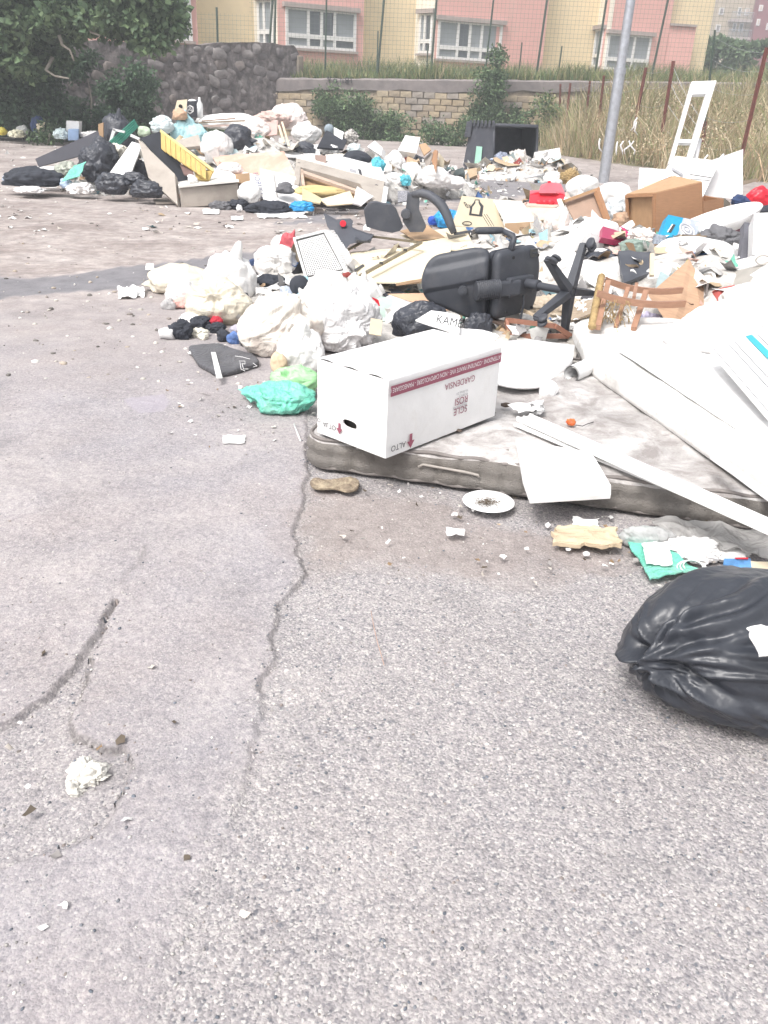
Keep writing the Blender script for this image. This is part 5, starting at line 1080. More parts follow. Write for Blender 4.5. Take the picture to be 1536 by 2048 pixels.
tr_ = single('rolled_sock', 'white roll end of a black rolled garment at the left of the clothes', 'sock', (lambda o_: o_)(tube([g(318, 668, .035), g(330, 666, .04), g(348, 668, .04)], [.028, .038, .036], 16)), M('white_sock', (.7, .7, .7), .9, .08, 12, .5, 120))
bag('black_garment', 'black rolled garment behind the white sock end', (338, 640, 385, 682), BLACKCLOTH, .0, .8, cat='clothing', wr=.28, sub=5)
bag('black_garment', 'black crumpled garment in front of the tied cream bag', (380, 632, 425, 662), BLACKCLOTH, .0, .8, cat='clothing', wr=.28, sub=5)
bag('blue_garment', 'small blue garment among the black clothes', (402, 633, 425, 655), BLUECLOTH, .0, .8, cat='clothing', wr=.28)
bag('red_garment', 'small red knotted garment among the black clothes', (418, 632, 445, 655), REDCLOTH, .02, .8, cat='clothing', wr=.35)
bag('black_garment', 'black garment right of the red one', (412, 645, 452, 668), BLACKCLOTH, .0, .8, cat='clothing', wr=.28, sub=5)
bag('white_tuft', 'white fluffy tuft on the ground between the clothes', (380, 655, 416, 676), M('stuffing', (.72, .69, .6), .9, .1, 20, .8, 90), .0, .8, cat='stuffing', wr=.4, sub=5)
bag('cream_ball', 'pale crumpled ball in front of the white tuft', (395, 664, 417, 682), M('stuffing', (.72, .69, .6), .9), .0, .9, cat='stuffing', wr=.2)
bag('black_sock', 'round black sock ball left of the blue sock', (432, 658, 462, 686), BLACKCLOTH, .0, .9, cat='sock', wr=.14)
bag('blue_sock', 'bright blue rolled sock at the right end of the clothes', (452, 663, 482, 691), BLUECLOTH, .0, .9, cat='sock', wr=.14)
bag('grey_sock', 'lilac grey sock above the blue rolled sock', (460, 648, 492, 670), M('lilac_cloth', (.4, .38, .45), .85, .2, 12, .5, 100), .0, .9, cat='sock', wr=.2)
bag('grey_scarf', 'dark grey cloth between blue sock and largest white bag', (478, 668, 508, 696), GREYCLOTH, .0, .9, cat='cloth', wr=.25)
# folded grey umbrella-like bag with white strip
gb = [g(378, 705, .03), g(430, 698, .07), g(520, 728, .05), g(505, 742, .015), g(436, 757, .012), g(400, 738, .012)]
oc = rpoly([p[:2] for p in (g(376, 703), g(432, 698), g(512, 722), g(520, 735), g(470, 752), g(436, 758), g(396, 736))], .04, 4)
V, Fs = cushion(oc, .055, .02, 130, 18, lambda x, y: .018 * (crease(np.stack([x * 9, y * 5, 0 * x], -1), 3, 3) - .5))
V[:, 2] = np.maximum(V[:, 2] * .9, .003); fbg = single('folded_bag', 'flat dark grey nylon bag with a white band and white outline figures on the asphalt', 'bag', (V, Fs), M('grey_nylon', (.105, .105, .115), .5, .12, 8, .2, 120, wrinkle=.5))
add('white_band', *slab([g(422, 704, .068), g(431, 704, .068), g(445, 756, .048), g(433, 757, .048)], .003, 2, 10, .004, 20), WHITECLEAN, fbg)
add('outline_print', *join(*[tube([g(x, y, .066) for x, y in pth], .0016, 4) for pth in (((478, 722), (490, 722), (490, 728), (484, 727), (487, 738), (497, 738)), ((480, 724), (482, 738), (490, 742)), ((506, 726), (514, 732), (506, 734)), ((470, 712), (485, 714), (500, 718)))]), WHITECLEAN, fbg)
bag('white_cloth', 'white cloth edge behind the dark grey nylon bag', (376, 698, 440, 716), WHITEBAG, .0, .5, cat='cloth', wr=.2)
# bags with red handle, sphere, basket
bag('white_sack', 'white carrier bag with rings of folds right behind the black clothes', (508, 485, 600, 560), WHITEBAG, .0, .85, sub=6, knot=(0, -.8, .3), wr=.09, group=BG, seed=351, neck=-.1)
bag('red_handle_bag', 'red carrier bag tip standing above the ringed white bag', (556, 464, 600, 512), M('red_bag', (.50, .09, .11), .45, .15, 6, .2, 30, wrinkle=.5), .16, .6, knot=(.5, 0, 1), wr=.2)
bag('white_sack', 'white bag top left of the red carrier bag tip', (540, 470, 580, 510), WHITEBAG, .12, .8, group=BG)
bag('blue_packet', 'dark blue packet between cream bags and ringed white bag', (494, 518, 516, 542), NAVY, .0, .8, cat='packet', wr=.2)
bag('black_trousers', 'black sports trousers with white piping left of the black ball', (508, 548, 582, 592), BLACKCLOTH, .0, .8, cat='clothing', wr=.22, sub=5)
single('white_piping', 'thin white piping line of the black sports trousers', 'piping', tube([g(514, 574, .1), g(532, 576, .11), g(548, 570, .12), g(560, 563, .13), g(574, 562, .13)], .004, 5), WHITECLEAN)
bag('black_ball', 'round black padded cap above the big white bags', (578, 550, 618, 592), BLACKCLOTH, .10, .95, cat='cap', wr=.03, lump=.06, sub=5)
bag('blue_white_packet', 'blue and white wrapper beside the black cap', (558, 572, 588, 594), M('bluewhite', (.5, .55, .65), .5, .4, 14, .2, 30, wrinkle=.5), .08, .8, cat='wrapper', wr=.25)
# perforated white basket
bk = thing('plastic_basket', g(640, 555, .08), 'white perforated plastic basket lying on its side in front of the dark car panels', 'basket')
bA, bB, bC, bD = d(586, 476, 7.55), d(650, 460, 7.9), d(694, 545, 7.3), d(612, 562, 7.0)
nn_ = unit(np.cross(bB - bA, bD - bA)); nn_ = nn_ if nn_[1] < 0 else -nn_
def perf(c4, nu, nv, name='lattice'):
    A_, B_, C_, D_ = c4; prt = []
    f_ = lambda u, v: (1 - u) * (1 - v) * A_ + u * (1 - v) * B_ + u * v * C_ + (1 - u) * v * D_
    for i in range(nu + 1): prt.append(tube([f_(i / nu, 0), f_(i / nu, 1)], .0040, 4, caps=False))
    for j in range(nv + 1): prt.append(tube([f_(0, j / nv), f_(1, j / nv)], .0038, 4, caps=False))
    V, Fs = join(*prt); add(name, V, Fs, WHITECLEAN, bk)
perf([bA * .9 + bC * .1, bB * .9 + bD * .1, bC * .9 + bA * .1, bD * .9 + bB * .1], 17, 20, 'bottom_lattice')
dv = -nn_ * .02 + np.array([.10, .25, -.02])
perf([bB, bB + dv, bC + dv, bC], 10, 20, 'side_lattice')
for a_, b_, in ((bA, bB), (bB, bC), (bC, bD), (bD, bA)): add('rim', *slab([a_, b_, b_ * .9 + (bA + bB + bC + bD) / 4 * .1, a_ * .9 + (bA + bB + bC + bD) / 4 * .1], .010), WHITECLEAN, bk)
add('inner_wall', *slab([p + np.array([.005, .03, -.005]) for p in (bA, bB, bC, bD)], .004), M('basket_shade', (.14, .135, .13), .6), bk)  # added dark sheet, shade of the lattice holes painted as its colour
add('rim', *slab([bA, bB, bB + dv * 1.0, bA + dv], .008), WHITECLEAN, bk)
bag('white_sack', 'smooth white bag below the perforated basket', (612, 545, 700, 620), WHITEBAG, .04, .8, sub=5, wr=.08, group=BG)
bag('white_sack', 'white bag with a small red mark right of the black cap, under the flat cartons', (690, 552, 764, 642), WHITEBAG, .0, .8, sub=6, knot=(0, -.2, 1), wr=.10, group=BG)
board('red_mark', 'small red printed mark on the white bag under the flat cartons', 'print', q4(6.02, 744, 594, 757, 600, 760, 612, 750, 612), .002, RED, nx=1, ny=1)
board('pale_green_sheet', 'pale green glassy sheet behind the marked white bag', 'sheet', q4([6.35, 6.45, 6.1, 6.0], 755, 592, 798, 600, 790, 640, 745, 645), .006, M('pale_green', (.5, .62, .56), .4))
board('grey_flap', 'grey card flap sticking up between basket and cartons', 'card', q4([6.9, 6.9, 6.7, 6.7], 657, 556, 684, 562, 698, 580, 676, 586), .004, M('grey_card', (.36, .35, .34), .7))  # card in one even grey
board('cream_card', 'cream folded card standing beside the carton back edge', 'card', q4([4.9, 4.95, 4.7, 4.7], 742, 636, 765, 640, 762, 672, 738, 668), .004, CARDLIGHT, nx=3, ny=3, amp=.004)
# ---------------------------------------------------------------- overturned office chair
hub = d(1137, 583, 5.45); an = math.radians(43)
en = np.array([math.sin(an), -math.cos(an), .02]); en = unit(en); el = unit(np.array([-math.cos(an), -math.sin(an), .0])); ez = np.cross(en, el); ez = ez if ez[2] > 0 else -ez
ch = thing('office_chair', (hub[0] - .3, hub[1] + .2, 0), 'black office chair lying on its side, underside and five armed wheel base towards us', 'chair')
SEATD = .40
def cf(l, z, n): return hub + el * l + ez * z + en * n      # l towards backrest, z up, n towards the wheel base
# seat shell
so_ = rpoly([(-.20, -.22), (.215, -.235), (.225, .215), (-.19, .235), (-.235, .1), (-.235, -.12)], [.09, .07, .07, .11, .12, .12], 7)
V, Fs = cushion(so_, .075, .030, 120, 14, lambda x, y: .020 * np.exp(-((x * x + y * y) / .02)) - .05 * np.clip(np.abs(y) - .12, 0, 1) - .03 * np.clip(np.abs(x) - .12, 0, 1))
flip = np.dot(np.cross(el, ez), en) < 0
def fr_(V, l0, z0, n0, ax=el, az=ez, ann=en):
    return hub + el * l0 + ez * z0 + en * n0 + V[:, :1] * ax + V[:, 1:2] * az + V[:, 2:3] * ann
def ff(Fs, fl): return [f_[::-1] for f_ in Fs] if fl else Fs
add('seat_shell', fr_(V, 0.02, .0, -SEATD - .075), ff(Fs, flip), BLACKPL, ch, smooth=True)
V2, F2 = cushion(so_ * .97, .05, .024, 100, 8); add('seat_cushion', fr_(V2, .02, .0, -SEATD - .128), ff(F2, flip), BLACKCLOTH, ch, smooth=True)
# screw holes, lever slot, plates
for l_, z_ in ((.10, .17), (-.16, .165), (-.15, -.19), (.13, -.19)): add('screw_hole', *cyl(cf(l_, z_, -SEATD - .02), cf(l_, z_, -SEATD + .006), .010, 12), HOLE, ch)
add('vent_slot', *bx(cf(-.11, .185, -SEATD + .002), el, ez, en, .07, .055, .02, .004), DARKMETAL, ch)
add('vent_slot', *bx(cf(-.11, .185, -SEATD + .008), el, ez, en, .045, .012, .02, .002), BLACKPL, ch)
add('mechanism_plate', *bx(cf(.045, -.015, -SEATD + .03), el, ez, en, .25, .13, .055, .018), BLACKPL, ch)
add('lever', *tube([cf(.0, -.03, -SEATD + .03), cf(.02, -.13, -SEATD + .06), cf(.03, -.26, -SEATD + .05)], .008, 8), BLACKPL, ch)
add('lever_tip', *sack(cf(.03, -.27, -SEATD + .05), (.018, .012, .014), 3, 3, .02), BLACKPL, ch, smooth=True)
add('gas_column', *tube([cf(0, 0, -SEATD + .03), cf(0, 0, -SEATD + .16)], .034, 24), BLACKPL, ch, autos=40)
add('gas_column', *tube([cf(0, 0, -SEATD + .15), cf(0, 0, -.03)], .025, 24), BLACKPL, ch, autos=40)
add('column_ring', *tube([cf(0, 0, -SEATD + .145), cf(0, 0, -SEATD + .155)], .038, 24), BLACKPL, ch, autos=40)
# backrest: hinged back from the seat edge
be = math.radians(50); bl = unit(el * math.cos(be) - en * math.sin(be)); bn = unit(el * math.sin(be) + en * math.cos(be))
bo = rpoly([(.0, -.235), (.0, .225), (.10, .235), (.40, .165), (.455, .0), (.41, -.13), (.10, -.235)], [.07, .07, .12, .12, .2, .12, .12], 8)
def btop(x, y): return .050 * np.exp(-((x - .17) / .22) ** 2 - (y / .17) ** 2) + .028 * np.clip(1 - np.abs(y - .06 + (x - .2) * .25) / .05, -.6, 0) * (x < .42)
V, Fs = cushion(bo, .07, .028, 140, 18, btop)
BO = cf(.275, 0, -SEATD - .055)
flb = np.dot(np.cross(bl, ez), bn) < 0
add('backrest_shell', BO + V[:, :1] * bl + V[:, 1:2] * ez + (V[:, 2:3] - .07) * bn, ff(Fs, flb), BLACKPL, ch, smooth=True)
V2, F2 = cushion((bo - [.2, 0]) * .96 + [.2, 0], .05, .024, 110, 8); add('backrest_cushion', BO + V2[:, :1] * bl + V2[:, 1:2] * ez + (V2[:, 2:3] - .118) * bn, ff(F2, flb), BLACKCLOTH, ch, smooth=True)
def bp(x, y, n): return BO + bl * x + ez * y + bn * n
kb_ = add('adjusting_knob', *join(cyl(bp(.16, -.03, .03), bp(.16, -.03, .088), .030, 9), cyl(bp(.16, -.03, .086), bp(.16, -.03, .098), .016, 9)), BLACKPL, ch)
# bellows bracket between seat and backrest
pA, pB = cf(.10, -.015, -SEATD + .045), bp(.075, -.03, .055); pth = [pA + (pB - pA) * t + bn * .02 * math.sin(math.pi * t) for t in np.linspace(0, 1, 34)]
V, Fs = tube([pth[0] + (pth[-1] - pth[0]) * (.42 + .58 * i / 60) for i in range(61)], [.046 + .0035 * math.sin(i * 1.25) for i in range(61)], 18); add('bracket_block', *bx(pA * .8 + pB * .2, pB - pA, ez, np.cross(pB - pA, ez), .17, .10, .07, .014), BLACKPL, ch); cbt = (pA + pB) / 2; V = cbt + (V - cbt) - ez * ((V - cbt) @ ez)[:, None] * -.35
add('bellows', V, Fs, BLACKPL, ch, autos=80)
# armrest above
ar = [cf(.10, .20, -SEATD - .03), cf(.075, .285, -SEATD - .03), cf(.06, .30, -SEATD - .05), cf(.10, .33, -SEATD - .12), cf(.19, .335, -SEATD - .17), cf(.27, .33, -SEATD - .20)]
add('armrest', *tube(ar[:4], [.022, .022, .021, .017], 12), BLACKPL, ch, smooth=True)
V, Fs = tube([ar[3] + (ar[5] - ar[3]) * t for t in (-.08, .0, .3, .6, .9, 1.0)], [.016, .022, .024, .024, .023, .014], 14); add('armrest_pad', V, Fs, BLACKPL, ch, smooth=True)
# star base: five arms with twin castors
angs = [math.radians(a_) for a_ in (63, 63 + 72, 63 + 144, 63 + 216, 63 + 288)]
def sb(r_, th, n): return hub + (-el) * (r_ * math.cos(th)) + ez * (r_ * math.sin(th)) + en * n
add('hub', *join(tube([sb(0, 0, -.035), sb(0, 0, .03)], [.044, .040], 20), tube([sb(0, 0, .03), sb(0, 0, .036)], .018, 12)), BLACKPL, ch, autos=40)
for th in angs:
    er = unit(sb(1, th, 0) - hub); et = unit(np.cross(en, er)); P0, P1 = hub + er * .03, hub + er * .315
    prt = []
    for a_, b_, w0, w1, h0, h1 in ((P0, P1, .066, .044, .056, .036),):
        O_ = [a_ - et * w0 / 2 - en * .02, a_ + et * w0 / 2 - en * .02, a_ + et * w0 / 2 * .7 + en * (h0 - .02), a_ - et * w0 / 2 * .7 + en * (h0 - .02), b_ - et * w1 / 2 - en * .045, b_ + et * w1 / 2 - en * .045, b_ + et * w1 / 2 * .7 + en * (h1 - .045), b_ - et * w1 / 2 * .7 + en * (h1 - .045)]
        prt.append((np.array(O_), [(0, 1, 2, 3), (7, 6, 5, 4), (0, 4, 5, 1), (1, 5, 6, 2), (2, 6, 7, 3), (3, 7, 4, 0)]))
    arm = add('base_arm', *join(*prt), BLACKPL, ch)
    add('rib', *join(*[bx(P0 + er * (.21 + .012 * k) + en * (.003), et, er, en, .026, .005, .006) for k in range(5)]), BLACKPL, arm)
    cc = P1 + er * .003 + en * .022; wa = unit(et * .8 + er * .35)
    cs = add('castor', *join(cyl(P1 - en * .04, P1 + en * .01, .010, 8), bx(cc - en * .012, wa, er, en, .03, .036, .022, .006)), BLACKPL, ch)
    for s_ in (-1, 1): add('wheel', *lathe([(.001, -.012), (.024, -.013), (.033, -.008), (.034, .004), (.028, .011), (.012, .012), (.001, .012)], 22, cc + wa * .017 * s_ + en * .008, er, np.cross(wa, er), wa), BLACKPL, cs, autos=50)
# ---------------------------------------------------------------- wooden rush chair lying down
wc = thing('rush_chair', g(1250, 650, .1), 'broken brown wooden chair with straw seat edge lying behind the foam slab', 'chair')
def wbar(name, p, q, w_, h_, bend=0.0, m=WOOD, par=None, n=8):
    p, q = np.asarray(p), np.asarray(q); ax = unit(q - p); sd = unit(np.cross(ax, Z_)); nn = np.cross(sd, ax); rows = []
    for t in np.linspace(0, 1, n):
        c = p + (q - p) * t + nn * bend * 4 * t * (1 - t)
        rows += [c - sd * w_ / 2 - nn * h_ / 2, c + sd * w_ / 2 - nn * h_ / 2, c + sd * w_ / 2 + nn * h_ / 2, c - sd * w_ / 2 + nn * h_ / 2]
    Fs = [(4 * i + k, 4 * i + (k + 1) % 4, 4 * i + 4 + (k + 1) % 4, 4 * i + 4 + k) for i in range(n - 1) for k in range(4)] + [(3, 2, 1, 0), (4 * n - 4, 4 * n - 3, 4 * n - 2, 4 * n - 1)]
    return add(name, np.array(rows), Fs, m, par or wc, autos=30)
wbar('back_rail', d(1212, 560, 5.65), d(1364, 580, 5.75), .03, .040, -.035); wbar('back_rail', d(1196, 587, 5.15), d(1369, 607, 5.3), .03, .040, -.03)
wbar('leg', d(1256, 577, 5.55), d(1232, 652, 5.15), .026, .026); wbar('leg', d(1292, 583, 5.5), d(1267, 658, 5.1), .034, .026); wbar('stretcher', d(1273, 568, 5.6), d(1268, 595, 5.3), .022, .022); wbar('leg', d(1216, 565, 5.5), d(1196, 655, 5.0), .032, .036)
wbar('seat_rail', d(1206, 555, 5.65), d(1186, 655, 5.0), .026, .03)
pr1, pr2 = d(1203, 553, 5.66), d(1184, 655, 5.0)
V, Fs = tube([pr1 + (pr2 - pr1) * t + Z_ * .003 * math.sin(t * 150) for t in np.linspace(0, 1, 60)], [.024 + .004 * math.sin(i * 2.2) for i in range(60)], 8); add('woven_edge', V, Fs, STRAW, wc, smooth=True)
rp = random.Random(6); st = []
for _ in range(90):
    p = d(rp.uniform(1205, 1255), rp.uniform(600, 640), rp.uniform(5.15, 5.4)); q = p + [rp.gauss(0, .04), rp.gauss(0, .05), rp.uniform(-.12, .02)]; st.append(tube([p, (p + q) / 2 + [0, 0, .02], q], .0022, 3, caps=False))
add('loose_straw', *join(*st), STRAW, wc, kind='stuff')
# pine board with rounded corner behind it
pv = [d(1379, 518, 6.35), d(1442, 648, 5.9), d(1420, 700, 5.5), d(1345, 662, 5.55), d(1296, 590, 5.85)]
V, Fs = prism([pv[0] + (pv[4] - pv[0]) * .05, pv[0] + Z_ * .0, pv[0] + (pv[1] - pv[0]) * .07, pv[1], pv[2], pv[3], pv[4]], .022); single('pine_board', 'pale pine board with a rounded corner and two knots leaning behind the wooden chair', 'board', (V, Fs), PINE, smooth=False)
board('lath_piece', 'pale wooden slat standing beside the open side of the pine board', 'slat', q4([6.5, 6.5, 6.0, 6.0], 1410, 530, 1418, 529, 1462, 652, 1448, 654), .02, PALEWOOD)
# white bags and basins at the right of the heap
WB = 'white bags and pillows in the right of the front heap'
bag('white_sack', 'huge white bag filling the right edge above the foam slab', (1335, 600, 1570, 735), WHITEBAG, .22, .8, sub=6, wr=.07, seed=401, group=WB)
bag('white_sack', 'white bag at the right edge above the huge white one', (1440, 560, 1600, 660), WHITEBAG, .25, .8, sub=5, wr=.10, seed=402, group=WB)
bag('white_cushion', 'large smooth white cushion between blue speaker carton and pine board', (1296, 472, 1482, 560), WHITECLEAN, .25, .8, sub=5, wr=.03, lump=.1, seed=403, cat='cushion')
bag('white_cushion', 'smooth white bundle left of the pine board behind the wooden chair', (1280, 525, 1380, 600), WHITECLEAN, .2, .8, sub=5, wr=.04, seed=404, cat='cushion')
bag('white_cushion', 'white bundle behind the chair base with yellowish right edge', (1125, 520, 1258, 600), WHITEBAG, .14, .8, sub=5, wr=.05, seed=405, cat='cushion')
bag('white_cushion', 'small white pad below the black bag behind the wooden chair', (1255, 540, 1340, 590), WHITECLEAN, .2, .8, sub=5, wr=.05, seed=406, cat='cushion')
bag('white_sack', 'white bag heaped left of the magenta packet', (1110, 455, 1200, 540), WHITEBAG, .2, .8, sub=5, wr=.12, seed=407, group=WB)
bag('white_sack', 'white bag against the chair seat under the grey beige bin', (1085, 490, 1160, 580), WHITEBAG, .15, .8, sub=5, wr=.12, seed=408, group=WB)
bag('clear_sack', 'grey translucent bag behind the upper wheel of the chair base', (1142, 465, 1205, 530), CLEARBAG, .25, .8, sub=5, wr=.16, seed=409)
bag('black_sack', 'dull black bag behind the wheel base of the office chair', (1166, 500, 1240, 560), BLACKBAG, .2, .8, sub=5, wr=.12, seed=410)
board('dark_moulded_board', 'dark moulded panel with two white dots right of the dull black bag', 'panel', q4([7.0, 7.05, 6.6, 6.5], 1236, 505, 1300, 508, 1298, 550, 1246, 572), .03, DARKPL, nx=10, ny=8, amp=.02, freq=5, seed=3)
board('wood_post_piece', 'short white post standing right of the dark moulded panel', 'post', q4([6.5, 6.5, 6.3, 6.3], 1300, 508, 1308, 508, 1308, 552, 1299, 552), .02, PALEWOOD)
bag('crushed_bottle', 'crushed clear bottle with green label between magenta packet and speaker carton', (1235, 478, 1300, 512), M('clear_green', (.35, .45, .40), .25, .3, 14, .2, 30, trans=.3, alpha=.85, wrinkle=.7), .38, .5, cat='bottle', wr=.2, sub=5)
bag('crushed_bottle', 'crushed grey blue bottle just left of the speaker carton', (1278, 468, 1332, 498), M('clear_blue', (.45, .50, .58), .25, .3, 14, .2, 30, trans=.3, alpha=.85, wrinkle=.7), .4, .5, cat='bottle', wr=.2, sub=5)
# oval basin, right
V, Fs = lathe([(.001, .05), (.40, .05), (.50, .10), (.56, .12), (.575, .10), (.52, .02), (.45, -.04), (.001, -.06)], 48); tl = d(1438, 452, 9.3); ex_ = unit([.92, .2, .33]); ey_ = unit(np.cross(Z_, ex_)); ezz = np.cross(ex_, ey_)
single('oval_basin', 'tilted white oval basin right of the brown cabinet', 'basin', (frame(V * [.84, .5, .8], tl, ex_, ey_, ezz), Fs), WHITECLEAN, autos=50)
bag('black_rags', 'dark plastic rags below the oval basin', (1395, 455, 1485, 500), GREYCLOTH, .3, .8, cat='rags', wr=.3, sub=5)
bag('dark_red_rag', 'dark red patterned rag under the basin rim', (1450, 440, 1500, 478), M('redgrey', (.25, .12, .14), .8, .4, 20, .4, 60), .3, .7, cat='rags', wr=.3)
bb_ = board('grey_boot', 'tall grey dark leg of a boot standing beside the white block at the right', 'boot', q4([7.3, 7.3, 7.0, 7.0], 1486, 448, 1512, 452, 1500, 530, 1476, 528), .07, M('boot_grey', (.13, .13, .15), .7, .2, 8, .3, 60), nx=6, ny=12, amp=.02, freq=5)
add('strap', *slab(q4([7.22, 7.22, 7.2, 7.2], 1482, 480, 1508, 484, 1507, 489, 1481, 485), .012), BLACKCLOTH, bb_)
board('white_block', 'thick white foam block cut by the right edge beside the grey boot', 'block', q4([7.0, 6.9, 6.7, 6.8], 1503, 440, 1620, 436, 1620, 530, 1500, 522), .25, WHITECLEAN, nx=4, ny=4, amp=.004)
bn = thing('grey_bin', d(1470, 560, 6.2), 'grey beige box with a white rim lying open at the right behind the pine board', 'bin')
add('side_wall', *slab(q4([6.6, 6.1, 5.9, 6.2], 1425, 552, 1530, 530, 1478, 588, 1450, 578), .01), M('bin_beige', (.36, .34, .31), .6), bn)
add('rim', *tube([d(1424, 550, 6.6), d(1470, 543, 6.4), d(1536, 524, 6.05), d(1580, 512, 5.9)], .012, 8), WHITECLEAN, bn); add('inner_wall', *slab(q4([7.0, 6.6, 6.2, 6.6], 1440, 530, 1540, 505, 1536, 528, 1426, 550), .01), WHITECLEAN, bn)
add('rim', *tube([d(1526, 520, 6.0) + [.05 * math.cos(t), 0, .03 * math.sin(t)] for t in np.linspace(0, 6.28, 18, endpoint=False)], .006, 6, closed=True), M('bin_beige', (.36, .34, .31), .6), bn)
board('white_board', 'big white board sloping down from the right edge over the grey bin', 'board', q4([6.0, 5.4, 5.2, 5.8], 1536, 528, 1600, 560, 1560, 640, 1452, 586), .02, WHITECLEAN)
cbx = board('striped_carton', 'white carton with turquoise stripe and printed lines at the right edge above the foam slab', 'box', [g(1422, 702, .40), g(1525, 668, .46), g(1640, 780, .42), g(1545, 845, .34)], .03, WHITECARD, autos=30)
cA, cB, cC, cD = [g(1422, 702, .40), g(1525, 668, .46), g(1640, 780, .42), g(1545, 845, .34)]
n_ = unit(np.cross(cB - cA, cD - cA)); n_ = n_ if n_[2] > 0 else -n_
def cq(u, v): return (1 - u) * (1 - v) * cA + u * (1 - v) * cB + u * v * cC + (1 - u) * v * cD + n_ * .0175
add('turquoise_stripe', *slab([cq(.66, .0), cq(.78, .0), cq(.80, .9), cq(.67, .9)], .002), TEALCARD, cbx)
for k, uu in enumerate((.02, .30, .42, .86)): add('printed_line', *slab([cq(uu, .02), cq(uu + .012, .02), cq(uu + .012, .98), cq(uu, .98)], .002), GREYINK, cbx)
bag('white_sack', 'white bag with grey tears at the right edge above the striped carton', (1420, 590, 1560, 690), WHITEBAG, .3, .8, sub=5, wr=.14, seed=415, group=WB)
bag('blue_lid', 'small bright blue lid between huge white bag and striped carton', (1490, 676, 1512, 690), SKYBLUE, .42, .8, cat='lid', wr=.02)  # a small plastic lid
# brown cabinet
cab = thing('brown_cabinet', g(1340, 480, 0), 'long brown chipboard cabinet lying on its back before the lamp post weeds', 'cabinet')
kO, kL, kR = d(1310, 480, 9.6), d(1254, 462, 10.1), d(1405, 466, 9.9)
kOt, kLt, kRt = d(1310, 387, 9.6), d(1253, 390, 10.1), d(1403, 365, 9.9)
add('side_panel', *slab([kO, kR, kRt, kOt], .02, 1, 1), CHIP, cab); sd_ = kL - kO
add('end_panel', *slab([kO + (kR - kO) * .06, kL + (kR - kO) * .06, kLt + (kR - kO) * .06, kOt + (kR - kO) * .06], .012), M('chip_light', (.46, .29, .165), .6, .1, 12, .1, 60), cab)
for a_, b_, c_, d_ in ((kO, kL, kL + Z_ * .05, kO + Z_ * .05), (kOt, kLt, kLt - Z_ * .03, kOt - Z_ * .03), (kO, kO + sd_ * .06, kOt + sd_ * .06, kOt), (kL, kL - sd_ * .08, kLt - sd_ * .08, kLt)): add('frame_strip', *slab([p - (kR - kO) * .012 for p in (a_, b_, c_, d_)], .02), CHIP, cab)
add('top_panel', *slab([kOt, kRt, kRt + sd_ * .9, kLt], .022), M('chip_light', (.46, .29, .165), .6), cab); add('back_panel', *slab([kL, kR + sd_, kRt + sd_, kLt], .018), CHIP, cab)
add('end_panel', *slab([kR, kR + sd_, kRt + sd_, kRt], .018), CHIP, cab)
cb2 = thing('brown_drawer_box', g(1425, 470, 0), 'lower brown box butting against the right end of the brown cabinet', 'box')
o1, o2, o3, o4 = d(1405, 466, 9.95), d(1446, 452, 10.2), d(1446, 398, 10.2), d(1405, 402, 9.95); bk_ = np.array([-.1, .35, 0])
add('side_panel', *slab([o1, o2, o3, o4], .02), CHIP, cb2); add('side_panel', *slab([o1 + bk_, o2 + bk_, o3 + bk_, o4 + bk_], .02), CHIP, cb2); add('end_panel', *slab([o2, o2 + bk_, o3 + bk_, o3], .02), CHIP, cb2); add('bottom_panel', *slab([o1, o2, o2 + bk_, o1 + bk_], .02), CHIP, cb2); add('end_panel', *slab([o1, o1 + bk_, o4 + bk_, o4], .018), CHIP, cb2)
# speaker carton
s4 = q4([9.0, 9.1, 8.9, 8.8], 1331, 436, 1395, 450, 1386, 480, 1314, 480)
spk = board('speaker_carton', 'blue and silver carton with a printed round speaker, leaning on the brown cabinet', 'box', s4, .10, M('carton_blue', (.02, .30, .52), .5, .08, 9, .03, 30), autos=30)
sA, sB, sC, sD = s4; n_ = unit(np.cross(sB - sA, sD - sA)); n_ = n_ if n_[1] < 0 else -n_
def sq(u, v, o=.0515): return (1 - u) * (1 - v) * sA + u * (1 - v) * sB + u * v * sC + (1 - u) * v * sD + n_ * o
add('printed_speaker', *slab([sq(.46, .0), sq(1, 0), sq(1, 1), sq(.46, 1)], .002), M('silver_print', (.42, .46, .52), .5, .2, 9, .03, 30), spk)
e1, e2 = unit(sB - sA), unit(np.cross(n_, unit(sB - sA)))
for r_, m_ in ((.085, WHITEINK), (.066, GREYINK), (.05, WHITEINK), (.03, GREYINK), (.014, WHITEINK)): add('printed_ring', *tube([sq(.68, .62, .0535) + e1 * r_ * math.cos(t) + e2 * r_ * math.sin(t) for t in np.linspace(0, 6.283, 28, endpoint=False)], .005, 4, closed=True), m_, spk)
for r_ in (.03, .018): add('printed_ring', *tube([sq(.62, .16, .0535) + e1 * r_ * math.cos(t) + e2 * r_ * math.sin(t) for t in np.linspace(0, 6.283, 20, endpoint=False)], .004, 4, closed=True), WHITEINK, spk)
add('printed_bar', *slab([sq(.24, .40), sq(.31, .42), sq(.26, .82), sq(.18, .80)], .003), INK, spk); add('printed_bar', *slab([sq(.20, .40), sq(.235, .40), sq(.17, .80), sq(.14, .80)], .003), WHITEINK, spk); add('printed_bar', *slab([sq(.90, .1), sq(.97, .1), sq(.96, .3), sq(.88, .3)], .003), WHITEINK, spk)
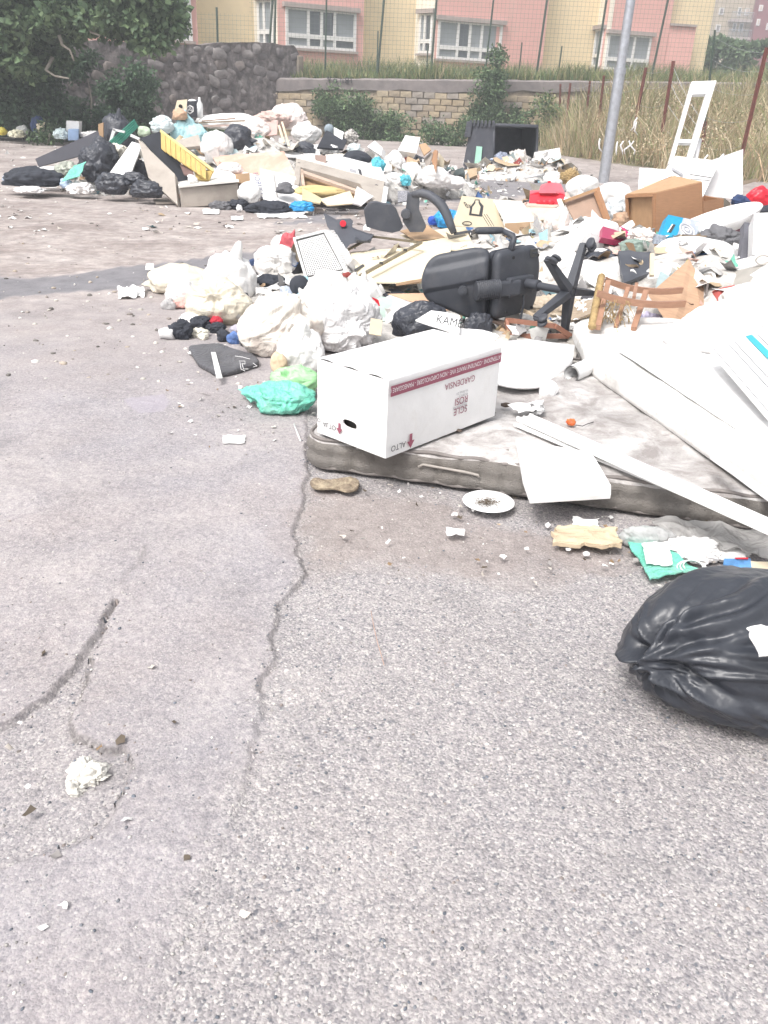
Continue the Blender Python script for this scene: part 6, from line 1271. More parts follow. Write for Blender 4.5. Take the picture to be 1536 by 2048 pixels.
# magenta packet
mg = board('magenta_packet', 'dark magenta carton lying on dark bags left of the speaker carton', 'box', q4([8.0, 8.2, 8.0, 7.8], 1203, 457, 1262, 476, 1272, 494, 1200, 480), .05, MAGENTA, autos=30)
board('magenta_flap', 'bright pink carton flap behind the magenta carton', 'card', q4([8.3, 8.3, 8.1, 8.0], 1240, 452, 1250, 458, 1278, 488, 1262, 478), .004, M('bright_pink', (.65, .03, .16), .5, .1, 6, .05, 30))
mA_, mB_ = d(1225, 475, 7.93), d(1250, 482, 7.97); add('pink_print', *slab([d(1226, 473, 7.92), d(1250, 479, 7.96), d(1249, 483, 7.96), d(1225, 477, 7.92)], .003), M('pale_pink_ink', (.7, .4, .5), .6), mg)
board('white_cover', 'white card lid with pink edge left of the magenta carton', 'card', q4([8.1, 8.2, 8.0, 8.0], 1193, 452, 1208, 454, 1200, 482, 1186, 470), .03, WHITECARD)
bag('white_papers', 'white and pinkish crumpled papers on the left of the speaker carton', (1258, 455, 1312, 486), M('pinkpaper', (.78, .70, .66), .7, .15, 30, .3, 60), .45, .7, cat='paper', wr=.4, sub=5)
# left drawer front of the cabinet group
dr = thing('drawer_panel', g(1170, 450, 0), 'pinkish brown drawer panel leaning between red dustpan and brown cabinet', 'drawer')  # single drawer panel with edge strips
add('panel', *slab(q4([10.3, 10.6, 10.2, 9.9], 1128, 402, 1196, 378, 1216, 438, 1150, 446), .015), M('drawer_brown', (.36, .25, .19), .65, .08, 9, .1, 50), dr)
add('edge_strip', *slab(q4([10.2, 10.5, 10.5, 10.2], 1127, 400, 1196, 375, 1198, 380, 1129, 405), .05), M('chip_light', (.46, .29, .165), .6), dr); add('edge_strip', *slab(q4([10.5, 10.1, 10.05, 10.45], 1195, 376, 1218, 440, 1212, 443, 1190, 384), .05), CHIP, dr)
sl_ = thing('white_rail', d(1135, 440, 9.4), 'white and brass coloured window rail standing between dustpan and drawer', 'rail')
add('white_face', *slab(q4([9.8, 9.8, 9.2, 9.2], 1114, 400, 1122, 399, 1142, 446, 1134, 448), .02), WHITECLEAN, sl_); add('brass_face', *slab(q4([9.82, 9.82, 9.22, 9.22], 1121, 400, 1125, 399, 1139, 446, 1136, 446), .03), M('brass', (.25, .2, .1), .4, .1, 9, .05, 30, metal=.6), sl_)
# red dustpan like bucket
rd = thing('red_bucket', d(1095, 412, 10.6), 'bright red plastic flip lid with three round bosses on the beige bin', 'lid')
R4 = q4([10.4, 10.4, 10.3, 10.3], 1060, 392, 1130, 386, 1112, 413, 1057, 412)
arc = [d(1060, 388, 10.4), d(1075, 384, 10.4), d(1095, 382, 10.4), d(1115, 384, 10.4), d(1130, 389, 10.4), d(1126, 400, 10.35), d(1112, 413, 10.3), d(1058, 412, 10.3)]
add('front_lip', *prism(arc, .05, [0, 1, 0.1]), RED, rd); add('hood', *prism([d(1082, 372, 10.8), d(1100, 366, 10.8), d(1122, 370, 10.8), d(1130, 388, 10.45), d(1112, 384, 10.35), d(1078, 384, 10.35)], .04, [0, .8, .5]), M('red_faded', (.60, .12, .15), .4, .1, 6, .05, 30), rd)
add('handle', *prism([d(1060, 384, 10.6), d(1086, 383, 10.5), d(1078, 390, 10.42), d(1060, 392, 10.4)], .05, [0, .8, .5]), M('red_faded', (.60, .12, .15)), rd); add('tab', *cyl(d(1098, 362, 10.8), d(1099, 368, 10.8), .02, 8), RED, rd)
for x in (1080, 1091, 1102): add('boss', *sack(d(x, 405, 10.26), (.045, .02, .03), 2, 3, 0, None, 0), RED, rd, smooth=True)
bb2 = thing('beige_bin', d(1090, 440, 10.0), 'beige open bin with red lid above it, beside the bottle carton', 'bin')
add('rim', *slab(q4([10.0, 10.0, 10.3, 10.3], 1050, 414, 1112, 417, 1118, 412, 1055, 409), .03), M('bin_beige2', (.60, .50, .42), .55), bb2); add('front_wall', *slab(q4([10.0, 10.0, 9.7, 9.7], 1052, 416, 1110, 418, 1104, 462, 1062, 460), .02), M('bin_beige2', (.60, .50, .42), .55), bb2)
bag('white_bottle_bag', 'white rounded plastic bag with pinkish body right of the bottle carton', (1086, 415, 1138, 480), M('pinkish_bag', (.74, .64, .60), .4, .1, 6, .1, 30, wrinkle=.4), .3, .7, cat='bag', wr=.1, sub=5)
bag('white_sack', 'white bag behind the brown drawer at the lamp post foot', (1130, 350, 1200, 400), WHITEBAG, .0, .8, wr=.14, Y=12.5, group=WB)
bag('white_sack', 'large white sheet like bag between lamp post and brown cabinet', (1190, 365, 1262, 430), WHITEBAG, .0, .8, wr=.14, Y=11.3, group=WB, sub=5)
bag('printed_bag', 'white bag with blue grey print left of the brown cabinet', (1205, 395, 1256, 455), M('blueprint_bag', (.70, .73, .75), .45, .15, 8, .1, 30, dirt=(.2, .28, .32), dsc=9, damt=.6, wrinkle=.5), .0, .8, wr=.16, Y=10.6, sub=5)
bag('white_sack', 'white bag in front of the drawer and left of the cabinet end', (1135, 430, 1215, 480), WHITEBAG, .0, .8, wr=.12, Y=9.2, group=WB, sub=5)
board('white_spike', 'pointed white paper standing up in front of the drawer', 'paper', [d(1185, 418, 8.9), d(1215, 448, 8.8), d(1225, 475, 8.6), d(1175, 470, 8.6)], .003, WHITECARD, nx=8, ny=8, amp=.02, freq=4)
bag('white_sack', 'white bag under the pointed paper right of the chair armrest', (1145, 440, 1240, 500), WHITEBAG, .0, .8, wr=.12, Y=8.4, group=WB, sub=5)
bag('brown_fruit_bag', 'brownish crumpled fabric left of the cabinet end', (1222, 425, 1262, 462), M('brownrag', (.38, .25, .17), .8, .4, 14, .4, 60), .0, .8, wr=.3, Y=9.7, cat='rags')
# bottle carton
bt = thing('bottle_carton', g(985, 470, 0), 'pale cardboard carton printed 8x with a bottle sign, standing behind the office chair', 'box')
fA, fB, fC, fD = q4([9.0, 9.35, 9.05, 8.7], 924, 392, 986, 399, 1010, 458, 904, 452)
add('front_panel', *slab([fA, fB, fC, fD], .006), CARDLIGHT, bt); 
tA, tB, tC, tD = d(986, 399, 9.35), d(1042, 402, 9.8), d(1073, 443, 9.3), d(1010, 447, 8.95)
add('top_flap', *slab([tA, tB, tC, tD], .006, 4, 4, .004), M('bleached_card', (.76, .72, .65), .8, .06, 9, .1, 60, dirt=(.6, .5, .42), dsc=8, damt=.4), bt); add('side_panel', *slab([tD, tC, d(1072, 472, 9.2), d(1010, 474, 8.85)], .006), CARD, bt)
bd_ = np.array([.0, .9, .0]); add('back_panel', *slab([fA, fB, fB + [0, .35, -.05], fA + [0, .35, -.05]], .006), CARDLIGHT, bt)
n_ = unit(np.cross(fB - fA, fD - fA)); n_ = n_ if n_[1] < 0 else -n_
def fq(u, v, o=.005): return (1 - u) * (1 - v) * fA + u * (1 - v) * fB + u * v * fC + (1 - u) * v * fD + n_ * o
xd = unit(fB - fA); yd = unit(np.cross(n_, xd)); yd = yd if yd[2] > 0 else -yd
FP = (fA, fB, fC)
letters('8x', onp(932, 415, FP, .006), xd, yd, .105, INK, bt)
add('bottle_sign', *prism([onp(x, y, FP, .006) for x, y in ((950, 399), (959, 399), (960, 404), (967, 412), (964, 433), (938, 430), (941, 413), (948, 404))], .002, n_), INK, bt); add('bottle_sign', *prism([onp(x, y, FP, .009) for x, y in ((951, 401), (957, 401), (957, 406), (961, 414), (958, 429), (943, 427), (945, 414), (951, 406))], .002, n_), CARDLIGHT, bt)
add('printed_oval', *tube([onp(934 + 9 * math.cos(t), 447 + 4 * math.sin(t), FP, .006) for t in np.linspace(0, 6.283, 24, endpoint=False)], .004, 4, closed=True), INK, bt); letters('Henkel', onp(927, 449, FP, .006), xd, yd, .030, INK, bt)
for k in range(3): add('scratch_line', *tube([onp(963 + 5 * k, 428, FP, .006), onp(978 + 5 * k, 452, FP, .006)], .003, 4), INK, bt)
letters('FRIC', d(1038, 466, 8.98), unit(tC - tD), Z_, .08, M('brown_ink', (.2, .14, .1), .8), bt)
bag('blue_bag', 'bright blue plastic bag between car trim arch and bottle carton', (868, 418, 925, 462), SKYBLUE, .0, .7, wr=.2, sub=5)
bag('dark_blue_bag', 'deep blue plastic left of the bright blue bag', (856, 432, 890, 452), M('deep_blue', (.02, .08, .42), .4, .2, 9, .2, 30), .02, .7, wr=.2, cat='bag')
# black car trim parts
ct = thing('car_door_trim', g(800, 470, 0), 'black car door trim panel with its arched window frame standing in the heap', 'car part')
ob = [(728, 418), (738, 405), (752, 403), (762, 406), (782, 409), (792, 418), (806, 452), (800, 460), (785, 464), (760, 460), (733, 452)]
add('panel', *prism([d(x, y, 8.6) for x, y in ob], .05, [0, 1, .2]), DARKPL, ct)
ob = [(805, 440), (812, 415), (815, 387), (840, 384), (838, 420), (852, 452), (846, 462), (820, 462)]
add('pillar', *prism([d(x, y, 8.4) for x, y in ob], .06, [0, 1, .2]), DARKPL, ct)
pth = [(826, 390), (842, 386), (858, 390), (872, 400), (884, 412), (893, 428), (900, 447), (908, 466)]
P_ = [d(x, y, 8.4 - .03 * i) for i, (x, y) in enumerate(pth)]; V, Fs = tube(P_, [.035, .04, .042, .044, .046, .044, .040, .030], 10); add('window_arch', V, Fs, DARKPL, ct, smooth=True)
add('peg', *cyl(d(887, 408, 8.3), d(889, 400, 8.3), .015, 6), DARKPL, ct); add('foot', *slab(q4(8.2, 908, 466, 942, 460, 944, 464, 908, 470), .03), DARKPL, ct); add('speaker_cover', *lathe([(.001, .02), (.04, .02), (.05, 0)], 20, d(812, 428, 8.35), X_, Z_, -Y_), DARKPL, ct)
board('checked_cloth', 'black and white checked cloth hanging on the left of the trim arch', 'cloth', q4([8.7, 8.7, 8.5, 8.5], 795, 382, 818, 381, 816, 402, 796, 406), .01, M('checked', (.22, .22, .24), .8, .9, 90, .2, 30), nx=6, ny=6, amp=.01)
cm = thing('car_side_trim', g(690, 490, 0), 'black torn car side trim with a red spot left of the door trim', 'car part')
ob = [(648, 427), (672, 440), (700, 438), (706, 443), (704, 455), (716, 462), (744, 472), (735, 480), (700, 487), (692, 497), (676, 480), (655, 452)]
add('panel', *prism([d(x, y, 8.3 - (y - 427) * .006) for x, y in ob], .03, [0, 1, .3]), DARKPL, cm); add('red_spot', *cyl(d(686, 447, 8.14), d(686, 447, 8.10), .03, 12), RED, cm)
add('folded_part', *slab(q4([8.4, 8.4, 8.0, 8.0], 706, 455, 748, 468, 740, 486, 712, 484), .02, 6, 5, .03, 3), DARKPL, cm)
# flat SP cartons and metal picture frame
spc = board('flat_carton', 'big flattened pale carton printed SP twice, under the metal picture frame', 'cardboard', [g(700, 505, .20), g(905, 488, .30), g(885, 566, .28), g(722, 566, .20)], .012, M('flat_pale_card', (.72, .64, .48), .85, .06, 5, .08, 60, dirt=(.55, .45, .33), dsc=4, damt=.3), nx=10, ny=10, amp=.004)
sp4 = [g(700, 505, .212), g(905, 488, .312), g(885, 566, .292), g(722, 566, .212)]
def spq(u, v): return (1 - u) * (1 - v) * sp4[0] + u * (1 - v) * sp4[1] + u * v * sp4[2] + (1 - u) * v * sp4[3] + Z_ * .004
ux = unit(sp4[1] - sp4[0]); uy = unit(sp4[3] - sp4[0])
for s_, x, y, sz in (('SP', 774, 510, .15), ('SP', 862, 538, .17), ('0043711370WXP', 850, 520, .05), ('PRODOTTO', 776, 500, .045)):
    p = g(x, y, .255); letters(s_, p, -ux, uy, sz, M('brown_ink', (.2, .14, .1), .8), spc)
board('flat_carton', 'flattened pale carton flap behind the metal picture frame', 'cardboard', [g(800, 470, .25), g(930, 452, .32), g(950, 500, .32), g(850, 500, .26)], .010, MATS['flat_pale_card'], nx=8, ny=8, amp=.006)
board('flat_carton', 'tan cardboard flap below the car trim arch', 'cardboard', [g(800, 462, .30), g(850, 448, .36), g(890, 475, .30), g(830, 482, .28)], .008, CARD, nx=4, ny=4, amp=.004)
fm = thing('metal_frame', g(780, 540, .2), 'thin tarnished metal picture frame lying on the flattened SP carton', 'frame')
f4 = [g(843, 485, .36), g(722, 551, .27), g(694, 500, .24), g(745, 473, .30)]
for a_, b_ in ((0, 1), (3, 0), (2, 3)):
    V, Fs = wv = join(*[bx((f4[a_] + f4[b_]) / 2 + unit(np.cross(unit(f4[b_] - f4[a_]), Z_)) * o_, f4[b_] - f4[a_], np.cross(f4[b_] - f4[a_], Z_), np.cross(np.cross(f4[b_] - f4[a_], Z_), f4[b_] - f4[a_]), np.linalg.norm(f4[b_] - f4[a_]), w_, h_) for o_, w_, h_ in ((0, .02, .02), (.016, .010, .012))])
    add('frame_bar', V, Fs, M('tarnished_brass', (.28, .24, .17), .45, .3, 12, .1, 40, metal=.6), fm)
for t in (.3, .7): p = f4[0] + (f4[1] - f4[0]) * t; add('clip', *bx(p + Z_ * .01, X_, Y_, Z_, .03, .03, .02), DARKMETAL, fm)
board('frame_corner_piece', 'short dark strip left of the metal picture frame corner', 'strip', [g(708, 540, .22), g(726, 529, .23), g(729, 532, .22), g(710, 543, .22)], .01, DARKMETAL)
board('brown_hardboard', 'reddish brown hardboard sheet under the office chair backrest', 'board', [g(775, 588, .20), g(905, 585, .26), g(1010, 628, .14), g(870, 620, .14)], .008, M('hardboard', (.50, .33, .22), .7, .1, 3, .1, 60), nx=6, ny=4, amp=.003, autos=30)
board('corrugated_edge', 'torn corrugated edge strip of the flat SP carton', 'cardboard', [g(795, 570, .26), g(850, 560, .29), g(868, 552, .29), g(870, 558, .27)], .02, CARD, nx=10, ny=2, amp=.01, jag=.05)
board('blue_sheet', 'teal blue plastic sheet showing under the flat carton', 'sheet', [g(838, 580, .17), g(900, 560, .20), g(905, 590, .17), g(860, 592, .16)], .004, M('teal_sheet', (.12, .30, .34), .5))
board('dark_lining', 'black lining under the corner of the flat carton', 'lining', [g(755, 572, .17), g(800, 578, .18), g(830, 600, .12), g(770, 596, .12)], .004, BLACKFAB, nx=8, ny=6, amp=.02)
# black bag with card behind the plant carton
bag('black_sack', 'black rubbish bag arching behind the plant carton', (784, 600, 905, 700), BLACKBAG, .02, .55, sub=6, wr=.10, knot=(-.5, -.2, -.6), seed=421)
bag('black_sack', 'black crumpled bag end right of the torn white carton', (926, 622, 985, 700), BLACKBAG, .03, .6, sub=5, wr=.2, seed=422)
kc = board('torn_carton', 'torn white carton lettered KAMBE between black bag and plant carton', 'box', [d(832, 640, 4.55), d(862, 621, 4.75), d(920, 632, 4.7), d(918, 672, 4.45)], .008, WHITECARD, nx=8, ny=6, amp=.005, jag=.02)
board('torn_carton', 'white carton flap lying right of the lettered torn carton', 'box', [d(900, 655, 4.62), d(965, 660, 4.7), d(998, 672, 4.7), d(960, 705, 4.45)], .008, WHITECARD, nx=8, ny=6, amp=.006, jag=.03)
kx = unit(d(915, 645, 4.5) - d(872, 636, 4.5)); letters('KAMBE', d(871, 645, 4.42), kx, unit(np.cross(np.array([0, -1, .2]), kx)) * 1.0, .062, INK, kc, sx=.9)
board('plank', 'dark thin plank running from the chair foot to the wooden frame', 'plank', [g(948, 628, .20), g(962, 626, .20), g(1080, 672, .12), g(1062, 677, .12)], .012, M('dark_plank', (.12, .085, .07), .6))
wf = thing('picture_stretcher', g(1070, 680, .1), 'small reddish wooden frame lying below the office chair seat', 'frame')
w4 = [g(1013, 640, .20), g(1110, 652, .24), g(1142, 672, .16), g(1018, 672, .12)]
for a_, b_ in ((0, 1), (1, 2), (3, 2), (0, 3)): wbar('frame_bar', w4[a_], w4[b_], .022, .03, 0, REDWOOD, wf)
wbar('wood_strip', g(985, 626, .2), g(1052, 618, .22), .02, .02, 0, PALEWOOD, wf); wbar('wood_strip', g(1030, 612, .24), g(1120, 655, .2), .02, .015, 0, PALEWOOD, wf)
bag('white_papers', 'crumpled white paper inside the small wooden frame', (1050, 655, 1100, 680), WHITEBAG, .1, .8, cat='paper', wr=.35, sub=5)
bag('brown_rags', 'brownish cloth and paper under the chair base', (1040, 590, 1190, 665), M('tan_rag', (.50, .43, .34), .85, .25, 8, .4, 60, dirt=(.3, .22, .15), dsc=9, damt=.6), .0, .8, cat='rags', wr=.3, sub=6)
bag('white_papers', 'white wrinkled packing paper right of the chair column', (1140, 600, 1200, 650), WHITEBAG, .1, .8, cat='paper', wr=.35, sub=5)
board('brown_slatboard', 'brown ridged wooden lath bundle leaning under the chair base', 'lath', [g(1130, 612, .2), g(1195, 596, .28), g(1200, 625, .2), g(1125, 650, .1)], .02, M('lath', (.36, .29, .22), .8, .3, 30, .3, 60, aniso=(1, 8, 1)), nx=14, ny=6, amp=.02, freq=8)
bag('purple_bag', 'white and lilac plastic film among straw below the wooden chair', (1268, 625, 1330, 665), M('lilac_film', (.55, .52, .68), .4, .3, 12, .2, 30, wrinkle=.5), .1, .6, cat='film', wr=.35, sub=5)
bag('black_clutter', 'black small clutter at the foot of the pine board', (1305, 635, 1345, 660), BLACKCLOTH, .15, .6, cat='cable', wr=.35, sub=5)
# white metal frame standing in the weeds, big white printed carton
mf = thing('standing_frame', g(1370, 340, 0), 'tall white rectangular metal frame leaning in front of the dry weeds', 'frame')
t4 = q4([12.6, 12.7, 11.6, 11.5], 1382, 166, 1431, 164, 1382, 325, 1338, 322)
def fquad(u, v): return (1 - u) * (1 - v) * t4[0] + u * (1 - v) * t4[1] + u * v * t4[2] + (1 - u) * v * t4[3]
for (u0, u1, v0, v1) in ((0, .16, .0, 1.05), (.74, 1, .0, 1.05), (.16, .74, 0, .17), (.16, .74, .745, .785)): add('frame_bar', *slab([fquad(u0, v0), fquad(u1, v0), fquad(u1, v1), fquad(u0, v1)], .05), WHITECLEAN, mf)
add('side_web', *slab([fquad(1.0, .01), fquad(1.0, .01) + [.02, .10, .0], fquad(1.0, 1.05) + [.02, .10, 0], fquad(1.0, 1.05)], .012), M('frame_grey', (.62, .64, .68), .5), mf)
add('frame_bar', *slab([fquad(.20, .17) + Y_ * .05, fquad(.26, .17) + Y_ * .05, fquad(.24, .74) + Y_ * .05, fquad(.18, .74) + Y_ * .05], .02), M('wood_inner', (.4, .28, .2), .6), mf)
pcx = board('printed_carton', 'large white flattened carton with grey printed bars behind the brown cabinet', 'cardboard', q4([10.9, 10.9, 10.5, 10.6], 1352, 312, 1440, 322, 1405, 395, 1300, 378), .01, WHITECARD, nx=8, ny=6, amp=.01, freq=2)
PQ = q4([10.9, 10.9, 10.5, 10.6], 1352, 312, 1440, 322, 1405, 395, 1300, 378)
for (x0, y0, x1, y1, m_, w_) in ((1344, 334, 1366, 347, GREYINK, 6), (1380, 348, 1424, 355, INK, 1.5), (1382, 357, 1420, 361, INK, 1.2), (1328, 352, 1352, 366, M('pale_blue_ink', (.4, .5, .65), .7), 9), (1352, 326, 1364, 335, GREYINK, 1)): add('printed_bar', *slab([onp(a_, b_, PQ, .03) for a_, b_ in ((x0, y0), (x1, y1), (x1, y1 + w_), (x0, y0 + w_))], .003), m_, pcx)
board('printed_carton', 'wide white carton panel rising to a point at the right behind the cabinet', 'cardboard', q4([10.8, 11.3, 11.1, 10.6], 1395, 330, 1487, 298, 1484, 400, 1405, 392), .01, WHITECARD, nx=10, ny=8, amp=.02, freq=1.2)
board('printed_carton', 'white square panel edge left of the printed carton at the weeds', 'cardboard', q4([11.3, 11.2, 11.0, 11.1], 1279, 336, 1345, 340, 1340, 385, 1276, 382), .01, WHITECARD)
board('curled_card', 'curled beige card strip on top of the white panel left of the printed carton', 'card', q4([10.4, 10.5, 10.3, 10.2], 1285, 368, 1318, 350, 1335, 372, 1300, 385), .006, CARDLIGHT, nx=8, ny=4, amp=.03, freq=3)
single('white_stick', 'thin white stick standing right of the tall white frame', 'stick', cyl(d(1390, 325, 11.8), d(1399, 280, 12.2), .03, 8), WHITECLEAN)
bag('red_crisp_packet', 'bright red packet with white letters at the far right of the heap', (1488, 375, 1545, 418), RED, .0, .5, Y=10.4, cat='packet', wr=.08, sub=5)
bag('navy_cloth', 'navy cloth left of the bright red packet', (1460, 390, 1500, 412), NAVY, .0, .8, Y=10.4, cat='cloth', wr=.25)
board('wood_plank', 'grey brown plank lying in the weeds right of the white panel', 'plank', q4([11.5, 12, 12, 11.5], 1480, 364, 1512, 357, 1514, 362, 1482, 371), .03, M('old_plank', (.28, .22, .16), .8))
bag('dark_bag', 'dark rubbish under weeds at the right edge below the red packet', (1500, 412, 1560, 440), BLACKCLOTH, .0, .8, Y=9.8, wr=.3, cat='bag')
# ribbons tied to the wires
rp = random.Random(11)
for k, (x, y, Y) in enumerate(((1200, 277, 26), (1235, 283, 26), (1247, 282, 26), (1258, 281, 26), (1268, 282, 26), (1416, 310, 20), (1443, 312, 20), (1448, 308, 20), (1275, 235, 27), (1273, 243, 27))):
    p = d(x, y, Y); single('plastic_strip', ['knotted white strip just left of the lamp post', 'first white strip right of the lamp post', 'second white strip right of the lamp post', 'third white strip right of the lamp post', 'fourth white strip right of the lamp post, by the rusty post', 'white strip right of the tall white frame', 'curly white strip over the printed carton', 'small white curl beside the curly strip', 'white rag tied high on the rusty post', 'lower white rag tied on the rusty post'][k] + ' on the fence wire', 'strip', tube([p, p + [rp.uniform(-.1, .1), 0, -.12], p + [rp.uniform(-.12, .12), 0, -.25], p + [rp.uniform(-.15, .15), 0, -.36]], [.02, .03, .025, .012], 5), WHITECLEAN, group='white strips knotted on the fence wire')
# ================================================================ FAR HEAP
def fb(name, label, box, m, Y, **kw): return bag(name, label, box, m, 0, kw.pop('k', .75), Y=Y, **kw)
board('charcoal_board', 'large charcoal board leaning at the left end of the far heap', 'board', q4([13.8, 14.8, 14.6, 13.6], 71, 318, 196, 262, 208, 300, 78, 334), .02, M('charcoal', (.085, .085, .10), .7, .1, 3, .1, 30), autos=30)
board('board_edge', 'small brown upright board behind the charcoal board', 'board', q4(14.9, 197, 248, 207, 245, 207, 285, 197, 282), .03, CARD)
fb('black_cloth', 'black cloth draped on the ground at the far left of the heap', (4, 336, 122, 382), BLACKCLOTH, 13.3, wr=.16, sub=5, cat='cloth', k=.6, flat=.5)
board('white_sheet', 'white sheet behind the black cloth at the far left', 'sheet', q4([14.2, 14.3, 13.8, 13.8], 60, 332, 112, 334, 110, 348, 54, 344), .02, WHITECLEAN, nx=6, ny=4, amp=.01)
fb('grey_rag', 'grey green rag right of the white sheet', (108, 324, 160, 362), M('greygreen', (.35, .37, .32), .8, .5, 12, .4, 60), 13.7, wr=.3, sub=5, cat='rag')
board('green_sheet', 'light sea-green cloth hanging beside the crumpled black bag', 'cloth', q4([13.4, 13.5, 13.2, 13.2], 148, 330, 172, 322, 160, 352, 124, 364), .01, TEALBAG, nx=10, ny=8, amp=.03)
fb('black_sack', 'tall crumpled black bag in front of the charcoal board', (158, 285, 240, 374), BLACKBAG, 13.9, wr=.2, sub=5, fr=3)
fb('black_sack', 'black bag end above the tall crumpled one', (188, 284, 238, 325), BLACKBAG, 14.0, wr=.2, sub=5)
fb('black_sack', 'big black bag on the top left of the far heap', (204, 228, 272, 310), BLACKBAG, 15.2, wr=.12, sub=5, knot=(.2, -.3, 1))
board('green_corrugated_strip', 'green corrugated plastic strip standing diagonally at the top left', 'panel', q4([14.2, 14.7, 14.7, 14.2], 212, 288, 268, 238, 277, 254, 234, 296), .01, M('green_plastic', (.12, .42, .33), .5, .12, 4, .05, 30), nx=2, ny=24, bend=lambda u, v: .012 * math.sin(v * 60))
wfr = thing('white_window_frame', d(225, 300, 14.4), 'white window frame beside the green corrugated strip', 'frame')
for a_ in ((216, 291, 220, 292, 232, 260, 226, 258), (226, 257, 250, 262, 249, 266, 227, 261), (262, 268, 280, 276, 278, 280, 261, 273)): add('frame_bar', *slab(q4(14.35, *a_), .04), WHITECLEAN, wfr)
fb('stuffing', 'white foam stuffing below the green corrugated strip', (212, 288, 256, 318), MATS['stuffing'], 14.1, wr=.4, sub=5, cat='stuffing')
board('white_board', 'long white board leaning in front of the black bags', 'board', q4([13.2, 14.0, 14.0, 13.2], 214, 356, 264, 286, 284, 292, 256, 365), .05, WHITECLEAN)
fb('dark_fabric_bag', 'dark bag between white board and beige sofa', (255, 320, 300, 370), BLACKFAB, 13.9, wr=.15, sub=5, cat='bag')  # dark bag in the black lining material
fb('black_sack', 'low black bag at the foot of the white board', (188, 345, 262, 394), BLACKBAG, 13.0, wr=.22, sub=5, k=.6)
fb('black_sack', 'long low black bag left of the beige sofa foot', (258, 362, 330, 399), BLACKBAG, 12.8, wr=.22, sub=5, k=.6)
fb('black_sack', 'small black bag with grey band before the white board', (240, 345, 292, 372), BLACKBAG, 13.1, wr=.2, sub=5, k=.6)
fb('white_scraps', 'white paper scraps on the ground before the tall black bag', (135, 365, 190, 394), WHITEBAG, 13.2, wr=.4, sub=5, cat='paper', flat=.4)
fb('blue_rag', 'pale blue rag at the right end of the black cloth', (118, 358, 146, 378), M('pale_blue_rag', (.4, .5, .65), .8, .2, 9, .3, 60), 13.2, wr=.3, cat='rag')
fb('blue_rag', 'small blue rag at the far left on the dirt', (4, 350, 30, 363), M('pale_blue_rag', (.4, .5, .65)), 13.8, wr=.3, cat='rag')
fb('white_scraps', 'white flat papers below the black cloth at the far left', (30, 373, 92, 388), WHITEBAG, 13.0, wr=.3, cat='paper', flat=.4)
# broken beige armchair
sf = thing('broken_sofa', g(360, 414, 0), 'tipped beige armchair shell with black lining and yellow slats, front of the far heap', 'armchair')
add('side_panel', *slab(q4([13.4, 12.9, 12.55, 12.6], 279, 282, 352, 352, 358, 414, 300, 360), .10, 6, 6, .008), BEIGEFAB, sf, autos=40)
add('lining', *slab(q4([13.5, 13.9, 13.3, 12.9], 281, 276, 322, 262, 384, 366, 354, 366), .02, 8, 8, .02), BLACKFAB, sf, autos=40)
add('armrest', *para(d(362, 416, 12.6), d(478, 408, 12.8), d(366, 412, 13.2), d(359, 375, 12.6), .025), BEIGEFAB, sf, autos=40)
add('armrest_top', *slab(q4([12.55, 12.75, 13.3, 13.2], 357, 374, 478, 362, 470, 355, 356, 364), .03, 8, 4, .004), M('lit_top_fabric', (.70, .68, .64), .85), sf, autos=40)  # light from above painted in: beige fabric coloured near white on top
for k in range(9):
    t = k / 9; a_ = np.array([322, 264.]) + t * np.array([90, 72.]); b_ = np.array([345, 262.]) + t * np.array([82, 70.])
    o_ = (1 - t) * 13.8 + t * 13.0; add('yellow_slat', *slab([d(a_[0], a_[1], o_), d(a_[0] + 9.2, a_[1] + 7.4, o_ - .08), d(a_[0] + 10, a_[1] + 42 * (1 - t * .3), o_ - .35), d(a_[0] + 1, a_[1] + 34 * (1 - t * .3), o_ - .28)], .02), YELLOWWOOD, sf)
add('side_rail', *slab(q4([13.9, 13.1, 13.05, 13.85], 322, 261, 428, 340, 426, 345, 320, 265), .04), M('yellow_rail', (.62, .50, .22), .6), sf)
add('end_board', *slab(q4([13.1, 13.1, 12.9, 12.9], 388, 342, 426, 344, 418, 362, 394, 358), .03), YELLOWWOOD, sf)
add('dark_patch', *slab(q4([13.3, 13.2, 12.9, 12.95], 360, 330, 384, 332, 388, 352, 368, 350), .02), M('brown_patch', (.16, .10, .09), .7), sf)
fb('white_scraps', 'white paper caught beside the armrest of the broken armchair', (374, 350, 396, 368), WHITEBAG, 12.75, wr=.3, cat='paper')
board('grey_cushion', 'beige grey board with dark outline above the yellow slats', 'board', q4([14.6, 14.8, 14.5, 14.3], 352, 285, 397, 272, 404, 294, 368, 298), .05, BEIGEFAB)
# top of the heap
fb('light_blue_sack', 'light blue rubbish bag on the top left crest of the far heap', (342, 236, 400, 300), CYANBAG, 15.8, wr=.14, sub=5, knot=(0, 0, 1))
fb('light_blue_sack', 'pale blue and white bag left of the light blue one on the crest', (300, 232, 348, 270), M('bluewhite_bag', (.62, .70, .72), .4, .12, 4, .1, 30, wrinkle=.5), 15.6, wr=.16, sub=5)
fb('light_blue_sack', 'light blue bag lower on the slope beside the white one', (370, 250, 425, 318), CYANBAG, 15.0, wr=.14, sub=5)
fb('white_sack', 'white bag with colourful print in front of the black crest bag', (400, 262, 468, 322), WHITEBAG, 14.5, wr=.10, sub=5)
fb('black_sack', 'round black bag in the middle of the far heap crest', (446, 252, 510, 308), BLACKBAG, 14.7, wr=.08, sub=5, knot=(1, -.1, 0))
fb('pale_green_bag', 'pale green bag between crest bag and green strip', (274, 252, 302, 275), M('palegreenbag', (.5, .6, .45), .4, .12, 6, .1, 30, wrinkle=.5), 15.5, wr=.14)
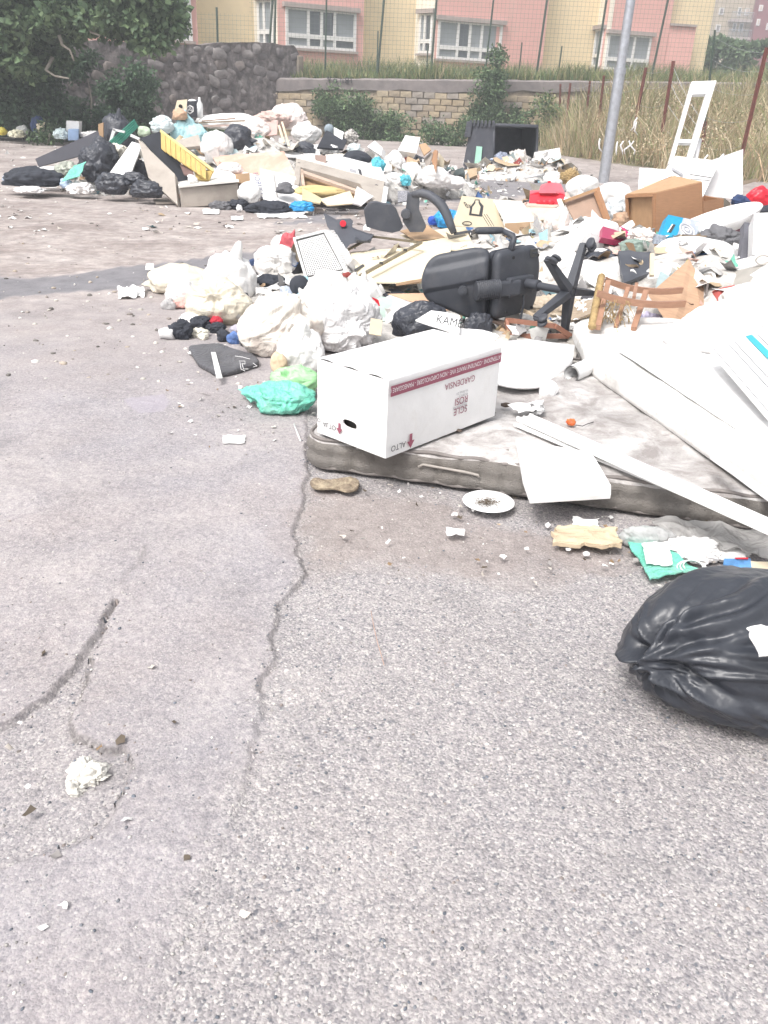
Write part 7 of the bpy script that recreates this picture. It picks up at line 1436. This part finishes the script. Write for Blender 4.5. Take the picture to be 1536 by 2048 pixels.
cx_ = board('beige_board', 'beige panel with a round hole standing on the crest of the far heap', 'panel', q4([16.0, 16.1, 15.9, 15.9], 354, 202, 374, 200, 371, 238, 345, 238), .04, CARDLIGHT); add('hole', *cyl(d(361, 213, 15.98), d(361, 213, 15.94), .035, 12), HOLE, cx_)
fb('tan_bundle', 'tan orange cloth bundle under the beige panel', (343, 218, 375, 242), M('tan_orange', (.58, .38, .26), .8, .2, 9, .4, 60), 15.7, wr=.25, cat='cloth')
bbx = single('black_carton', 'black carton with a white hexagon emblem on the heap crest', 'box', para(d(374, 236, 16.2), d(396, 234, 16.4), d(378, 232, 16.7), d(374, 203, 16.2), .01), DARKPL, autos=40)
add('emblem', *tube([d(380 + 7 * math.cos(t), 219 + 8 * math.sin(t), 16.12) for t in np.linspace(.5, 6.78, 6, endpoint=False)], .012, 5, closed=True), WHITEINK, bbx); add('emblem', *tube([d(376, 222, 16.12), d(380, 214, 16.12), d(384, 223, 16.12), d(378, 219, 16.12)], .010, 5), WHITEINK, bbx)
fb('white_scraps', 'white paper on top of the black carton with emblem', (376, 199, 394, 207), WHITEBAG, 16.4, wr=.2, cat='paper')
single('white_bottle', 'white slim bottle right of the black carton on the crest', 'bottle', lathe([(.001, 0), (.05, 0), (.05, .22), (.02, .28), (.02, .33), (.001, .33)], 16, d(401, 236, 16.2)), WHITECLEAN)
fb('white_sack', 'long low white sheet along the crest right of the black carton', (398, 226, 520, 262), WHITEBAG, 16.4, wr=.14, sub=5)
for k, (a_, lab) in enumerate((((396, 250, 506, 248, 506, 252, 396, 254), 'lowest brown lath of the stack on the crest'), ((398, 244, 490, 240, 490, 243, 398, 247), 'middle brown lath of the stack on the crest'), ((404, 241, 470, 236, 470, 238, 404, 243), 'top short brown lath of the stack on the crest'))): board('wood_lath', lab, 'lath', q4([15.4, 15.6, 15.6, 15.4], *a_), .05, [M('pink_lath', (.5, .38, .34), .7), M('old_plank', (.28, .22, .16)), M('brown_lath2', (.3, .18, .12), .7)][k], group='laths stacked on the crest of the far heap')
fb('cloth_bundle', 'white and pinkish fabric bundle at the highest right of the far heap', (540, 208, 614, 262), M('pinkwhite', (.74, .66, .63), .7, .1, 3, .2, 30, wrinkle=.6), 16.2, wr=.2, sub=5, cat='fabric', knot=(.2, -.5, -.6))
fb('cloth_bundle', 'pink brown draped fabric left below the white fabric bundle', (508, 222, 585, 258), M('pinkbrown', (.58, .44, .40), .8, .12, 4, .3, 30, wrinkle=.6), 16.0, wr=.25, sub=5, cat='fabric', flat=.9)
fb('cloth_bundle', 'white fabric tail hanging right of the bundle', (580, 248, 640, 290), WHITEBAG, 15.6, wr=.2, sub=5, cat='fabric')
fb('cloth_bundle', 'white pinkish fabric in front of the lath stack', (480, 240, 545, 285), M('pinkwhite', (.74, .66, .63)), 15.3, wr=.2, sub=5, cat='fabric')
board('pink_board', 'dusty pink board standing below the pink brown fabric', 'board', q4([15.4, 15.4, 15.2, 15.2], 528, 246, 556, 243, 554, 270, 522, 274), .02, M('dusty_pink', (.5, .35, .32), .8))
for k, a_ in enumerate(((562, 244, 566, 244, 580, 292, 576, 292), (556, 252, 560, 250, 570, 285, 566, 286), (510, 283, 535, 288, 535, 291, 510, 287), (450, 305, 510, 299, 510, 302, 450, 308))): board('thin_lath', ['longest thin lath leaning below the fabric bundle', 'shorter thin lath left of the longest', 'short flat lath under the pink board', 'thin pale lath below the round black bag'][k], 'lath', q4([15.2, 15.2, 14.9, 14.9], *a_), .02, PALEWOOD, group='thin laths in the middle of the far heap')
# orange pink sheet, white sheets, carton
board('orange_pink_sheet', 'large orange pink board lying over the middle of the far heap', 'board', q4([14.3, 14.2, 13.3, 13.4], 424, 312, 568, 303, 600, 368, 452, 362), .02, PINKBOARD, nx=10, ny=8, amp=.02, freq=1.5)
board('white_sheet', 'white board above the orange pink one', 'sheet', q4([15.2, 15.3, 14.6, 14.7], 535, 286, 640, 290, 640, 318, 530, 312), .02, WHITECLEAN, nx=6, ny=4, amp=.01)
board('white_sheet', 'white triangular board left of the printed small carton', 'sheet', q4([13.9, 13.9, 13.3, 13.3], 426, 340, 445, 336, 480, 356, 420, 360), .02, WHITECLEAN)
board('pink_strip', 'pink thin strip beside the white triangular board', 'strip', q4([13.9, 13.9, 13.4, 13.4], 432, 338, 438, 338, 476, 356, 468, 358), .02, PINKCLOTH)
fb('white_sack', 'white bag above the printed small carton', (436, 325, 485, 352), WHITEBAG, 13.8, wr=.2, sub=5)
fc = single('printed_small_carton', 'white and tan carton printed FIORUCCI sideways at the front of the far heap', 'box', para(d(486, 388, 12.95), d(546, 402, 12.9), d(490, 384, 13.5), d(484, 346, 13.0), .01), WHITECARD, autos=40)
add('tan_end', *slab(q4(12.88, 470, 348, 499, 346, 500, 368, 474, 366), .02), CARD, fc)
letters('FIORUCCI', d(506, 345, 12.72), unit(d(514, 372, 12.7) - d(506, 345, 12.72)), unit(d(520, 344, 12.7) - d(506, 345, 12.7)), .10, BLUEINK, fc, sx=.8)
letters('PERFETTO', d(524, 350, 12.72), unit(d(528, 365, 12.7) - d(524, 350, 12.72)), unit(d(530, 349, 12.7) - d(524, 350, 12.7)), .045, GREYINK, fc, sx=.8)
fb('white_sack', 'white bag standing left in front of the printed small carton', (477, 362, 524, 410), WHITEBAG, 12.7, wr=.08, sub=5)
stb = board('styrofoam_board', 'white foam sheet with a grey vertical line right of the printed carton', 'board', q4([13.2, 13.2, 12.6, 12.6], 520, 340, 590, 356, 610, 412, 528, 408), .05, WHITECLEAN); SQ = q4([13.2, 13.2, 12.6, 12.6], 520, 340, 590, 356, 610, 412, 528, 408); add('grey_line', *slab([onp(x, y, SQ, .03) for x, y in ((546, 349), (549, 349), (556, 394), (553, 394))], .012), M('grey_strip', (.35, .34, .33), .7), stb)
fb('dark_cloth', 'dark grey cloth lying on the white foam sheet', (553, 364, 588, 390), GREYCLOTH, 12.55, wr=.25, cat='cloth')
# sofa base with opening
sb_ = thing('sofa_base', g(680, 410, 0), 'upturned beige sofa base with open wooden bottom and yellow foam inside', 'sofa')
P4 = q4([13.9, 13.4, 12.7, 13.0], 592, 322, 768, 372, 762, 412, 588, 372)
def sq2(u, v, o=0): return (1 - u) * (1 - v) * P4[0] + u * (1 - v) * P4[1] + u * v * P4[2] + (1 - u) * v * P4[3] - Y_ * o
add('fabric_band', *slab([sq2(0, -.02), sq2(1, -.1), sq2(1, .35), sq2(0, .30)], .08, 12, 2, .006), BEIGEFAB, sb_, autos=50)
add('fabric_band', *slab([sq2(0, .3), sq2(.06, .31), sq2(.06, 1), sq2(0, 1)], .08), BEIGEFAB, sb_); add('fabric_band', *slab([sq2(.74, .34), sq2(1, .35), sq2(1, 1.0), sq2(.86, 1.0)], .08), BEIGEFAB, sb_)
add('wood_rail', *slab([sq2(.08, .34, .03), sq2(.72, .55, .03), sq2(.74, .66, .03), sq2(.08, .46, .03)], .04), M('sofa_rail', (.50, .38, .30), .7), sb_); add('wood_rail', *slab([sq2(.05, .30, .03), sq2(.09, .32, .03), sq2(.13, .95, .03), sq2(.09, .9, .03)], .04), M('sofa_rail', (.50, .38, .30)), sb_)
add('bottom_board', *slab([sq2(.08, .42, -.35), sq2(.78, .62, -.35), sq2(.78, 1, -.3), sq2(.08, 1.1, -.3)], .02), M('sofa_plywood', (.36, .23, .12), .7), sb_)
add('foam', *sack(sq2(.30, .98, .05), (.42, .14, .085), 9, 4, .06), M('yellow_foam', (.60, .46, .22), .8, .1, 6, .3, 60), sb_, smooth=True)
add('top_cover', *slab([sq2(0, -.06), sq2(1, -.14), sq2(1.0, -.14) + Y_ * .5 + Z_ * .02, sq2(0, -.06) + Y_ * .5 + Z_ * .02], .05, 8, 4, .01), M('lit_top_fabric', (.70, .68, .64)), sb_, autos=40)  # upper face of the beige base, its lit tone put into the colour
for u, v in ((.04, .10), (.92, .12)): add('foot_button', *cyl(sq2(u, v, .02), sq2(u, v, .07), .035, 14), M('button_grey', (.22, .21, .20), .6), sb_)
add('corner_post', *slab([sq2(1, .1, .02), sq2(1.05, .1, .02), sq2(1.05, 1.05, .02), sq2(1, 1.05, .02)], .06), WHITECLEAN, sb_)
board('white_sheet', 'white curved sheet below the sofa base at its right end', 'sheet', q4([12.7, 12.8, 12.3, 12.4], 715, 372, 748, 392, 722, 412, 704, 408), .02, WHITECLEAN, nx=8, ny=6, amp=.03, freq=2)
board('cream_sheet', 'cream bent sheet on the ground below the sofa base', 'sheet', q4([12.5, 12.7, 12.5, 12.3], 640, 398, 700, 382, 712, 408, 655, 412), .02, CARDLIGHT, nx=8, ny=6, amp=.02, freq=2)
board('cream_sheet', 'long cream board left of the sofa opening on the ground', 'sheet', q4([12.8, 12.6, 12.4, 12.6], 604, 376, 645, 398, 640, 408, 604, 400), .02, M('yellow_foam2', (.60, .50, .32), .8), nx=6, ny=4, amp=.01)
# right shoulder
board('black_board', 'black triangular panel on the right shoulder of the far heap', 'panel', q4([15.6, 15.5, 15.0, 15.2], 652, 262, 694, 282, 686, 300, 634, 296), .03, BLACKFAB)
fb('black_dome', 'rounded black lid below the black triangular panel', (588, 284, 632, 312), DARKPL, 14.9, wr=.04, cat='lid', sub=5)
fb('grey_carton', 'grey blue box on the right crest', (648, 248, 668, 270), M('greyblue', (.25, .30, .34), .6), 15.9, wr=.02, lump=.05, cat='box')
board('white_sheet', 'white crumpled paper right of the grey blue box', 'sheet', q4([15.7, 15.6, 15.4, 15.5], 668, 254, 688, 264, 684, 282, 668, 272), .01, WHITECARD, nx=8, ny=8, amp=.02)
fb('cable_bundle', 'tangle of grey strips on the right crest below the bushes', (686, 262, 716, 292), M('tangle', (.42, .40, .38), .7, .8, 20, .3, 60), 15.6, wr=.5, sub=5, cat='tangle', fr=5)
fb('light_blue_sack', 'small pale blue bag in the tangle on the right shoulder', (694, 288, 722, 308), M('bluewhite_bag', (.62, .70, .72)), 15.0, wr=.2, sub=5)
fb('black_suitcase', 'flat black suitcase on the right shoulder of the far heap', (684, 302, 744, 330), BLACKCLOTH, 14.7, wr=.05, lump=.08, cat='suitcase', sub=5)
fb('white_scraps', 'white shredded foam left of the black suitcase', (636, 290, 680, 312), WHITEBAG, 15.0, wr=.4, sub=5, cat='stuffing')
board('brown_tray', 'brown edged tray below the rounded black lid', 'tray', q4([14.4, 14.4, 14.1, 14.1], 630, 312, 652, 314, 652, 330, 632, 326), .04, M('brown_tray', (.28, .2, .17), .6))
WQ = q4([14.5, 14.2, 13.5, 13.7], 668, 312, 760, 335, 775, 368, 655, 334); wbx = board('white_appliance_board', 'long white board with dark printed patch sloping to the right', 'board', q4([14.5, 14.2, 13.5, 13.7], 668, 312, 760, 335, 775, 368, 655, 334), .05, WHITECLEAN); add('dark_patch', *slab([onp(x, y, WQ, .03) for x, y in ((699, 337), (712, 341), (712, 347), (699, 343))], .012), GREYINK, wbx); add('dark_patch', *slab([onp(x, y, WQ, .03) for x, y in ((716, 338), (722, 340), (724, 350), (719, 348))], .012), INK, wbx)
board('white_cover', 'white cube like lid standing left of the first white bags', 'lid', q4([15.2, 15.2, 15, 15], 738, 298, 753, 286, 768, 300, 766, 316), .12, WHITECLEAN)
fb('bright_blue_bag', 'turquoise plastic bag at the right foot of the white sloping board', (740, 316, 768, 348), M('turq_bag', (.10, .45, .55), .4, .15, 6, .2, 30, wrinkle=.5), 14.2, wr=.2, sub=5)
MB_ = 'white bags in the low heap left of the dumpster'
for k, (bx4, Y, lab) in enumerate((((768, 302, 808, 350), 15.5, 'white bag right of the turquoise bag'), ((800, 325, 845, 362), 15.2, 'white bag in the front middle of the low heap'), ((835, 335, 900, 378), 15.0, 'white flat bag at the right front of the low heap'), ((765, 345, 815, 375), 14.6, 'white bag at the left front of the low heap'), ((880, 350, 930, 380), 15.2, 'flat white bag tail ending on the dark patch'))): fb('white_sack', lab, bx4, WHITEBAG, Y, wr=.18, sub=5, group=MB_)
board('white_carton', 'white carton standing on the low heap left of the brown flaps', 'box', q4([16.6, 16.7, 16.4, 16.3], 808, 276, 838, 280, 830, 312, 793, 306), .14, WHITECARD)
for k, (a_, lab, m_) in enumerate((((838, 290, 850, 286, 862, 300, 848, 312), 'tan folded flap on top of the low heap', CARD), ((860, 312, 870, 300, 876, 302, 872, 345), 'tall brown board leaning on the low heap', CHIP), ((848, 318, 862, 304, 866, 308, 856, 342), 'grey brown torn flap left of the tall brown board', M('greybrown', (.3, .26, .23), .8)), ((878, 306, 888, 318, 886, 346, 880, 345), 'cream bent strip right of the tall brown board', CARDLIGHT))): board('cardboard_flap', lab, 'cardboard', q4([16.0, 16.1, 15.8, 15.7], *a_), .02, m_, nx=4, ny=4, amp=.01)
board('blue_tarp', 'grey blue plastic sheet on the ground before the dumpster', 'sheet', [g(908, 352, .1), g(940, 352, .1), g(950, 368, .03), g(918, 368, .03)], .01, M('greyblue2', (.35, .38, .44), .5), nx=6, ny=5, amp=.03)
fb('bright_blue_strip', 'bright blue crumpled strip in front of the low heap', (793, 350, 825, 374), M('turq_bag', (.10, .45, .55)), 14.5, wr=.35, sub=5, cat='bag', k=.4)
board('white_sheet', 'white flat sheet on the ground right of the low heap', 'sheet', [g(905, 372, .05), g(962, 368, .04), g(950, 380, .02), g(900, 382, .02)], .01, WHITECLEAN, nx=6, ny=4, amp=.02)
# tipped dumpster
du = thing('dumpster', g(1015, 345, 0), 'black wheeled dumpster tipped on its back, mouth towards us, with a green label', 'dumpster')
f1, f2, f3, f4_ = q4([20.6, 21.3, 21.3, 20.6], 986, 340, 1073, 330, 1074, 253, 988, 250)
bk1 = np.array([-.72, 1.0, .0]); s1, s2 = (f1 + [-.62, .8, .02]), (f4_ + [-.45, .8, -.02]); q1, q2 = f2 + [-.2, 1.1, 0], f3 + [-.2, 1.1, -.08]
add('side_wall', *slab([f1, s1, s2, f4_], .05, 6, 6, .005), DARKPL, du, autos=40); add('side_wall', *slab([f2, q1, q2, f3], .05), DARKPL, du); add('top_wall', *slab([f4_, f3, q2, s2], .05), DARKPL, du); add('bottom_wall', *slab([f1, f2, q1, s1], .05), DARKPL, du); add('floor_panel', *slab([s1, q1, q2, s2], .05), DARKPL, du)
add('mouth_rim', *tube([f1, f2, f3, f4_], .045, 8, closed=True), DARKPL, du, smooth=True)
for k in range(7):
    t = k / 6; p = (f4_ * (1 - t) + s2 * t) + [-.02, -.04, .02]; add('rim_rib', *bx(p, unit(s2 - f4_), Y_, Z_, .08, .12, .14, .015), DARKPL, du)
for k in range(3): add('handle_block', *bx(s2 * (1 - .12 * k) + s1 * .12 * k + [-.05, -.1, 0], X_, Y_, Z_, .14, .12, .12, .02), DARKPL, du)
lq = lambda u, v: (1 - u) * (1 - v) * f4_ + u * (1 - v) * s2 + u * v * s1 + (1 - u) * v * f1 + np.array([-.02, -.06, 0])
add('green_label', *slab([lq(.40, .50), lq(.62, .50), lq(.62, .90), lq(.40, .90)], .006), M('pale_green_label', (.35, .62, .50), .5), du)
fb('clothes_pile', 'dark blue and white clothes spilling out of the dumpster mouth', (982, 308, 1030, 350), M('mixed_clothes', (.25, .28, .36), .8, .9, 7, .4, 60), 20.5, wr=.4, sub=5, cat='clothes')
fb('clothes_pile', 'white and cream cloths in the middle of the dumpster spill', (1012, 302, 1062, 352), M('cream_clothes', (.58, .54, .50), .8, .5, 7, .4, 60), 20.3, wr=.4, sub=5, cat='clothes')
fb('clothes_pile', 'grey and teal bags at the right of the dumpster spill', (1080, 318, 1130, 350), M('teal_grey', (.32, .40, .40), .7, .7, 9, .4, 60), 20.2, wr=.4, sub=5, cat='clothes')
board('white_pillow', 'white square pillow standing right of the dumpster mouth', 'pillow', q4([20.4, 20.6, 20.2, 20.2], 1068, 308, 1118, 299, 1122, 330, 1070, 328), .12, WHITEBAG, nx=8, ny=8, amp=.03, freq=2)
fb('white_sack', 'small white and black bag left of the dumpster', (926, 314, 948, 336), WHITEBAG, 21.5, wr=.2, sub=5)
fb('white_sack', 'white round bags before the dry weeds right of the spill', (1085, 345, 1130, 372), WHITEBAG, 17.5, wr=.08, sub=5)
fb('grey_stone', 'pale grey stone block at the right end of the dumpster spill', (1124, 318, 1140, 346), M('pale_stone', (.5, .47, .44), .9), 20.5, wr=.1, cat='stone')
single('white_pipe', 'thin white pipe lying in front of the dumpster spill', 'pipe', cyl(d(1050, 355, 18.4), d(1086, 350, 18.8), .025, 8), WHITECLEAN)
fb('straw_tuft', 'straw coloured dry tuft behind the red lid', (1122, 340, 1158, 372), STRAW, 16, wr=.5, sub=5, cat='grass', fr=6)
# ground items in front of the far heap
fb('black_cloth', 'black crumpled cloth on the dirt below the printed small carton', (498, 402, 585, 434), BLACKCLOTH, 12.3, wr=.28, sub=5, k=.5, cat='cloth', flat=.5)
fb('black_cloth', 'dark grey cloth heap right of the armchair armrest', (418, 402, 462, 426), GREYCLOTH, 12.5, wr=.3, sub=5, k=.6, cat='cloth')
fb('black_cloth', 'small black cloth between the two dark heaps on the dirt', (455, 398, 500, 422), BLACKCLOTH, 12.6, wr=.3, sub=5, k=.6, cat='cloth')
fb('white_cup', 'white cup between the dark cloths below the carton', (472, 410, 486, 424), WHITECLEAN, 12.3, wr=.05, cat='cup')
fb('bright_blue_bag', 'bright blue plastic strip on the dirt right of the black cloth', (580, 402, 628, 424), SKYBLUE, 12.3, wr=.35, sub=5, k=.5)
paper('long white flat card under the black cloth on the dirt', (510, 420, 610, 436), 41, h=.04, amp=.02, jag=.15)
paper('white flat scrap below the dark grey cloth heap', (406, 418, 438, 428), 42, h=.02, amp=.01)
paper('white flat scrap on the dirt under the printed carton', (462, 432, 486, 440), 43, h=.02, amp=.01)
board('grey_board', 'small pale board flat on the dirt left of the armchair', 'board', [g(307, 400, .04), g(342, 397, .04), g(348, 406, .03), g(312, 407, .03)], .03, BEIGEFAB)
# row of rubbish along the rubble wall
WL = 25.9
fb('yellow_bag', 'small yellow bag at the left edge along the rubble wall', (-6, 254, 14, 272), M('yellow_bag', (.6, .5, .08), .5, .2, 6), WL, wr=.2, cat='bag')
fb('grey_bag', 'grey white round bag near the left edge at the wall foot', (33, 250, 57, 272), M('greywhite', (.55, .55, .53), .5, .15, 6), WL, wr=.12)
fb('white_litter_pile', 'flat yellowish litter pile left of the round grey bag', (16, 260, 50, 276), M('yellowish_litter', (.6, .58, .45), .7, .5, 12), WL - .3, wr=.4, cat='litter', sub=5)
fb('navy_bag', 'navy blue bag at the wall foot with a brown card before it', (62, 233, 90, 270), NAVY, WL, wr=.15, sub=5)
board('brown_card', 'torn brown card in front of the navy bag', 'card', q4(WL - .4, 72, 248, 90, 244, 88, 262, 76, 268), .02, CARDLIGHT, nx=4, ny=4, amp=.03)
shrub('weed_clump', 'green weed clump right of the navy bag', [(78, 245, 108, 276)], WL - .5, 500, .12, GR, .2, 14, 44, 'weeds')
fb('light_blue_sack', 'pale cyan crumpled bag left of the blue crate', (107, 258, 137, 280), M('cyan_white', (.55, .65, .66), .5, .2, 9), WL - .6, wr=.35, sub=5)
board('white_carton', 'white carton standing behind the blue crate at the rubble wall', 'box', q4(WL - .4, 136, 241, 161, 243, 160, 268, 135, 266), .25, WHITECARD)
single('blue_crate', 'small blue plastic crate at the foot of the rubble wall', 'crate', para(d(136, 281, WL - 1.0), d(157, 281, WL - .9), d(138, 279, WL - .6), d(136, 259, WL - 1.0), .02), M('crate_blue', (.25, .36, .55), .5), autos=40)
fb('white_scraps', 'scattered white papers right of the blue crate', (162, 262, 200, 278), WHITEBAG, WL - .6, wr=.4, sub=5, cat='paper')
paper('flat pale card on the dirt before the weed clump', (52, 272, 84, 278), 45, h=.05, amp=.02)
haze(.0048)
